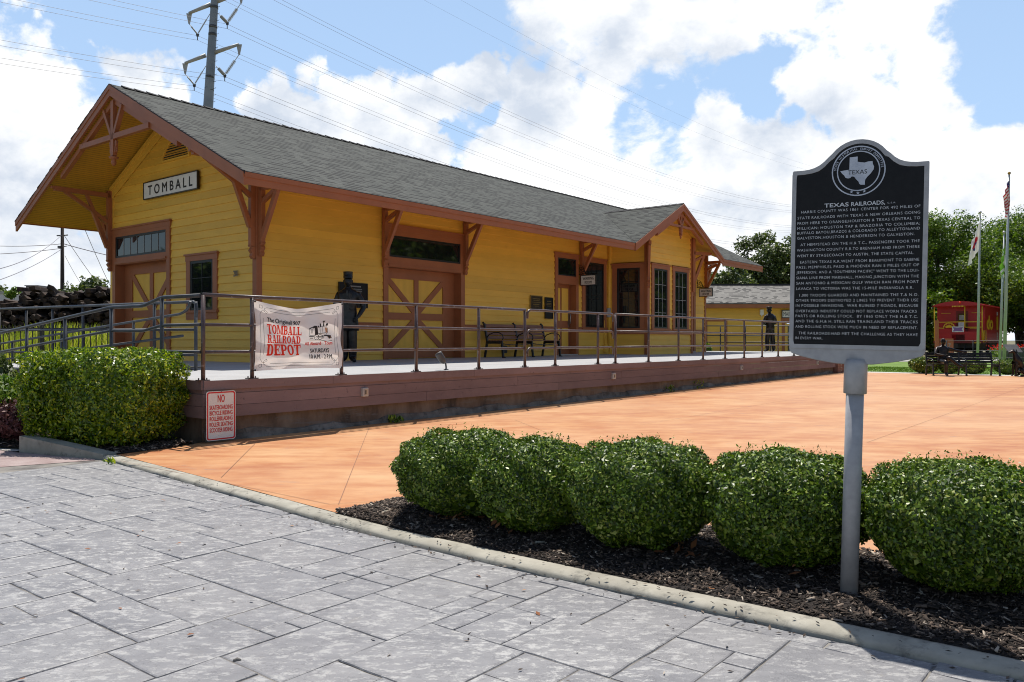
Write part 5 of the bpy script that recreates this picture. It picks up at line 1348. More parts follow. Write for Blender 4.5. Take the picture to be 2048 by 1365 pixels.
# raised rim
mb = MB(fp)
ro = o_out+[(-HWp, zb_), (HWp, zb_)]; ri = o_in+[(-HWp+.021, zb_+.021), (HWp-.021, zb_+.021)]
n = min(len(ro), len(ri))
def resample(p, n_):
    L = [0]
    for a, b in zip(p, p[1:]+p[:1]): L.append(L[-1]+math.dist(a, b))
    out = []
    for k in range(n_):
        s = L[-1]*k/n_
        for i in range(len(p)):
            if s <= L[i+1]+1e-9: t_ = (s-L[i])/max(1e-9, L[i+1]-L[i]); a = p[i]; b = p[(i+1) % len(p)]; out.append((a[0]+(b[0]-a[0])*t_, a[1]+(b[1]-a[1])*t_)); break
    return out
# pair corner to corner: same construction order, so index-wise when counts agree
if len(ro) == len(ri):
    for i in range(len(ro)):
        j = (i+1) % len(ro); mb.poly([(ro[i][0], -.006, ro[i][1]), (ro[j][0], -.006, ro[j][1]), (ri[j][0], -.006, ri[j][1]), (ri[i][0], -.006, ri[i][1])])
        mb.poly([(ro[i][0], -.006, ro[i][1]), (ro[j][0], -.006, ro[j][1]), (ro[j][0], .001, ro[j][1]), (ro[i][0], .001, ro[i][1])]); mb.poly([(ri[i][0], -.006, ri[i][1]), (ri[j][0], -.006, ri[j][1]), (ri[j][0], .001, ri[j][1]), (ri[i][0], .001, ri[i][1])])
else:
    n_ = 120; a_, b_ = resample(ro, n_), resample(ri, n_)
    for i in range(n_):
        j = (i+1) % n_; mb.poly([(a_[i][0], -.006, a_[i][1]), (a_[j][0], -.006, a_[j][1]), (b_[j][0], -.006, b_[j][1]), (b_[i][0], -.006, b_[i][1])])
mb.build('rim', M['cast_grey'], mk, recalc=False)
mb = MB(fp); mb.poly([(x, -.0015, z) for x, z in ri]); mb.build('plate', M['plate'], mk, recalc=False)
# emblem
mb = MB(fp); ec = (0, -.022)
def annulus(mb, c, r0, r1, y, n=48):
    for k in range(n):
        a, b = 6.28319*k/n, 6.28319*(k+1)/n
        mb.poly([(c[0]+r1*math.cos(a), y, c[1]+r1*math.sin(a)), (c[0]+r1*math.cos(b), y, c[1]+r1*math.sin(b)), (c[0]+r0*math.cos(b), y, c[1]+r0*math.sin(b)), (c[0]+r0*math.cos(a), y, c[1]+r0*math.sin(a))])
annulus(mb, ec, .1195, .1255, -.004); annulus(mb, ec, .0955, .101, -.004)
tx_ = [(447,402),(580,397),(582,490),(640,505),(700,515),(760,500),(830,500),(835,545),(858,600),(850,650),(800,720),(750,770),(715,820),(710,870),(712,910),(640,905),(615,885),(605,850),(560,800),(530,755),(490,745),(465,770),(430,778),(385,765),(360,720),(320,680),(290,638),(445,622)]
mb.poly([(ec[0]+(x-597)/452*.1255, -.004, ec[1]+(655-y)/448*.1255) for x, y in tx_])
def star(mb, cx, cz, r):
    for k in range(5):
        a = R(90+72*k); pts = [(cx, -.004, cz)]
        for da, rr in ((-36, .42), (0, 1), (36, .42)): pts.append((cx+r*rr*math.cos(a+R(da)), -.004, cz+r*rr*math.sin(a+R(da))))
        mb.poly(pts)
for dx, dz_ in ((-.030, -.107+.003), (0, -.111), (.030, -.107+.003)): star(mb, ec[0]+dx, ec[1]+dz_, .0085)
s = 'STATE HISTORICAL SURVEY COMMITTEE'; n = len(s)
emb = mb
for k, ch in enumerate(s):
    a = R(176-(172)*(k+.5)/n); p = (ec[0]+.1055*math.cos(a), ec[1]+.1055*math.sin(a)); rad = (math.cos(a), math.sin(a)); tan = (math.sin(a), -math.cos(a))
    if ch != ' ': put_text(emb, ch, (p[0], -.004, p[1]), (tan[0], 0, tan[1]), (rad[0], 0, rad[1]), .0105, None, 'c', .02)
emb.build('emblem', M['emblem'], mk, recalc=False)
mb = MB(fp); put_text(mb, 'TEXAS', (ec[0]-.004, -.0055, ec[1]-.016), (1, 0, 0), (0, 0, 1), .022, .088, 'c', -.005); mb.build('emblem_name', M['plate'], mk, recalc=False)
mb = MB(fp)
put_text(mb, 'TEXAS', (-.10, -.004, -.197), (1, 0, 0), (0, 0, 1), .020, .115, 'c', .02); put_text(mb, 'RAILROADS,', (.048, -.004, -.197), (1, 0, 0), (0, 0, 1), .020, .155, 'c', .02); put_text(mb, 'C. S. A.', (.155, -.004, -.194), (1, 0, 0), (0, 0, 1), .007, .036, 'c', .0)
LINES = [(452, 1, 'HARRIS COUNTY WAS 1861 CENTER FOR 492 MILES OF', 1), (486, 0, 'STATE RAILROADS WITH TEXAS & NEW ORLEANS GOING', 1), (517, 0, 'FROM HERE TO ORANGE;HOUSTON & TEXAS CENTRAL TO', 1), (547, 0, 'MILLICAN; HOUSTON TAP & BRAZORIA TO COLUMBIA;', 1), (574, 0, 'BUFFALO BAYOU,BRAZOS & COLORADO TO ALLEYTON;AND', 1), (604, 0, 'GALVESTON,HOUSTON & HENDERSON TO GALVESTON.', .96),
 (643, 1, 'AT HEMPSTEAD ON THE H.& T.C., PASSENGERS TOOK THE', 1), (675, 0, 'WASHINGTON COUNTY R.R.TO BRENHAM AND FROM THERE', 1), (708, 0, 'WENT BY STAGECOACH TO AUSTIN, THE STATE CAPITAL.', .96),
 (745, 1, 'EASTERN TEXAS R.R.WENT FROM BEAUMONT TO SABINE', 1), (775, 0, 'PASS; MEMPHIS,EL PASO & PHOENIX RAN 5 MILES OUT OF', 1), (805, 0, 'JEFFERSON; AND A "SOUTHERN PACIFIC" WENT TO THE LOUI-', 1), (837, 0, 'SIANA LINE FROM MARSHALL, MAKING JUNCTION WITH THE', 1), (868, 0, 'SAN ANTONIO & MEXICAN GULF WHICH RAN FROM PORT', 1), (900, 0, 'LAVACA TO VICTORIA WAS THE 15-MILE INDIANOLA R.R.', .96),
 (939, 1, '1,000 TROOPS GUARDED AND MAINTAINED THE T.& N.O.', 1), (969, 0, 'OTHER TROOPS DESTROYED 2 LINES TO PREVENT THEIR USE', 1), (999, 0, 'IN POSSIBLE INVASIONS.  WAR RUINED 7 ROADS, BECAUSE', 1), (1031, 0, 'OVERTAXED INDUSTRY COULD NOT REPLACE WORN TRACKS', .99), (1060, 0, 'PARTS OR ROLLING STOCK.  BY 1865 ONLY THE H.& T.C.', 1), (1090, 0, 'AND THE G.H.& H. STILL RAN TRAINS,AND THEIR TRACKS', 1), (1122, 0, 'AND ROLLING STOCK WERE MUCH IN NEED OF REPLACEMENT.', 1),
 (1160, 1, 'THE RAILROADS HAD MET THE CHALLENGE AS THEY HAVE', 1), (1189, 0, 'IN EVERY WAR.', .235)]
x0, x1 = -.288, .283
for y, ind, s, fr_ in LINES:
    z = CAMZ+(681-(260+y/2.844))/398-2.2225 + .0; xs = x0+(.017 if ind else 0); put_text(mb, s, (xs, -.004, z-.007), (1, 0, 0), (0, 0, 1), .0135, (x1-xs if ind else (x1-x0)*fr_), 'l', -.006, 1.14)
put_text(mb, '[1964]', (.262, -.004, -.905), (1, 0, 0), (0, 0, 1), .008, .038, 'c', .0)
mb.build('raised_lettering', M['letters'], mk, recalc=False)

# ---------------------------------------------------------------- benches, lamp
def park_bench(name, label, w, slat, iron, loc, rz, nframe=3, scale=1):
    t = thing(name, label, 'bench', loc, rz)
    for k in range(nframe):
        x = -w/2+w*k/(nframe-1); mb = MB()
        mb.bar((x, .27, .42), (x, .38, .90), .045, .05, up=(0, 1, 0)); mb.tube([(x, .38, .88), (x, .41, .93), (x, .44, .91)], .022, 6)
        mb.bar((x, .27, .44), (x, .36, .0), .045, .05, up=(0, 1, 0)); mb.bar((x, -.22, .42), (x, -.27, .0), .045, .05, up=(0, 1, 0)); mb.bar((x, -.27, .012), (x, -.33, .012), .05, .025)
        mb.bar((x, -.25, .40), (x, .30, .40), .04, .07)
        mb.tube([(x, .30, .50), (x, .22, .60), (x, .05, .66), (x, -.12, .66), (x, -.24, .60), (x, -.27, .52), (x, -.22, .43)], .016, 6)
        mb.build('frame', M[iron], t)
        if k < nframe-1:
            m2 = MB(); xx = [x+w/(nframe-1)*i/6 for i in range(7)]
            m2.tube([(q, -.23, .37-.04*math.sin(math.pi*i/6)) for i, q in enumerate(xx)], .012, 5); m2.build('skirt', M[iron], t)
    ss = MB()
    for k in range(5): ss.box(-w/2-.02, w/2+.02, -.25+k*.10, -.25+k*.10+.075, .435, .458)
    ss.build('seat', M[slat], t, bevel=.004)
    bs = MB()
    for k in range(4):
        y = .285+k*.028; z = .53+k*.105; bs.bar((-w/2-.02, y, z), (w/2+.02, y, z), .022, .082, up=(0, .25, 1))
    bs.build('backrest', M[slat], t, bevel=.004); return t
park_bench('bench', 'brown slatted bench with black iron arms against the yellow wall', 2.55, 'slat', 'black_iron', U(8.02, .63, dz(.6)), RB)
bb_ = park_bench('bench', 'long dark metal bench beyond the plaza where the bronze man sits', 2.1, 'bronze', 'black_iron', (15.15, 27.55, G(27.5)), R(-6)); bb_.scale = (1, 1, .86)
t = thing('spotlight', 'small dark floodlight on a stub post at the platform edge', 'light', U(.36, 4.86, dz(4.86)), RB)
mb = MB(); mb.lathe([(.045, 0), (.04, .012), (.015, .02), (.013, .06)], 10); mb.tube([(0, 0, .05), (-.01, 0, .10), (-.03, .0, .135)], .014, 8); mb.build('stem', M['dark_grey'], t)
mb = MB(); d_ = Vector((-.35, .25, .65)).normalized(); c_ = Vector((-.05, .0, .13)); mb.tube([c_-d_*.02, c_, c_+d_*.05, c_+d_*.15, c_+d_*.19, c_+d_*.188], [.02, .042, .060, .062, .064, .05], 14); mb.build('lamp_head', M['dark_grey'], t)

# ---------------------------------------------------------------- figures
def skin_body(name, J, E, mat, parent, root, sub=2):
    """J: joint -> (x, y, z, rx, ry); E: edges"""
    ks = list(J); me = bpy.data.meshes.new(name); me.from_pydata([J[k][:3] for k in ks], [(ks.index(a), ks.index(b)) for a, b in E], [])
    o = bpy.data.objects.new(name, me); C.objects.link(o)
    sk = o.modifiers.new('s', 'SKIN'); sk.use_smooth_shade = True; sk.branch_smoothing = .3
    for i, k in enumerate(ks):
        v = me.skin_vertices[0].data[i]; v.radius = (J[k][3], J[k][4] if len(J[k]) > 4 else J[k][3]); v.use_root = (k == root)
    ss = o.modifiers.new('b', 'SUBSURF'); ss.levels = sub; ss.render_levels = sub
    dg = bpy.context.evaluated_depsgraph_get(); dg.update(); m2 = bpy.data.meshes.new_from_object(o.evaluated_get(dg)); bpy.data.objects.remove(o)
    m2.name = name; m2.materials.clear(); m2.materials.append(mat)
    for p in m2.polygons: p.use_smooth = True; p.material_index = 0
    o = bpy.data.objects.new(name, m2); C.objects.link(o); o.parent = parent; return o
def hand(J, E, wrist, palm, s=1.0, curl=.5, side=1, tag_='r'):
    """palm joint plus five bent fingers; wrist is the name of the joint it grows from"""
    w = Vector(J[wrist][:3]); p = Vector(palm); d = (p-w).normalized(); a = d.cross(Vector((0, 1, 0))); a = a.normalized() if a.length > .1 else Vector((1, 0, 0)); n = a.cross(d).normalized()
    pn = 'palm'+tag_; J[pn] = (*p, .026*s, .016*s); E.append((wrist, pn))
    for i, (off, ln_) in enumerate(((-.030, .070), (-.010, .080), (.010, .075), (.028, .060))):
        k0 = p+a*off*s+d*.035*s; k1 = k0+(d*(1-curl*.3)+n*curl*.5)*ln_*.5*s; k2 = k1+(d*(1-curl)+n*curl*1.1)*ln_*.45*s
        for q, (pt, r_) in enumerate(((k0, .010), (k1, .0085), (k2, .007))): J[f'f{tag_}{i}{q}'] = (*pt, r_*s)
        E += [(pn, f'f{tag_}{i}0'), (f'f{tag_}{i}0', f'f{tag_}{i}1'), (f'f{tag_}{i}1', f'f{tag_}{i}2')]
    t0 = p+a*(-.036*side)*s-d*.005*s; t1 = t0+(a*(-.5*side)+d*.7+n*.4)*.045*s; J['t'+tag_+'0'] = (*t0, .011*s); J['t'+tag_+'1'] = (*t1, .009*s); E += [(pn, 't'+tag_+'0'), ('t'+tag_+'0', 't'+tag_+'1')]
def head_parts(t, c, face, mat, s=1.0, cap='kepi', hair=True):
    """face = horizontal unit vector the head looks along; c = head centre. nose, ears, brow, chin and cap"""
    f = Vector(face).normalized(); r = Vector((f.y, -f.x, 0)); c = Vector(c)
    P = lambda a, b, z: c+r*a*s+f*b*s+Vector((0, 0, z*s))
    # skull with facial relief as one surface
    mb = MB(); N1, N2 = 26, 20; rows = []
    for i in range(1, N2):
        ph = math.pi*i/N2; row = []
        for j in range(N1):
            th = 6.28319*j/N1; x = math.sin(ph)*math.sin(th)*.077; y = math.sin(ph)*math.cos(th)*.096; z = -math.cos(ph)*.122
            if z < -.02: k = 1-.42*((-.02-z)/.10)**1.3; x *= max(.45, k); y = y*(max(.62, k)) + (.012 if y > 0 else .004)
            if y > .03:
                y += .026*math.exp(-(x/.012)**2-((z+.018)/.020)**2) + .012*math.exp(-(x/.010)**2-((z-.012)/.022)**2)      # nose
                y += .008*math.exp(-(x/.045)**2-((z-.034)/.010)**2)                                                      # brow
                y -= .014*(math.exp(-((x-.030)/.015)**2-((z-.012)/.012)**2)+math.exp(-((x+.030)/.015)**2-((z-.012)/.012)**2))   # sockets
                y += .010*math.exp(-(x/.024)**2-((z+.052)/.007)**2) + .008*math.exp(-(x/.020)**2-((z+.068)/.006)**2) + .012*math.exp(-(x/.022)**2-((z+.098)/.014)**2)
            row.append(P(x, y, z))
        rows.append(mb._a(row))
    mb.smooth = True
    for i in range(len(rows)-1):
        for j in range(N1): mb.face((rows[i]+j, rows[i]+(j+1) % N1, rows[i+1]+(j+1) % N1, rows[i+1]+j))
    b = mb._a([P(0, .01, -.122), P(0, 0, .122)])
    for j in range(N1): mb.face((b, rows[0]+(j+1) % N1, rows[0]+j)); mb.face((b+1, rows[-1]+j, rows[-1]+(j+1) % N1))
    for sd in (-1, 1):
        mb.ball(tuple(P(sd*.080, -.005, -.005)), .018*s, 8, (.5, .8, 1.5)); mb.ball(tuple(P(sd*.030, .078, .012)), .010*s, 8)
    hd = mb.build('head', M[mat], t)
    if cap:
        cp = MB(); n = 22
        def ringz(z, rx, ry, oy=0): return cp._a([P(rx*math.sin(6.28319*k/n), oy+ry*math.cos(6.28319*k/n), z) for k in range(n)])
        if cap == 'kepi': R_ = [ringz(.048, .084, .102), ringz(.085, .086, .104), ringz(.088, .083, .100), ringz(.150, .084, .100), ringz(.165, .092, .108), ringz(.168, .078, .094)]
        else: R_ = [ringz(.045, .084, .100), ringz(.085, .086, .104), ringz(.090, .100, .118, .004), ringz(.118, .104, .122, .006), ringz(.132, .085, .10, .004)]
        cp.smooth = True
        for i in range(len(R_)-1):
            for j in range(n): cp.face((R_[i]+j, R_[i]+(j+1) % n, R_[i+1]+(j+1) % n, R_[i+1]+j))
        cp.smooth = False; cp.face([R_[-1]+j for j in range(n)])
        v = [P(.078*math.sin(a), .095*math.cos(a)+.0, .050) for a in [x*.2-1.1 for x in range(12)]]; w_ = [P(.085*math.sin(a), .15*math.cos(a)+.0, .036) for a in [x*.2-1.1 for x in range(12)]]
        for i in range(11): cp.poly([v[i], v[i+1], w_[i+1], w_[i]]); cp.poly([v[i]+Vector((0, 0, .008)), v[i+1]+Vector((0, 0, .008)), w_[i+1]+Vector((0, 0, .004)), w_[i]+Vector((0, 0, .004))])
        cp.build('cap', M[mat], hd)
    return hd
def coat(mb_name, t, secs, mat, nseg=24, folds=.006):
    """closed tailored shell from (z, cx, cy, rx, ry) sections"""
    mb = MB(); rings = []
    for q, (z, cx_, cy_, rx, ry) in enumerate(secs):
        ring_ = []
        for k in range(nseg):
            a = 6.28319*k/nseg; w_ = 1+folds*8*math.sin(a*3+q)*.12+folds*6*math.sin(a*7+q*1.7)*.12
            sx, sy = math.cos(a), math.sin(a); e = .82
            ring_.append((cx_+rx*w_*math.copysign(abs(sx)**e, sx), cy_+ry*w_*math.copysign(abs(sy)**e, sy), z))
        rings.append(mb._a(ring_))
    mb.smooth = True
    for i in range(len(rings)-1):
        for k in range(nseg): mb.face((rings[i]+k, rings[i]+(k+1) % nseg, rings[i+1]+(k+1) % nseg, rings[i+1]+k))
    mb.smooth = False; mb.face([rings[0]+k for k in reversed(range(nseg))]); mb.face([rings[-1]+k for k in range(nseg)])
    return mb.build(mb_name, M[mat], t)

# standing conductor: faces the camera side (local -y), right arm akimbo into the pocket
def conductor():
    t = thing('statue', 'black bronze statue of a standing man in kepi and long coat by the banner', 'statue', (-3.42, 17.12, dz(1.0)), R(4))
    J = {}; E = []
    J['pelvis'] = (0, .0, .95, .15, .11); J['waist'] = (0, .0, 1.10, .15, .11); J['chest'] = (0, .0, 1.33, .19, .13); J['neck'] = (0, .0, 1.54, .078, .078); J['skull'] = (0, -.01, 1.63, .06, .06)
    E += [('pelvis', 'waist'), ('waist', 'chest'), ('chest', 'neck'), ('neck', 'skull')]
    for s, n in ((-1, 'l'), (1, 'r')):
        J['hip'+n] = (s*.09, .0, .88, .125, .125); J['knee'+n] = (s*.088, -.01, .50, .105, .105); J['shin'+n] = (s*.088, .01, .28, .095, .10); J['ankle'+n] = (s*.09, .02, .09, .085, .09); J['ball'+n] = (s*.14, -.12, .05, .058, .042); J['toe'+n] = (s*.17, -.20, .042, .045, .032)
        E += [('pelvis', 'hip'+n), ('hip'+n, 'knee'+n), ('knee'+n, 'shin'+n), ('shin'+n, 'ankle'+n), ('ankle'+n, 'ball'+n), ('ball'+n, 'toe'+n)]
        J['sho'+n] = (s*.20, .0, 1.43, .072, .078); E.append(('chest', 'sho'+n))
    J['elbl'] = (-.275, .03, 1.13, .062, .066); J['wril'] = (-.265, -.06, .90, .046, .046); J['elbr'] = (.325, .04, 1.16, .062, .066); J['wrir'] = (.235, -.12, .97, .044, .044)
    E += [('shol', 'elbl'), ('elbl', 'wril'), ('shor', 'elbr'), ('elbr', 'wrir')]
    hand(J, E, 'wril', (-.255, -.09, .83), 1.0, .6, -1, 'l'); hand(J, E, 'wrir', (.195, -.15, .91), 1.1, .8, 1, 'r')
    skin_body('body', J, E, M['bronze_black'], t, 'pelvis')
    coat('coat', t, [(.66, .0, .01, .222, .17), (.76, .0, .01, .215, .165), (.85, 0, .01, .208, .16), (1.0, 0, 0, .19, .145), (1.12, 0, 0, .172, .135), (1.28, 0, 0, .20, .15), (1.40, 0, .0, .235, .145), (1.47, 0, .0, .20, .115), (1.53, 0, 0, .10, .085), (1.555, 0, 0, .075, .075)], 'bronze_black')
    head_parts(t, (0, -.02, 1.695), (0.12, -1, 0), 'bronze_black', 1.16)
    # lapels, tie and watch chain
    mb = MB(); mb.prism([(-.11, -.15, 1.42), (-.02, -.16, 1.20), (-.03, -.162, 1.44), (-.05, -.12, 1.52)], (0, -.008, 0)); mb.prism([(.11, -.15, 1.42), (.02, -.16, 1.20), (.03, -.162, 1.44), (.05, -.12, 1.52)], (0, -.008, 0))
    mb.prism([(-.018, -.165, 1.49), (.018, -.165, 1.49), (.022, -.17, 1.27), (0, -.17, 1.24), (-.022, -.17, 1.27)], (0, -.008, 0)); mb.tube([(.04, -.16, 1.12), (.09, -.165, 1.07), (.15, -.15, 1.10)], .006, 5); mb.build('lapel', M['bronze_black'], t)
conductor()
def watcher():
    t = thing('statue', 'brown bronze statue in a flat cap seen from behind, far end of the deck', 'statue', (10.45, 33.2, dz(1.6)), R(198))
    J = {}; E = []
    J['pelvis'] = (0, .0, .95, .145, .11); J['waist'] = (0, .0, 1.10, .145, .11); J['chest'] = (0, -.01, 1.33, .19, .13); J['neck'] = (0, -.03, 1.53, .078, .078); J['skull'] = (0, -.05, 1.62, .06, .06)
    E += [('pelvis', 'waist'), ('waist', 'chest'), ('chest', 'neck'), ('neck', 'skull')]
    for s, n in ((-1, 'l'), (1, 'r')):
        J['hip'+n] = (s*.10, .0, .88, .105, .11); J['knee'+n] = (s*.13, -.02, .50, .098, .10); J['shin'+n] = (s*.145, .01, .28, .088, .092); J['ankle'+n] = (s*.15, .03, .09, .076, .082); J['ball'+n] = (s*.17, -.09, .05, .048, .038); J['toe'+n] = (s*.18, -.16, .042, .038, .03)
        E += [('pelvis', 'hip'+n), ('hip'+n, 'knee'+n), ('knee'+n, 'shin'+n), ('shin'+n, 'ankle'+n), ('ankle'+n, 'ball'+n), ('ball'+n, 'toe'+n)]
        J['sho'+n] = (s*.21, .0, 1.43, .073, .078); J['elb'+n] = (s*.285, -.02, 1.15, .060, .062); J['wri'+n] = (s*.16, -.22, 1.12, .044, .044)
        E += [('chest', 'sho'+n), ('sho'+n, 'elb'+n), ('elb'+n, 'wri'+n)]; hand(J, E, 'wri'+n, (s*.09, -.27, 1.13), 1.0, .8, s, n)
    skin_body('body', J, E, M['bronze'], t, 'pelvis')
    coat('waistcoat', t, [(.88, 0, 0, .175, .14), (1.0, 0, 0, .178, .14), (1.10, 0, 0, .160, .13), (1.28, 0, 0, .195, .145), (1.41, 0, .0, .235, .14), (1.48, 0, -.01, .19, .11), (1.545, 0, -.02, .10, .09)], 'bronze', folds=.02)
    head_parts(t, (0, -.06, 1.675), (-.5, -1, 0), 'bronze', 1.16, 'flat')
    mb = MB(); mb.box(-.10, .12, -.33, -.30, 1.08, 1.22); mb.build('book', M['bronze'], t)
watcher()
def sitter():
    t = thing('statue', 'seated bronze man with crossed legs and one arm along the dark bench', 'statue', (14.42, 27.35, G(27.4)), R(-6)); t.scale = (.92, .92, .90)
    J = {}; E = []
    J['pelvis'] = (0, .10, .55, .14, .12); J['waist'] = (0, .14, .70, .14, .11); J['chest'] = (0, .17, .92, .18, .13); J['neck'] = (0, .16, 1.10, .062, .062); J['skull'] = (0, .12, 1.19, .06, .06)
    E += [('pelvis', 'waist'), ('waist', 'chest'), ('chest', 'neck'), ('neck', 'skull')]
    J['hipl'] = (-.10, .04, .55, .10, .10); J['kneel'] = (-.10, -.42, .54, .075, .078); J['anklel'] = (-.10, -.40, .09, .055, .06); J['toel'] = (-.12, -.58, .045, .042, .034)
    J['hipr'] = (.10, .04, .57, .10, .10); J['kneer'] = (.0, -.40, .70, .078, .078); J['ankler'] = (.26, -.50, .42, .055, .06); J['toer'] = (.40, -.58, .36, .042, .034)
    for n in 'lr': E += [('pelvis', 'hip'+n), ('hip'+n, 'knee'+n), ('knee'+n, 'ankle'+n), ('ankle'+n, 'toe'+n)]
    J['shol'] = (-.20, .18, 1.02, .075, .078); J['elbl'] = (-.30, -.0, .80, .060, .062); J['wril'] = (-.10, -.16, .76, .044, .044); J['shor'] = (.20, .19, 1.02, .075, .078); J['elbr'] = (.46, .24, .94, .058, .060); J['wrir'] = (.72, .22, .90, .044, .044)
    E += [('chest', 'shol'), ('shol', 'elbl'), ('elbl', 'wril'), ('chest', 'shor'), ('shor', 'elbr'), ('elbr', 'wrir')]
    hand(J, E, 'wril', (-.02, -.22, .75), 1.0, .5, -1, 'l'); hand(J, E, 'wrir', (.80, .20, .88), 1.0, .7, 1, 'r')
    skin_body('body', J, E, M['bronze'], t, 'pelvis')
    coat('jacket', t, [(.46, 0, .10, .20, .18), (.60, 0, .12, .185, .155), (.72, 0, .14, .17, .14), (.90, 0, .17, .20, .15), (1.01, 0, .17, .215, .13), (1.07, 0, .16, .15, .10), (1.12, 0, .15, .08, .08)], 'bronze', folds=.02)
    head_parts(t, (0, .10, 1.27), (-.15, -1, 0), 'bronze', 1.04, None)
sitter()
def dog():
    t = thing('dog_statue', 'dark bronze dog sitting upright at the right end of the bench', 'statue', (16.58, 26.95, G(27)), R(0))
    J = {'rump': (.22, .0, .17, .15, .13), 'back': (.13, 0, .40, .13, .12), 'chest': (.02, 0, .58, .12, .115), 'neck': (-.05, 0, .74, .075, .08), 'head': (-.10, 0, .84, .075, .07), 'muz': (-.21, 0, .79, .042, .042), 'nose': (-.27, 0, .765, .032, .03), 'tail': (.36, .05, .06, .03), 'tail2': (.48, .10, .03, .018)}
    E = [('rump', 'back'), ('back', 'chest'), ('chest', 'neck'), ('neck', 'head'), ('head', 'muz'), ('muz', 'nose'), ('rump', 'tail'), ('tail', 'tail2')]
    for s, n in ((-1, 'l'), (1, 'r')):
        J['sh'+n] = (-.03, s*.075, .50, .06, .06); J['wr'+n] = (-.06, s*.08, .22, .038, .04); J['pa'+n] = (-.07, s*.085, .04, .036, .036); J['pt'+n] = (-.13, s*.085, .03, .034, .026)
        J['kn'+n] = (.08, s*.15, .22, .07, .07); J['hk'+n] = (.20, s*.16, .05, .040, .036); J['ht'+n] = (.02, s*.16, .03, .038, .028)
        E += [('chest', 'sh'+n), ('sh'+n, 'wr'+n), ('wr'+n, 'pa'+n), ('pa'+n, 'pt'+n), ('rump', 'kn'+n), ('kn'+n, 'hk'+n), ('hk'+n, 'ht'+n)]
    skin_body('body', J, E, M['bronze'], t, 'rump')
    mb = MB()
    for s in (-1, 1): mb.prism([(-.06, s*.055, .90), (-.08, s*.09, .86), (-.06, s*.11, .76), (-.03, s*.085, .80)], (.02, 0, 0))
    mb.build('ear', M['bronze'], t)
dog()
t = thing('lectern_plaque', 'small tilted plaque on a thin dark post at the right edge', 'plaque', (17.55, 28.6, G(28)), R(-15))
mb = MB(); mb.tube([(0, 0, 0), (0, 0, .78)], .03, 8); mb.build('post', M['black_iron'], t)
mb = MB(); mb.prism([(-.24, -.13, .76), (.20, -.13, .76), (.10, .16, 1.02), (-.34, .16, 1.02)], (0, .01, .02)); mb.build('plaque', M['dark_grey'], t)
# ---------------------------------------------------------------- maintenance building
mt_ = thing('maintenance_building', 'low yellow building with weathered shingle roof beyond the platform', 'building', (9.0, 50.0, .2), R(0))
MWd = 11.6
mb = MB(); z = .0; f = lambda a, d, z: (a, -d, z)
siding(mb, f, 0, 3.30, lambda z: (0, MWd), [(7.75, 9.85, -.1, 2.15)], .02); mb.poly([(0, 0, 0), (0, 8, 0), (0, 8, 3.3), (0, 4, 4.9), (0, 0, 3.3)]); mb.poly([(MWd, 0, 0), (MWd, 8, 0), (MWd, 8, 3.3), (MWd, 4, 4.9), (MWd, 0, 3.3)])
mb.build('wall', M['yellow'], mt_, recalc=False)
mb = MB(); mb.prism([(-.4, -.55, 3.42), (-.4, 4, 4.78), (-.4, 8.5, 3.42), (-.4, 8.5, 3.34), (-.4, 4, 4.70), (-.4, -.55, 3.34)], (MWd+.8, 0, 0)); rf = mb.build('roof', M['roof_old'], mt_)
mb = MB(); mb.box(1.2, MWd-.2, 3.86, 4.14, 4.76, 4.86); mb.build('ridge_vent', M['flap'], rf)
mb = MB(); mb.box(-.4, MWd+.4, -.53, -.50, 3.10, 3.34); mb.box(-.4, MWd+.4, -.50, 0, 3.10, 3.12); mb.build('fascia', M['brown'], mt_)
mb = MB(); mb.box(7.45, 7.62, -.06, 0, 0, 2.30); mb.box(9.98, 10.15, -.06, 0, 0, 2.30); mb.box(7.40, 10.2, -.07, 0, 2.30, 2.52); mb.box(4.0, 4.12, -.05, 0, .0, 2.4); mb.box(2.9, 4.0, -.05, 0, 2.3, 2.4)
mb.box(2.8, 2.9, -.05, 0, .0, 2.4); mb.build('door_casing', M['brown'], mt_)
for i in range(2):
    a = 7.75+i*1.06; mb = MB(); mb.box(a-.13, a+1.0, -.03, .03, 0, 2.15); dr = mb.build('door', M['yellow_plain'], mt_)
    mb = MB(); mb.box(a+.05, a+.85, -.05, -.031, .15, 2.0); mb.build('pane', M['glass'], dr)
    mb = MB()
    for k in range(1, 2): mb.box(a+.05+.8*k/2-.02, a+.07+.8*k/2, -.06, -.051, .15, 2.0)
    for k in range(1, 5): mb.box(a+.05, a+.85, -.06, -.0512, .15+1.85*k/5-.015, .15+1.85*k/5+.015)
    mb.build('glazing_bar', M['muntin'], dr)
mb = MB(); mb.box(6.1, 6.3, -.15, 0, 2.70, 3.02); mb.lathe([(.03, 0), (.06, .1)], 6, (6.2, -.08, 2.6)); mb.build('wall_lamp', M['white'], mt_)
t = thing('building_sign', 'white MAINTENANCE sign over the double door', 'sign', (17.25, 49.9, 2.95), 0)
mb = MB(); mb.box(-.80, .80, -.03, 0, -.20, .20); mb.build('panel', M['white'], t)
mb = MB()
for q in ((-.85, .85, .20, .24), (-.85, .85, -.24, -.20), (-.85, -.80, -.20, .20), (.80, .85, -.20, .20)): mb.box(q[0], q[1], -.04, 0, q[2], q[3])
mb.build('frame', M['frame_black'], t); mb = MB(); put_text(mb, 'MAINTENANCE', (0, -.035, -.14), (1, 0, 0), (0, 0, 1), .28, 1.5, 'c', .0); mb.build('lettering', M['ink'], t, recalc=False)

# ---------------------------------------------------------------- caboose
cx0 = Vector((29.75, 57.85, 0)); cb_ = thing('caboose', 'red railway caboose with yellow handrails on the track', 'caboose', (29.75, 57.85, .2), RB)
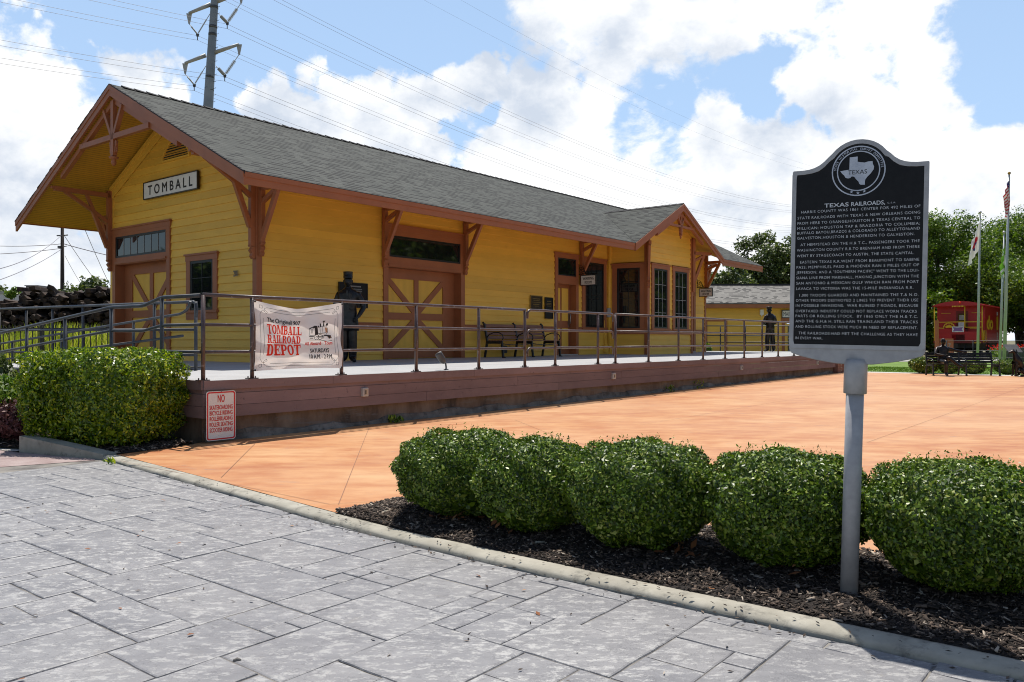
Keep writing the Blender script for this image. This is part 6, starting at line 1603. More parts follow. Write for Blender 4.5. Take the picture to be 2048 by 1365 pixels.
# local: x along the track (away), y: from the left side (+) to the right (-)... right end at y = -3.05
Wc = 3.05; Lc = 8.8; zb0, zt0 = 1.12, 3.55
mb = MB(); mb.box(.95, Lc-.9, -Wc+.04, -.04, zb0, zt0+.12); mb.build('body', M['cab_red'], cb_)
mb = MB()
arcp = [(0.06+(-Wc-.12)*k/10, zt0+.02+.30*math.sin(math.pi*k/10)**.8) for k in range(11)]
poly = [(-.12, y, z) for y, z in arcp]+[(-.12, y, z-.07) for y, z in reversed(arcp)]
mb.prism(poly, (Lc+.2, 0, 0)); rf = mb.build('roof', M['cab_red'], cb_)
mb = MB(); mb.prism([(-.14, .05, zt0-.02)]+[(-.14, y, z+.005) for y, z in arcp]+[(-.14, -Wc-.05, zt0-.02)], (.03, 0, 0)); mb.build('end_board', M['cab_red'], rf)
mb = MB(); mb.lathe([(.07, 0), (.07, .05)], 12, (0, 0, 0)); lamp_o = None
mb = MB(); mb.ball((-.17, -Wc/2-.15, zt0+.20), .075, 10); mb.build('marker_lamp', M['red_lamp'], rf)
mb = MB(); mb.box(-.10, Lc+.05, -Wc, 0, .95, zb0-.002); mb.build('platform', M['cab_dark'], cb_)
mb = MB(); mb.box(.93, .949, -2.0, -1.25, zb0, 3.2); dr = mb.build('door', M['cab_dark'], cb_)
mb = MB(); mb.box(.90, .929, -1.88, -1.38, 2.45, 3.02); mb.build('pane', M['glass'], dr); mb = MB(); mb.box(.885, .899, -1.82, -1.45, 2.58, 2.92); mb.build('notice', M['arm_steel'], dr)
mb = MB(); mb.box(.90, .945, -1.95, -1.35, 1.95, 2.3); mb.build('window', M['glass'], dr)
# end guards
mb = MB(); mb.box(-.06, -.02, -2.95, -1.95, .98, 1.75); mb.box(-.06, -.02, -1.15, -.12, .98, 1.95); mb.box(-.08, -.061, -1.95, -1.15, 1.55, 2.05); mb.build('end_panel', M['cab_red'], cb_)
y_ = 'cab_yellow'
mb = MB()
for yy in (-.05, -1.95, -Wc+.05): mb.tube([(-.02, yy, 1.0 if yy != -1.95 else 2.05), (-.02, yy, zt0)], .035, 6)
mb.tube([(-.02, -.05, 2.42), (-.02, -Wc+.05, 2.42)], .03, 6); mb.tube([(-.02, -1.95, 2.05), (-.02, -Wc+.05, 2.05)], .03, 6); mb.tube([(-.02, -.05, 2.02), (-.02, -.55, 2.0), (-.02, -.75, 1.9)], .03, 6)
mb.tube([(-.02, -.22, 1.0), (-.02, -.22, 1.75), (-.02, -.35, 1.82), (-.02, -.8, 1.84)], .03, 6); mb.tube([(-.02, -.25, 2.1), (-.02, -.25, 2.65)], .025, 6)
mb.build('handrail', M[y_], cb_); mb = MB()
mb.tube([(.1, -Wc-.02, 1.0), (.1, -Wc-.02, 1.7), (.2, -Wc-.02, 1.8), (.45, -Wc-.02, 1.8), (.55, -Wc-.02, 1.6), (.55, -Wc-.02, 1.0)], .03, 6)
for zz in (1.25, 1.5): mb.tube([(.1, -Wc-.02, zz), (.55, -Wc-.02, zz)], .025, 5)
mb.tube([(1.0, -Wc-.02, 1.85), (1.15, -Wc-.02, 1.05)], .025, 5); mb.tube([(Lc-.7, -Wc-.03, 1.1), (Lc-.7, -Wc-.03, 3.4)], .035, 5)
for zz, y0_, y1_ in ((3.05, -.3, -.9), (3.05, -2.2, -2.8), (1.95, -2.1, -2.7)): mb.box(.915, .945, y1_, y0_, zz, zz+.03)
mb.box(-.12, -.08, -.7, -.1, .95, 1.0); mb.box(-.12, -.08, -Wc+.1, -Wc+.65, .95, 1.0)
mb.build('handrail', M[y_], cb_)
mb = MB(); ctr = (-.05, -.98, 2.02)
mb.tube([(ctr[0], ctr[1]+.34*math.cos(a), ctr[2]+.34*math.sin(a)) for a in [x*.2618 for x in range(13)]], .035, 6)
for a in (.4, .9, 1.57, 2.2, 2.7): mb.tube([ctr, (ctr[0], ctr[1]+.33*math.cos(a), ctr[2]+.33*math.sin(a))], .018, 5)
mb.prism([(ctr[0]-.01, ctr[1]+.22*math.cos(a), ctr[2]+.18*math.sin(a)) for a in [x*.314 for x in range(11)]], (.02, 0, 0)); mb.build('brake_wheel', M[y_], cb_)
mb = MB(); mb.box(-.10, -.085, -1.90, -1.18, 1.72, 2.10); pb = mb.build('sign_plate', M['white'], cb_)
mb = MB(); mb.prism([(-.104, -1.86, 1.76), (-.104, -1.78, 1.91), (-.104, -1.86, 2.06), (-.104, -1.54, 2.03), (-.104, -1.22, 2.06), (-.104, -1.30, 1.91), (-.104, -1.22, 1.76), (-.104, -1.54, 1.79)], (.003, 0, 0)); mb.build('sign_emblem', pm('sign_purple', (.24, .14, .34), None), pb)
mb = MB(); mb.box(.88, .895, -1.75, -1.40, 2.08, 2.42); mb.build('notice', M['white'], cb_)
mb = MB(); put_text(mb, '#caboo', (-.145, -1.55, 3.46), (0, -1, 0), (0, 0, 1), .09, .75, 'c', .02); mb.build('roof_lettering', M[y_], rf, recalc=False)
# side lettering
mb = MB()
def sidetext(mb, s, x, z, h, w): put_text(mb, s, (x, -Wc+.028, z), (1, 0, 0), (0, 0, 1), h, w, 'c', .045)
sidetext(mb, 'do', 3.0, 1.95, .95, 2.5); sidetext(mb, 'l', 6.3, 1.95, .95, .4); mb.build('side_lettering', M[y_], cb_, recalc=False)
mb = MB(); sidetext(mb, '#a', 6.3, 3.0, .25, .5); sidetext(mb, '#bc', 6.3, 1.62, .12, .4)
for k in range(4): sidetext(mb, '#'+'abcde'[:k+1], 6.3, 1.5-.12*k, .10, .4)
mb.build('side_marking', M['white'], cb_, recalc=False)
mb = MB(); mb.box(.2, Lc-.2, -Wc+.25, -.25, .60, .95); mb.box(3.2, 5.6, -Wc+.1, -.1, .45, .95)
mb.build('underframe', M['undercar'], cb_)
for x in (1.1, 2.7, 6.1, 7.7):
    mb = MB(lambda a, b, c: (a, b, c))
    for yy in (-.65, -Wc+.65):
        n = 18; b0 = mb._a([(x+.42*math.cos(6.283*k/n), yy-.06, .44+.42*math.sin(6.283*k/n)) for k in range(n)]); b1 = mb._a([(x+.42*math.cos(6.283*k/n), yy+.06, .44+.42*math.sin(6.283*k/n)) for k in range(n)])
        mb.face([b0+k for k in range(n)]); mb.face([b1+k for k in range(n)])
        for k in range(n): mb.face((b0+k, b0+(k+1) % n, b1+(k+1) % n, b1+k))
    mb.tube([(x, -.6, .44), (x, -Wc+.6, .44)], .08, 8); mb.build('wheelset', M['undercar'], cb_)
for x0 in (1.9, 6.9):
    mb = MB()
    for yy in (-.45, -Wc+.45): mb.box(x0-1.2, x0+1.2, yy-.06, yy+.06, .40, .62); mb.box(x0-.3, x0+.3, yy-.09, yy+.09, .28, .75)
    mb.build('truck', M['undercar'], cb_)
mb = MB()
mb.tube([(-.1, -Wc/2, .80), (-.55, -Wc/2, .78)], .09, 8); mb.box(-.75, -.5, -Wc/2-.14, -Wc/2+.14, .64, .92); mb.tube([(-.1, -Wc/2-.5, .8), (-.35, -Wc/2-.45, .5), (-.5, -Wc/2-.3, .45)], .03, 6)
mb.build('coupler', M['undercar'], cb_)
for s in (-1, 1):
    mb = MB(); ys = -Wc+.1 if s < 0 else -.1
    for k in range(3): mb.box(.0+.02*k, .45, ys-.3*(s < 0)+.0, ys+.3*(s > 0), .30+.26*k, .33+.26*k)
    mb.build('steps', M['undercar'], cb_)
tk = thing('railway_track', 'short length of track with dark ties under the caboose', 'track', (29.75, 57.85, .2), RB)
mb = MB()
for yy in (-.80, -2.25): mb.box(-14, 12, yy-.035, yy+.035, -.06, .02)
mb.build('rail', M['rail'], tk)
mb = MB()
for k in range(44): mb.box(-14+k*.6, -14+k*.6+.23, -2.8, -.25, -.16, -.075)
mb.build('sleepers', M['tie_end'], tk)

# brown gate post and fence near the caboose
ft = thing('wire_fence', 'low dark wire fence in front of the caboose', 'fence', (22, 41.5, .2), R(14))
for k in range(12): mb = MB(); mb.tube([(k*1.6, 0, 0), (k*1.6, 0, 1.15)], .03, 5); mb.build('post', M['black_iron'], ft)
mb = MB()
for z in (.25, .62, 1.12): mb.tube([(0, 0, z), (17.6, 0, z)], .014, 5)
for k in range(120): mb.tube([(k*.146, 0, .2), (k*.146, 0, .66)], .006, 4)
mb.build('wire_rail', M['black_iron'], ft)
gp = thing('crossing_post', 'rust brown post beside the black marker edge, before the caboose', 'post', (24.5, 47.3, .2), 0)
mb = MB(); mb.box(-.08, .08, -.08, .08, 0, 2.3); mb.build('post', M['brown'], gp); mb = MB(); mb.box(.16, .9, -.12, .12, .35, 1.25); mb.build('base_box', M['brown'], gp)
mb = MB(); put_text(mb, '147', (.5, -.125, .75), (1, 0, 0), (0, 0, 1), .22, .5, 'c', .02); mb.build('number', M['kerb'], gp, recalc=False)

# ---------------------------------------------------------------- flagpoles and flags
def flagpole(px, Y, ytop, lean, label, r=.05):
    x = (px-1024)/1640*Y; h = CAMZ+(681-ytop)/1640*Y - .2; t = thing('flagpole', label, 'flagpole', (x, Y, .2), 0, 'flagpoles on the lawn')
    mb = MB(); mb.tube([(0, 0, 0), (lean*.5, 0, h*.5), (lean, 0, h)], [r*1.15, r, r*.55], 10); mb.build('pole', M['flagpole'], t)
    mb = MB(); mb.ball((lean, 0, h+.07), .07, 8); mb.tube([(lean, 0, h-.02), (lean, 0, h+.03)], .03, 6); mb.build('finial', M['gold'] if r > .055 else M['steel'], t)
    mb = MB(); mb.tube([(lean*.1+r+.015, -.02, .9), (lean+r*.5, -.01, h-.1)], .006, 4); mb.box(r*.9, r*1.4, -.02, .02, 1.2, 1.4); mb.build('halyard', M['wire'], t)
    return x, h
flagpole(1955, 38.0, 428, .12, 'thin flagpole with the white and red flag')
flagpole(1999, 39.0, 468, .22, 'middle flagpole carrying the green and white flag')
flagpole(2008, 36.5, 350, .23, 'tall thick flagpole carrying the striped flag', .062)
xr = 24.9
flagpole(2068, 38.5, 445, .22, 'flagpole at the right edge carrying the red flag')
def flag(name, label, loc, W, H, drop, mats, assign, wind=-1, seed=1, extra=None):
    """limp flag: hoist edge at x=0 going down H; fly end folds down by drop"""
    t = thing(name, label, 'flag', loc, 0); nx, nz = 40, 44; r_ = random.Random(seed)
    def P(i, j):
        a, b = i/nx, j/nz; x = wind*W*a*(.75+.35*math.cos(b*1.6+seed))*.20; y = .09*math.sin(a*19+b*2+seed)*(.3+a)-.04; z = -H*b*(1-.25*a)-drop*a**1.05
        return (x+.015*math.sin(b*9+a*14), y, z)
    groups = {}
    for i in range(nx):
        for j in range(nz): groups.setdefault(assign((i+.5)/nx, (j+.5)/nz), []).append([P(i, j), P(i+1, j), P(i+1, j+1), P(i, j+1)])
    mb = MB(); keys = sorted(groups); mb.smooth = True
    for ki, k in enumerate(keys):
        mb.mi = ki
        for q in groups[k]: mb.poly(q)
    o = mb.build('cloth', [M[k] for k in keys], t, recalc=False)
    if extra: extra(t, P)
    return t
def stripes(a, b):
    if a < .4 and b < 7/13: return 'flag_blue'
    return 'flag_red' if int(b*13) % 2 == 0 else 'flag_white'
def stars(t, P):
    mb = MB()
    for i in range(5):
        for j in range(5):
            p = P(int((i+.5)*.4/5*40), int((j+.5)*(7/13)/5*44)); mb.lathe([(.018, -.004), (.018, .004)], 5, (p[0], p[1]-.02, p[2]))
            mb2 = None
    mb.build('stars', M['flag_white'], t)
flag('flag', 'limp stars and stripes flag on the tallest flagpole', ((2007-1024)/1640*36.5+.24, 36.5, CAMZ+(681-356)/1640*36.5), 2.0, 1.25, .85, None, stripes, -1, 2, stars)
flag('flag', 'limp white flag with a red and blue emblem, left flagpole', ((1955-1024)/1640*38+.10, 38, CAMZ+(681-442)/1640*38), 2.4, 1.25, 1.15, None,
     lambda a, b: 'flag_red' if (a-.5)**2/.04+(b-.45)**2/.04 < 1 and b < .55 else ('flag_blue' if (a-.5)**2/.035+(b-.5)**2/.05 < 1 else 'flag_white'), -1, 5)
flag('flag', 'limp green and white flag, middle flagpole', ((2001-1024)/1640*39+.18, 39, CAMZ+(681-487)/1640*39), 1.5, 1.0, 1.1, None, lambda a, b: 'flag_green' if b < .42 or (.6 < b < .8 and a > .3) else 'flag_white', -1, 8)
flag('flag', 'red flag half out of view at the right edge', ((2068-1024)/1640*38.5+.18, 38.5, CAMZ+(681-462)/1640*38.5), 2.4, 1.2, .9, None, lambda a, b: 'flag_blue' if a < .25 else 'flag_red', -1, 11)

# ---------------------------------------------------------------- transmission pole
PY = 75.0
def atp(px, py, Y=PY): return Vector(((px-1024)/1640*Y, Y, CAMZ+(681-py)/1640*Y))
tp = thing('transmission_pole', 'tall tapered grey steel transmission pole behind the depot roof', 'pylon', (-28.0, PY, 0), 0)
o_ = Vector((-28.0, PY, 0))
def pole_at(z):                                      # centre of the leaning shaft
    a = atp(417, 205); b = atp(429.5, 0); t = (z-a.z)/(b.z-a.z); return a.lerp(b, t)
mb = MB(); zs = [0, 10, 23, 32.5, 44]; rs = [.62, .54, .435, .325, .22]
mb.tube([pole_at(z)-o_ for z in zs], rs, 12); shaft = mb.build('shaft', M['pole_steel'], tp)
mb = MB()
for z in (29.3, 30.0, 23.6, 24.3, 25.4, 31.8): mb = MB(); p = pole_at(z)-o_; r_ = .60-.0075*z; mb.tube([p-Vector((0, 0, .12)), p+Vector((0, 0, .12))], r_, 12); mb.build('collar', M['dark_grey'], tp)
mb = MB(); z = 22.5
while z < 43: p = pole_at(z)-o_; rr = .46-.012*(z-22); mb.tube([p+Vector((rr-.05, -.1, 0)), p+Vector((rr+.18, -.1, .02)), p+Vector((rr+.19, -.1, .10))], .022, 4); z += .62
mb.build('step_bolt', M['dark_grey'], shaft)
attach = []
def arm_set(y_arm, side, tip, bot, Vpt):
    """arm from shaft to tip; V-string of insulators meeting at Vpt"""
    mb = MB(); T = atp(*tip)-o_; S = atp(*y_arm)-o_
    mb.tube([S, T], [.20, .13], 8); mb.prism([T+Vector((-.25, 0, 0)), T+Vector((.25, 0, 0)), T+Vector((.06, 0, -.95)), T+Vector((-.06, 0, -.95))], (0, .1, 0)); am = mb.build('arm', M['arm_steel'], tp)
    V_ = atp(*Vpt)-o_; T2 = T+Vector((0, 0, -.95)); S2 = atp(*bot)-o_
    for nm, A in (('insulator', T2), ('insulator', S2)):
        mb = MB(); mb.tube([A, V_], .035, 5); d_ = V_-A
        n_ = 16; r_ = .16 if side > 0 else .075
        for k in range(n_): c = A+d_*(.30+.62*k/n_); mb.tube([c, c+d_*.02], [r_, r_*.8], 8)
        mb.build(nm, M['insul'], am)
    mb = MB(); mb.tube([V_, V_+Vector((0, 0, -.55))], .04, 5); mb.prism([V_+Vector((-.15, 0, .05)), V_+Vector((.15, 0, .05)), V_+Vector((.1, 0, -.2)), V_+Vector((-.1, 0, -.2))], (0, .06, 0)); mb.build('clamp', M['dark_grey'], am)
    attach.append(V_+o_); 
arm_set((422, 9), -1, (378, 27), (420, 28), (395, 69)); arm_set((433, 4), 1, (482, -14), (437, 28), (454.5, 46))
arm_set((412, 111), -1, (370, 127), (412, 132), (388.5, 170)); arm_set((428, 106), 1, (478, 89), (432, 132), (449.5, 151))
arm_set((428, -93), -1, (386, -76), (427, -75), (401, -34)); arm_set((439, -98), 1, (488, -116), (443, -76), (460, -57))
def wire(name, A, B, sag, label, r=.03, group=None, n=36):
    A = Vector(A); B = Vector(B); t = thing(name, label, 'power line', A, 0, group); mb = MB()
    mb.tube([(B-A)*(k/n) + Vector((0, 0, -4*sag*(k/n)*(1-k/n))) for k in range(n+1)], r, 4, caps=False); mb.build('conductor', M['wire'], t)
lv_ = {0: 'upper', 1: 'upper', 2: 'lower', 3: 'lower', 4: 'topmost', 5: 'topmost'}
for k, V_ in enumerate(attach):
    sd = 'left' if k % 2 == 0 else 'right'
    for q in (0, 1):
        A = V_+Vector((0, 0, -.12-.42*q)); wn = 'upper' if q == 0 else 'lower'
        wire('power_line', A, A+D1*170, 5.2, f'{wn} wire of the pair running right from the {sd} {lv_[k]} arm', .013+.002*(k % 2), 'transmission wires')
        wire('power_line', A, A-D1*115+Vector((0, 0, 0)), 3.6, f'{wn} wire of the pair running left from the {sd} {lv_[k]} arm', .013, 'transmission wires')
for q, dx in ((0, -2.2), (1, 2.2)):
    A = pole_at(44)+Vector((dx, 0, 0)); wire('power_line', A, A+D1*170, 3.6, 'thin shield wire high above, '+('left' if q == 0 else 'right')+' of the pair', .009, 'transmission wires')

# wooden pole with its wires, far left
up_ = thing('utility_pole', 'plain dark wooden utility pole left of the depot', 'pole', (-32.9, 60, 0), 0)
mb = MB(); mb.tube([(0, 0, 0), (.0, 0, 5), (.0, 0, 9.9)], [.16, .14, .11], 10); mb.build('pole', M['wood_pole'], up_)
mb = MB(); mb.tube([(.12, 0, 8.2), (.34, 0, 8.25)], .03, 5); mb.tube([(-.4, 0, 9.0), (.4, 0, 9.05)], .05, 5); mb.box(-.3, -.12, -.1, .1, 8.1, 8.25); mb.build('hardware', M['dark_grey'], up_)
def W2(p, q, Yp, Yq, sag, lab, r=.022): wire('cable', atp(*p, Yp), atp(*q, Yq), sag, lab, r, 'cables on the wooden pole', 16)
W2((124, 488), (-60, 489), 60, 54, .15, 'level cable running left from the wooden pole'); W2((124, 487), (330, 530), 60, 75, .2, 'level cable running right from the wooden pole behind the depot', .03)
W2((124, 470), (-40, 545), 60, 40, .5, 'slack cable dropping left from the wooden pole top'); W2((124, 497), (-60, 510), 60, 56, .1, 'lower cable running left from the wooden pole'); W2((124, 498), (-60, 578), 60, 42, .3, 'lowest slack cable dropping left from the wooden pole')
W2((129, 472), (205, 580), 60, 70, .1, 'steep thin cable dropping right from the wooden pole'); W2((130, 512), (170, 580), 60, 70, .1, 'short steep cable low on the right of the wooden pole', .015); W2((168, 455), (222, 575), 62, 72, .1, 'steep cable beside the depot corner'); 

# ---------------------------------------------------------------- tie pile
tie0 = thing('railway_tie', 'weathered creosoted railway tie in the stacked pile', 'timber', (0, 0, 0), 0, 'old railway ties heaped behind the fence')
mb = MB(); mb.box(-.105, .105, -1.3, 1.3, -.085, .085); tmesh = mb.build('beam', M['tie_end'], tie0, bevel=.012)
# a tie is a single mesh: move the label onto it
bpy.data.objects.remove(tie0); tmesh.name = 'railway_tie'; tmesh['category'] = 'timber'; tmesh['label'] = 'weathered dark railway tie heaped in the pile behind the fence'; tmesh['group'] = 'old railway ties heaped behind the fence'
r_ = random.Random(4); cnt = 0; xL = -25.0
for row in range(15):
    zr = .90+row*.17
    for c in range(46):
        x = xL+c*.245+r_.uniform(-.07, .07)+(row % 2)*.12
        Y = 31.5+r_.uniform(-.22, .22)+row*.06
        px = 1024+1640*x/Y; prof = 575+max(0, (88-px))*.52 if px < 88 else (578 + 5*math.sin(px*.05) + (5 if px > 165 else 0)+(6 if 125 < px < 150 else 0))
        zmax = CAMZ+(681-prof)/1640*Y
        if px > 262 or px < -25 or zr > zmax-.05: continue
        if row > 3 and r_.random() < .05: continue
        if row < 3 and c % 2: continue
        if cnt >= 290: continue
        o = tmesh if cnt == 0 else tmesh.copy()
        if cnt: C.objects.link(o)
        sd = r_.random()
        o.location = (x, Y+r_.choice([0, 0, .25, -.2]), zr+r_.uniform(-.03, .05)); o.rotation_euler = (R(r_.uniform(-6, 8)), R(r_.choice([0, 25, 45, -35])+r_.uniform(-14, 14)), R(14+r_.uniform(-15, 15)))
        cnt += 1
for k in range(5):
    o = tmesh.copy(); C.objects.link(o); o.location = (-19.3+k*.35, 32.0-.1*k, 2.55+.12*k); o.rotation_euler = (R(2), R(r_.uniform(-8, 8)), R(72+r_.uniform(-6, 6))); o.rotation_euler[0] = R(r_.uniform(-3, 3)); o.location.z += -.05
# black picket fence
pf = thing('picket_fence', 'black iron picket fence between the ramp and the weeds', 'fence', (-17.5, 21.2, G(21)-.1), 0)
mb = MB()
for k in range(58): mb.box(k*.15-.01, k*.15+.01, -.01, .01, .05, 1.72)
mb.build('pickets', M['black_iron'], pf)
for z in (.25, 1.62): mb = MB(); mb.box(0, 8.6, -.02, .02, z-.02, z+.02); mb.build('rail', M['black_iron'], pf)
for k in range(4): mb = MB(); mb.box(k*2.45+.4, k*2.45+.47, -.035, .035, 0, 1.85); mb.build('post', M['black_iron'], pf)
# white building and roof units
wb = thing('building', 'long low white building at the far left horizon', 'building', (-62, 80, 0), 0)
mb = MB(); mb.box(-20, 24, 0, 15, 0, 5.9); mb.build('wall', M['build_white'], wb); mb = MB(); mb.box(-20.1, 24.1, -.1, 15.1, 5.9, 6.1); mb.build('parapet', M['arm_steel'], wb)
mb = MB(); mb.box(12.8, 14.0, 3, 4.6, 6.1, 6.85); mb.box(12.7, 14.1, 2.9, 4.7, 6.85, 6.92); mb.build('roof_unit', M['dark_grey'], wb); mb = MB(); mb.lathe([(.3, 0), (.3, .3), (.9, .35), (.6, .5), (.1, .6)], 12, (17.4, 4, 6.1)); mb.build('roof_vent', M['arm_steel'], wb)

# ---------------------------------------------------------------- vegetation
def leaves(P, size, r, elong=2.0, up=.0, nrm=None, jit=.8):
    """diamond leaves at points P"""
    n = len(P); d = r.normal(0, 1, (n, 3)); 
    if nrm is not None: d = d*jit+nrm*1.0
    d /= np.linalg.norm(d, axis=1)[:, None]+1e-9
    a = r.normal(0, 1, (n, 3)); a[:, 2] += up; a -= d*np.sum(a*d, 1)[:, None]; a /= np.linalg.norm(a, axis=1)[:, None]+1e-9
    b = np.cross(d, a); s = (size*r.uniform(.6, 1.25, n))[:, None]; L_ = a*s*elong/2; Wd = b*s/2
    V = np.stack([P-L_, P-L_*.1-Wd+d*s*.08, P+L_, P-L_*.1+Wd+d*s*.08], 1).reshape(-1, 3); F = np.arange(n)[:, None]*4+np.array([0, 1, 2, 3])[None]
    return V, F
def dome_bush(name, label, loc, rx, ry, h, n, mat, size, seed, group=None, rz=0, box=0, zlow=.12, cat='shrub', spikes=60, under_=.30):
    """clipped bush: leaf shell over a darker leafy inside; box>0 squares it off"""
    r = np.random.default_rng(seed); t = thing(name, label, cat, loc, rz, group)
    m = n; d = r.normal(0, 1, (m, 3)); d /= np.linalg.norm(d, axis=1)[:, None]
    e = 2.75 if not box else box
    k = (np.abs(d[:, 0])**e+np.abs(d[:, 1])**e+np.abs(d[:, 2])**e)**(-1/e)
    S = d*k[:, None]
    lump = 1+.07*np.sin(S[:, 0]*7+seed)*np.cos(S[:, 1]*6+seed*2)+.035*np.sin(S[:, 2]*11+S[:, 0]*9+seed)+.02*np.sin(S[:, 1]*19+S[:, 0]*15)
    depth = 1-np.abs(r.normal(0, .055 if not box else .035, m))-np.where(r.random(m) < .30, r.uniform(0, .35, m), 0)
    depth = depth+np.where(r.random(m) < .04, r.uniform(0, .05, m), 0)
    S = S*(lump*depth)[:, None]; zz = S[:, 2]; uc = np.where(zz < .15, 1-under_*np.clip(.15-zz, 0, 1.2)**1.4, 1.0); S[:, 0] *= uc; S[:, 1] *= uc
    P = np.stack([S[:, 0]*rx, S[:, 1]*ry, zlow*h+(zz+1)/2*h*(1-zlow)], 1)
    under = zz < -.75; keep = ~under | (r.random(m) < .6); P = P[keep]; dd = d[keep]
    V, F = leaves(P, size, r, 2.1, .35, dd, .75)
    # older, larger leaves deeper inside
    m2 = n//7; d2 = r.normal(0, 1, (m2, 3)); d2 /= np.linalg.norm(d2, axis=1)[:, None]; k2 = (np.abs(d2)**e).sum(1)**(-1/e); S2 = d2*(k2*r.uniform(.70, .86, m2))[:, None]
    Vi, Fi = leaves(np.stack([S2[:, 0]*rx, S2[:, 1]*ry, zlow*h+(S2[:, 2]+1)/2*h*(1-zlow)], 1), size*3.2, r, 1.5, 0, d2, .3); F = np.concatenate([F, Fi+len(V)]); V = np.concatenate([V, Vi])
    # young shoots standing off the clipped surface
    if spikes:
        a = r.uniform(0, 6.283, spikes); q = r.uniform(.0, .9, spikes)**.5; zt = (1-q**e)**(1/e); B = np.stack([np.cos(a)*q*rx, np.sin(a)*q*ry, zlow*h+(zt+1)/2*h*(1-zlow)], 1)
        Q = np.concatenate([B+np.array([0, 0, 1])*k_*.016+r.normal(0, .006, (spikes, 3)) for k_ in range(4)]); V2, F2 = leaves(Q, size*.75, r, 2.4, 1.2); F = np.concatenate([F, F2+len(V)]); V = np.concatenate([V, V2])
    raw('foliage', V, F, M[mat], t)
    # stems
    mb = MB()
    rr = random.Random(seed)
    for k_ in range(14):
        a = rr.uniform(0, 6.28); q = rr.uniform(.15, .7); mb.tube([(rr.uniform(-.08, .08)*rx*2, rr.uniform(-.08, .08), 0), (math.cos(a)*rx*q*.4, math.sin(a)*ry*q*.4, h*.28), (math.cos(a)*rx*q, math.sin(a)*ry*q, h*.72)], [.012, .009, .004], 5)
    mb.build('stems', M['bark'], t); return t
BS = [('leftmost rounded bush of the clipped row in the mulch', -.35, 6.02, .49, .47, .62, 0), ('second rounded bush from the left in the mulch row', .15, 5.56, .42, .44, .615, 1), ('middle and widest rounded bush of the mulch row', .81, 5.12, .475, .45, .655, 2),
      ('rounded bush just left of the marker post', 1.575, 4.70, .475, .41, .655, 3), ('large rounded bush right of the marker post, cut by the frame', 2.32, 4.25, .47, .45, .665, 4),
      ('last rounded bush of the mulch row beyond the right edge of view', 3.25, 3.62, .48, .45, .66, 5)]
for lab, x, y, rx, ry, h, s in BS:
    dome_bush('round_bush', lab, (x, y, G(y)), rx, ry, h, 52000, 'leaf_bush', .0125, 20+s, 'clipped round bushes along the kerb', spikes=70, zlow=.03)
dome_bush('boxed_hedge', 'square clipped yellow green hedge in front of the platform corner', (-4.98, 10.02, G(9.9)), .885, .56, 1.13, 42000, 'leaf_hedge', .0225, 31, None, R(-14), 8.0, .04, 'hedge', 160, under_=.10)
dome_bush('loose_shrub', 'light green loose shrub cut by the left edge', (-6.70, 10.4, G(10)), .50, .5, .80, 6000, 'leaf_lime', .035, 33, None, 0, 0, .1)
dome_bush('low_purple_plant', 'low purple leaved plant left of the boxed hedge', (-6.12, 10.15, G(10)), .27, .26, .50, 1800, 'leaf_red', .03, 34, None, 0, 0, .1)
dome_bush('loose_shrub', 'silvery leafy shrub below the ramp rail at the left edge', (-7.35, 11.2, G(11)), .5, .4, 1.1, 3500, 'leaf_oak', .05, 35, None, 0, 0, .1)
for i, (x, y, rx, h, lab) in enumerate(((14.75, 29.3, .50, .60, 'small clipped hedge left of the bronze man'), (16.25, 28.9, .38, .50, 'small clipped bush behind the middle of the long dark bench'), (17.25, 28.5, .42, .52, 'small clipped bush behind the dog statue'), (15.5, 29.1, .26, .5, 'small clipped bush right behind the seated bronze man'))):
    dome_bush('clipped_bush', lab, (x, y, G(y)-.03), rx, .38, h, 4500, 'leaf_bush', .035, 50+i, 'small bushes behind the bronze bench', 0, 3.2, .08, spikes=20)
t = dome_bush('flowering_plant', 'low green plant with yellow flowers against the maintenance wall', (8.6, 37.6, .25), .55, .4, 1.0, 2500, 'leaf_lime', .07, 60, None, 0, 0, .1)
r = np.random.default_rng(61); P = np.stack([r.uniform(-.45, .45, 60), r.uniform(-.35, .1, 60), r.uniform(.75, 1.05, 60)], 1); V, F = leaves(P, .09, r, 1.1); raw('flowers', V, F, M['flower_yellow'], t)
# red flower bed and its dark planter wall at the right edge
fb_ = thing('raised_planter', 'dark raised planter of red flowers at the right edge', 'planter', (26.0, 43.5, .2), R(-12))
mb = MB(); mb.prism([(0, 0, 0), (1.1, 0, 0), (1.1, 0, .78), (0, 0, .58)], (0, .2, 0)); mb.build('wall', M['dark_grey'], fb_)
r = np.random.default_rng(62); P = np.stack([r.uniform(0, 6, 5000), r.uniform(.2, 2.2, 5000), r.uniform(.1, .72, 5000)], 1); V, F = leaves(P, .09, r, 1.5); raw('foliage', V, F, M['leaf_lime'], fb_)
P = np.stack([r.uniform(-.2, 6, 500), r.uniform(.2, 2.0, 500), r.uniform(.62, .92, 500)], 1); V, F = leaves(P, .10, r, 1.2); raw('flowers', V, F, M['flower_red'], fb_)

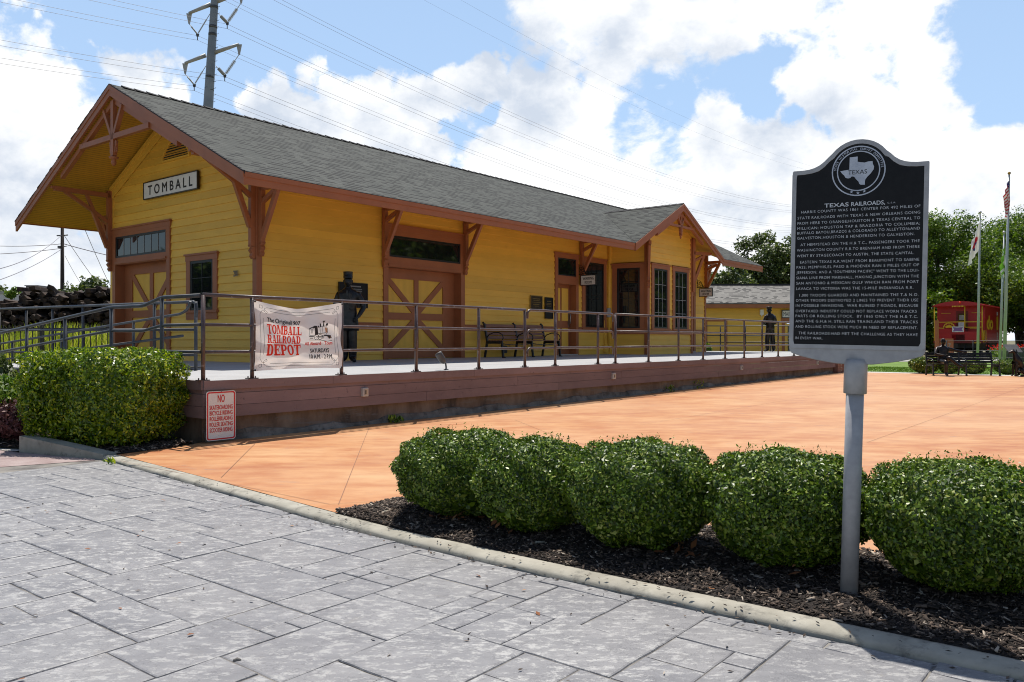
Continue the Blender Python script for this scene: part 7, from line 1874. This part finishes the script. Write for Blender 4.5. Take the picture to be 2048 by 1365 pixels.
def tree(name, label, loc, h, cr, n, mat, size, seed, trunk_h=.35, group=None, nclump=34, squash=.85, tr=.22, sparse=0.0, pts=None):
    """trunk, limbs to every clump, crown of leaf clumps"""
    r = np.random.default_rng(seed); rr = random.Random(seed); t = thing(name, label, 'tree', loc, rr.uniform(0, 6) if pts is None else 0, group)
    cz = h*(trunk_h+(1-trunk_h)/2); ch = h*(1-trunk_h)/2
    cl = []
    if pts: cl = pts
    else:
        for k in range(nclump):
            for _ in range(30):
                p = Vector((rr.uniform(-1, 1), rr.uniform(-1, 1), rr.uniform(-1, 1)))
                if .30 < p.length < 1: break
            prof = 1-.25*max(0, p.z)
            cl.append((p.x*cr*prof*.86, p.y*cr*prof*.86, cz+p.z*ch*.88, cr*rr.uniform(.20, .36)))
    mb = MB(); top = h*(trunk_h+.35*(1-trunk_h))
    mb.tube([(0, 0, -.2), (rr.uniform(-.1, .1), 0, h*trunk_h*.5), (rr.uniform(-.2, .2), .1, h*trunk_h), (0, 0, top)], [tr*1.35, tr, tr*.8, tr*.35], 9)
    for (x, y, z, q) in cl:
        s = rr.uniform(.55, 1.0)*min(top, z*.8); mb.tube([(0, 0, s), (x*.45+rr.uniform(-.1, .1)*cr, y*.45, s+(z-s)*.42), (x, y, z)], [tr*.34, tr*.20, tr*.05], 5, caps=False)
    mb.build('trunk', M['bark'], t)
    w = np.array([c[3]**2 for c in cl]); w /= w.sum(); idx = r.choice(len(cl), n, p=w); cc = np.array(cl)[idx]
    d = r.normal(0, 1, (n, 3)); d /= np.linalg.norm(d, axis=1)[:, None]; rad = cc[:, 3]*(r.random(n)**.45)*(1+.25*np.sin(d[:, 0]*5+d[:, 2]*4+idx))
    P = cc[:, :3]+d*rad[:, None]*np.array([1, 1, squash]); 
    V, F = leaves(P, size, r, 1.7, 0, d*.5+np.array([0, 0, .5]), .8); raw('crown', V, F, M[mat], t); return t
GT = 'trees behind the caboose'
tree('broadleaf_tree', 'big dense tree directly behind the left half of the caboose', (36.6, 71, .2), 12.6, 5.8, 110000, 'leaf_tree', .125, 101, .12, GT, 60, tr=.35)
tree('broadleaf_tree', 'tall tree behind the flagpoles with an open crown', (45.8, 74, .2), 12.8, 5.4, 80000, 'leaf_tree', .125, 102, .14, GT, 46, tr=.35)
tree('broadleaf_tree', 'darker tree low behind the caboose roof end', (41, 66, .2), 8.2, 5.2, 60000, 'leaf_tree', .125, 103, .08, GT, 44)
tree('broadleaf_tree', 'wide tree at the right edge behind the red flower planter', (42.5, 58, .2), 7.6, 4.8, 64000, 'leaf_tree', .115, 104, .05, GT, 46)
tree('broadleaf_tree', 'tree hidden behind the marker plate left of the caboose', (31.0, 76, .2), 11.6, 5.0, 30000, 'leaf_tree', .18, 105, .12, GT, 40)
tree('broadleaf_tree', 'low dark tree filling the gap under the flag trees', (50, 70, .2), 8.8, 5.8, 36000, 'leaf_tree', .18, 106, .05, GT, 40)
tree('broadleaf_tree', 'dark understorey tree left of the caboose beside the marker edge', (33.0, 67, .2), 5.5, 4.2, 22000, 'leaf_tree', .17, 107, .02, GT, 34)
GM = 'trees behind the maintenance building'
tree('oak_tree', 'full grey green tree above the maintenance roof beside the marker', (19.4, 63.5, .2), 9.5, 3.4, 30000, 'leaf_oak', .135, 111, .3, GM, 44, tr=.2)
tree('oak_tree', 'tall grey green tree half hidden by the marker plate', (23.2, 64, .2), 9.7, 3.4, 24000, 'leaf_oak', .135, 112, .3, GM, 40, tr=.2)
tree('oak_tree', 'thin open tree with twigs above the far depot eave', (15.8, 60, .2), 7.2, 2.2, 4200, 'leaf_oak', .17, 113, .4, GM, 22, tr=.13)
tree('oak_tree', 'low leafy tree between the depot corner and the maintenance roof', (14.6, 66, .2), 6.6, 3.4, 8000, 'leaf_oak', .19, 114, .3, GM, 30, tr=.15)
tree('small_tree', 'bushy tree seen over the tie pile beside the depot', (-29.6, 58, .2), 5.6, 2.6, 8000, 'leaf_oak', .16, 121, .2, None, 26, tr=.12)
tree('small_tree', 'tiny light green treetop behind the left end of the tie pile', (-33.4, 55, .2), 4.9, 1.0, 1500, 'leaf_lime', .14, 122, .3, None, 10, tr=.08)
tree('small_tree', 'treetop beyond the white building at the left edge', (-62, 98, .2), 8.2, 3.0, 3000, 'leaf_oak', .25, 123, .2, None, 18, tr=.2)
# trees outside the frame that stand round the square (they show in the window panes)
GO = 'trees round the square outside the view'
t0 = tree('square_tree', 'tree on the side of the square, seen only in the window panes', (50, 48, .2), 9.5, 5.0, 9000, 'leaf_tree', .42, 131, .12, GO, 34, tr=.3)
t0.scale = (1.3, 1.3, 1.5)
for x, y in ((54, 38), (53, 29), (55, 20), (52, 11), (60, 33), (61, 24), (60, 15), (46, 2)): dup(t0, (x, y, .1), random.uniform(0, 6))
for x, y in ((-46, 33), (-44, 22), (-47, 12)): dup(t0, (x, y, .1), random.uniform(0, 6), scale=(1, 1, .8))

# ---------------------------------------------------------------- litter in the bed and on the slabs
def litter(name, label, ctr, n, spread, size, mat, seed):
    r = np.random.default_rng(seed); P = np.stack([r.normal(0, spread, n), r.normal(0, spread*.6, n), np.abs(r.normal(.02, .02, n))], 1); V, F = leaves(P, size, r, 2.6, 0, np.tile([0, 0, 1.], (n, 1)), .6)
    o = raw(name, V, F, mat); o.location = ctr; o['kind'] = 'stuff'; o['label'] = label
for i, (x, y, n) in enumerate(((-.42, 5.83, 46), (.05, 5.52, 40), (.95, 4.93, 26), (1.6, 4.5, 14))): litter('fallen_leaves', 'dry brown leaves collected under the clipped bushes', (x, y, G(y)+.01), n, .10 if n < 45 else .07, .030, M['dryleaf'], 200+i)
for x, y, l, a, lab in ((2.06, 4.12, .10, 70, 'pale broken stick on the mulch right of the marker post'), (.1, 5.1, .11, 20, 'pale bent stick on the mulch below the second bush'), (1.35, 4.65, .13, 15, 'brown twig in the bush shade left of the post'), (-.98, 5.95, .14, 50, 'bleached twig at the left tip of the mulch bed'), (-1.16, 3.42, .028, 5, 'dark brown stub lying on the grey paving')):
    t = MB(); z = .012; d_ = Vector((math.cos(R(a)), math.sin(R(a)), .08)); t.tube([(0, 0, 0), d_*l*.5+Vector((0, 0, .006)), d_*l], [.008, .009, .006], 7)
    o = t.build('stick', M['joint'] if l < .05 else M['kerb']); o.location = (x, y, G(y)+(.022 if l > .05 else -.036)); tag(o, lab, 'stick')
# weeds growing from the joint at the platform foot
def sprig(u, v, n, h, seed, lab):
    r = np.random.default_rng(seed); P = np.stack([r.normal(0, .06, n), r.normal(0, .02, n), r.uniform(0, h, n)], 1); V, F = leaves(P, .03, r, 3.2, 1.5); o = raw('weed', V, F, M['leaf_hedge']); p = U(u, v); o.location = (p.x, p.y, G(p.y)); o['kind'] = 'stuff'; o['label'] = lab
sprig(7.9, 5.10, 46, .16, 301, 'green weed sprouting at the platform foot'); sprig(9.4, 5.12, 30, .2, 302, 'green weed sprouting at the platform foot'); sprig(-1.0, 5.08, 70, .10, 303, 'mossy weeds along the platform foot'); sprig(-5.58, 5.58, 10, .02, 304, 'yellow green weed in the kerb joint')

# bark and leaf crumbs carried onto the kerb and the slabs
r = np.random.default_rng(77); n = 420; seg = r.integers(1, len(K)-2, n); tt = r.random(n); A_ = np.array(K)[seg]; B_ = np.array(K)[seg+1]; Q = A_+(B_-A_)*tt[:, None]
dn = (B_-A_); dn /= np.linalg.norm(dn, axis=1)[:, None]; off = np.where(r.random(n) < .72, r.normal(.0, .05, n), r.uniform(-1.6, .15, n)); Q = Q+np.stack([-dn[:, 1], dn[:, 0]], 1)*off[:, None]
zz = np.array([G(y) for y in Q[:, 1]]) + np.where(off > .03, .012, -.024); P = np.stack([Q[:, 0], Q[:, 1], zz], 1)
V, F = leaves(P, .011, r, 2.6, 0, np.tile([0, 0, 1.], (n, 1)), .25); o = raw('debris', V, F, M['chips']); o['kind'] = 'stuff'; o['label'] = 'bark crumbs scattered on the kerb and paving'
n = 46; P = np.stack([r.uniform(-4, 2.4, n), r.uniform(2.6, 7, n), np.zeros(n)], 1); P[:, 2] = [G(y)-.022 for y in P[:, 1]]
keep = np.array([p[1] < np.interp(p[0], [k[0] for k in K], [k[1] for k in K])-.1 for p in P]); P = P[keep]
V, F = leaves(P, .020, r, 1.9, 0, np.tile([0, 0, 1.], (len(P), 1)), .2); o = raw('fallen_leaves', V, F, M['dryleaf']); o['kind'] = 'stuff'; o['label'] = 'a few dry leaf scraps on the grey slabs'
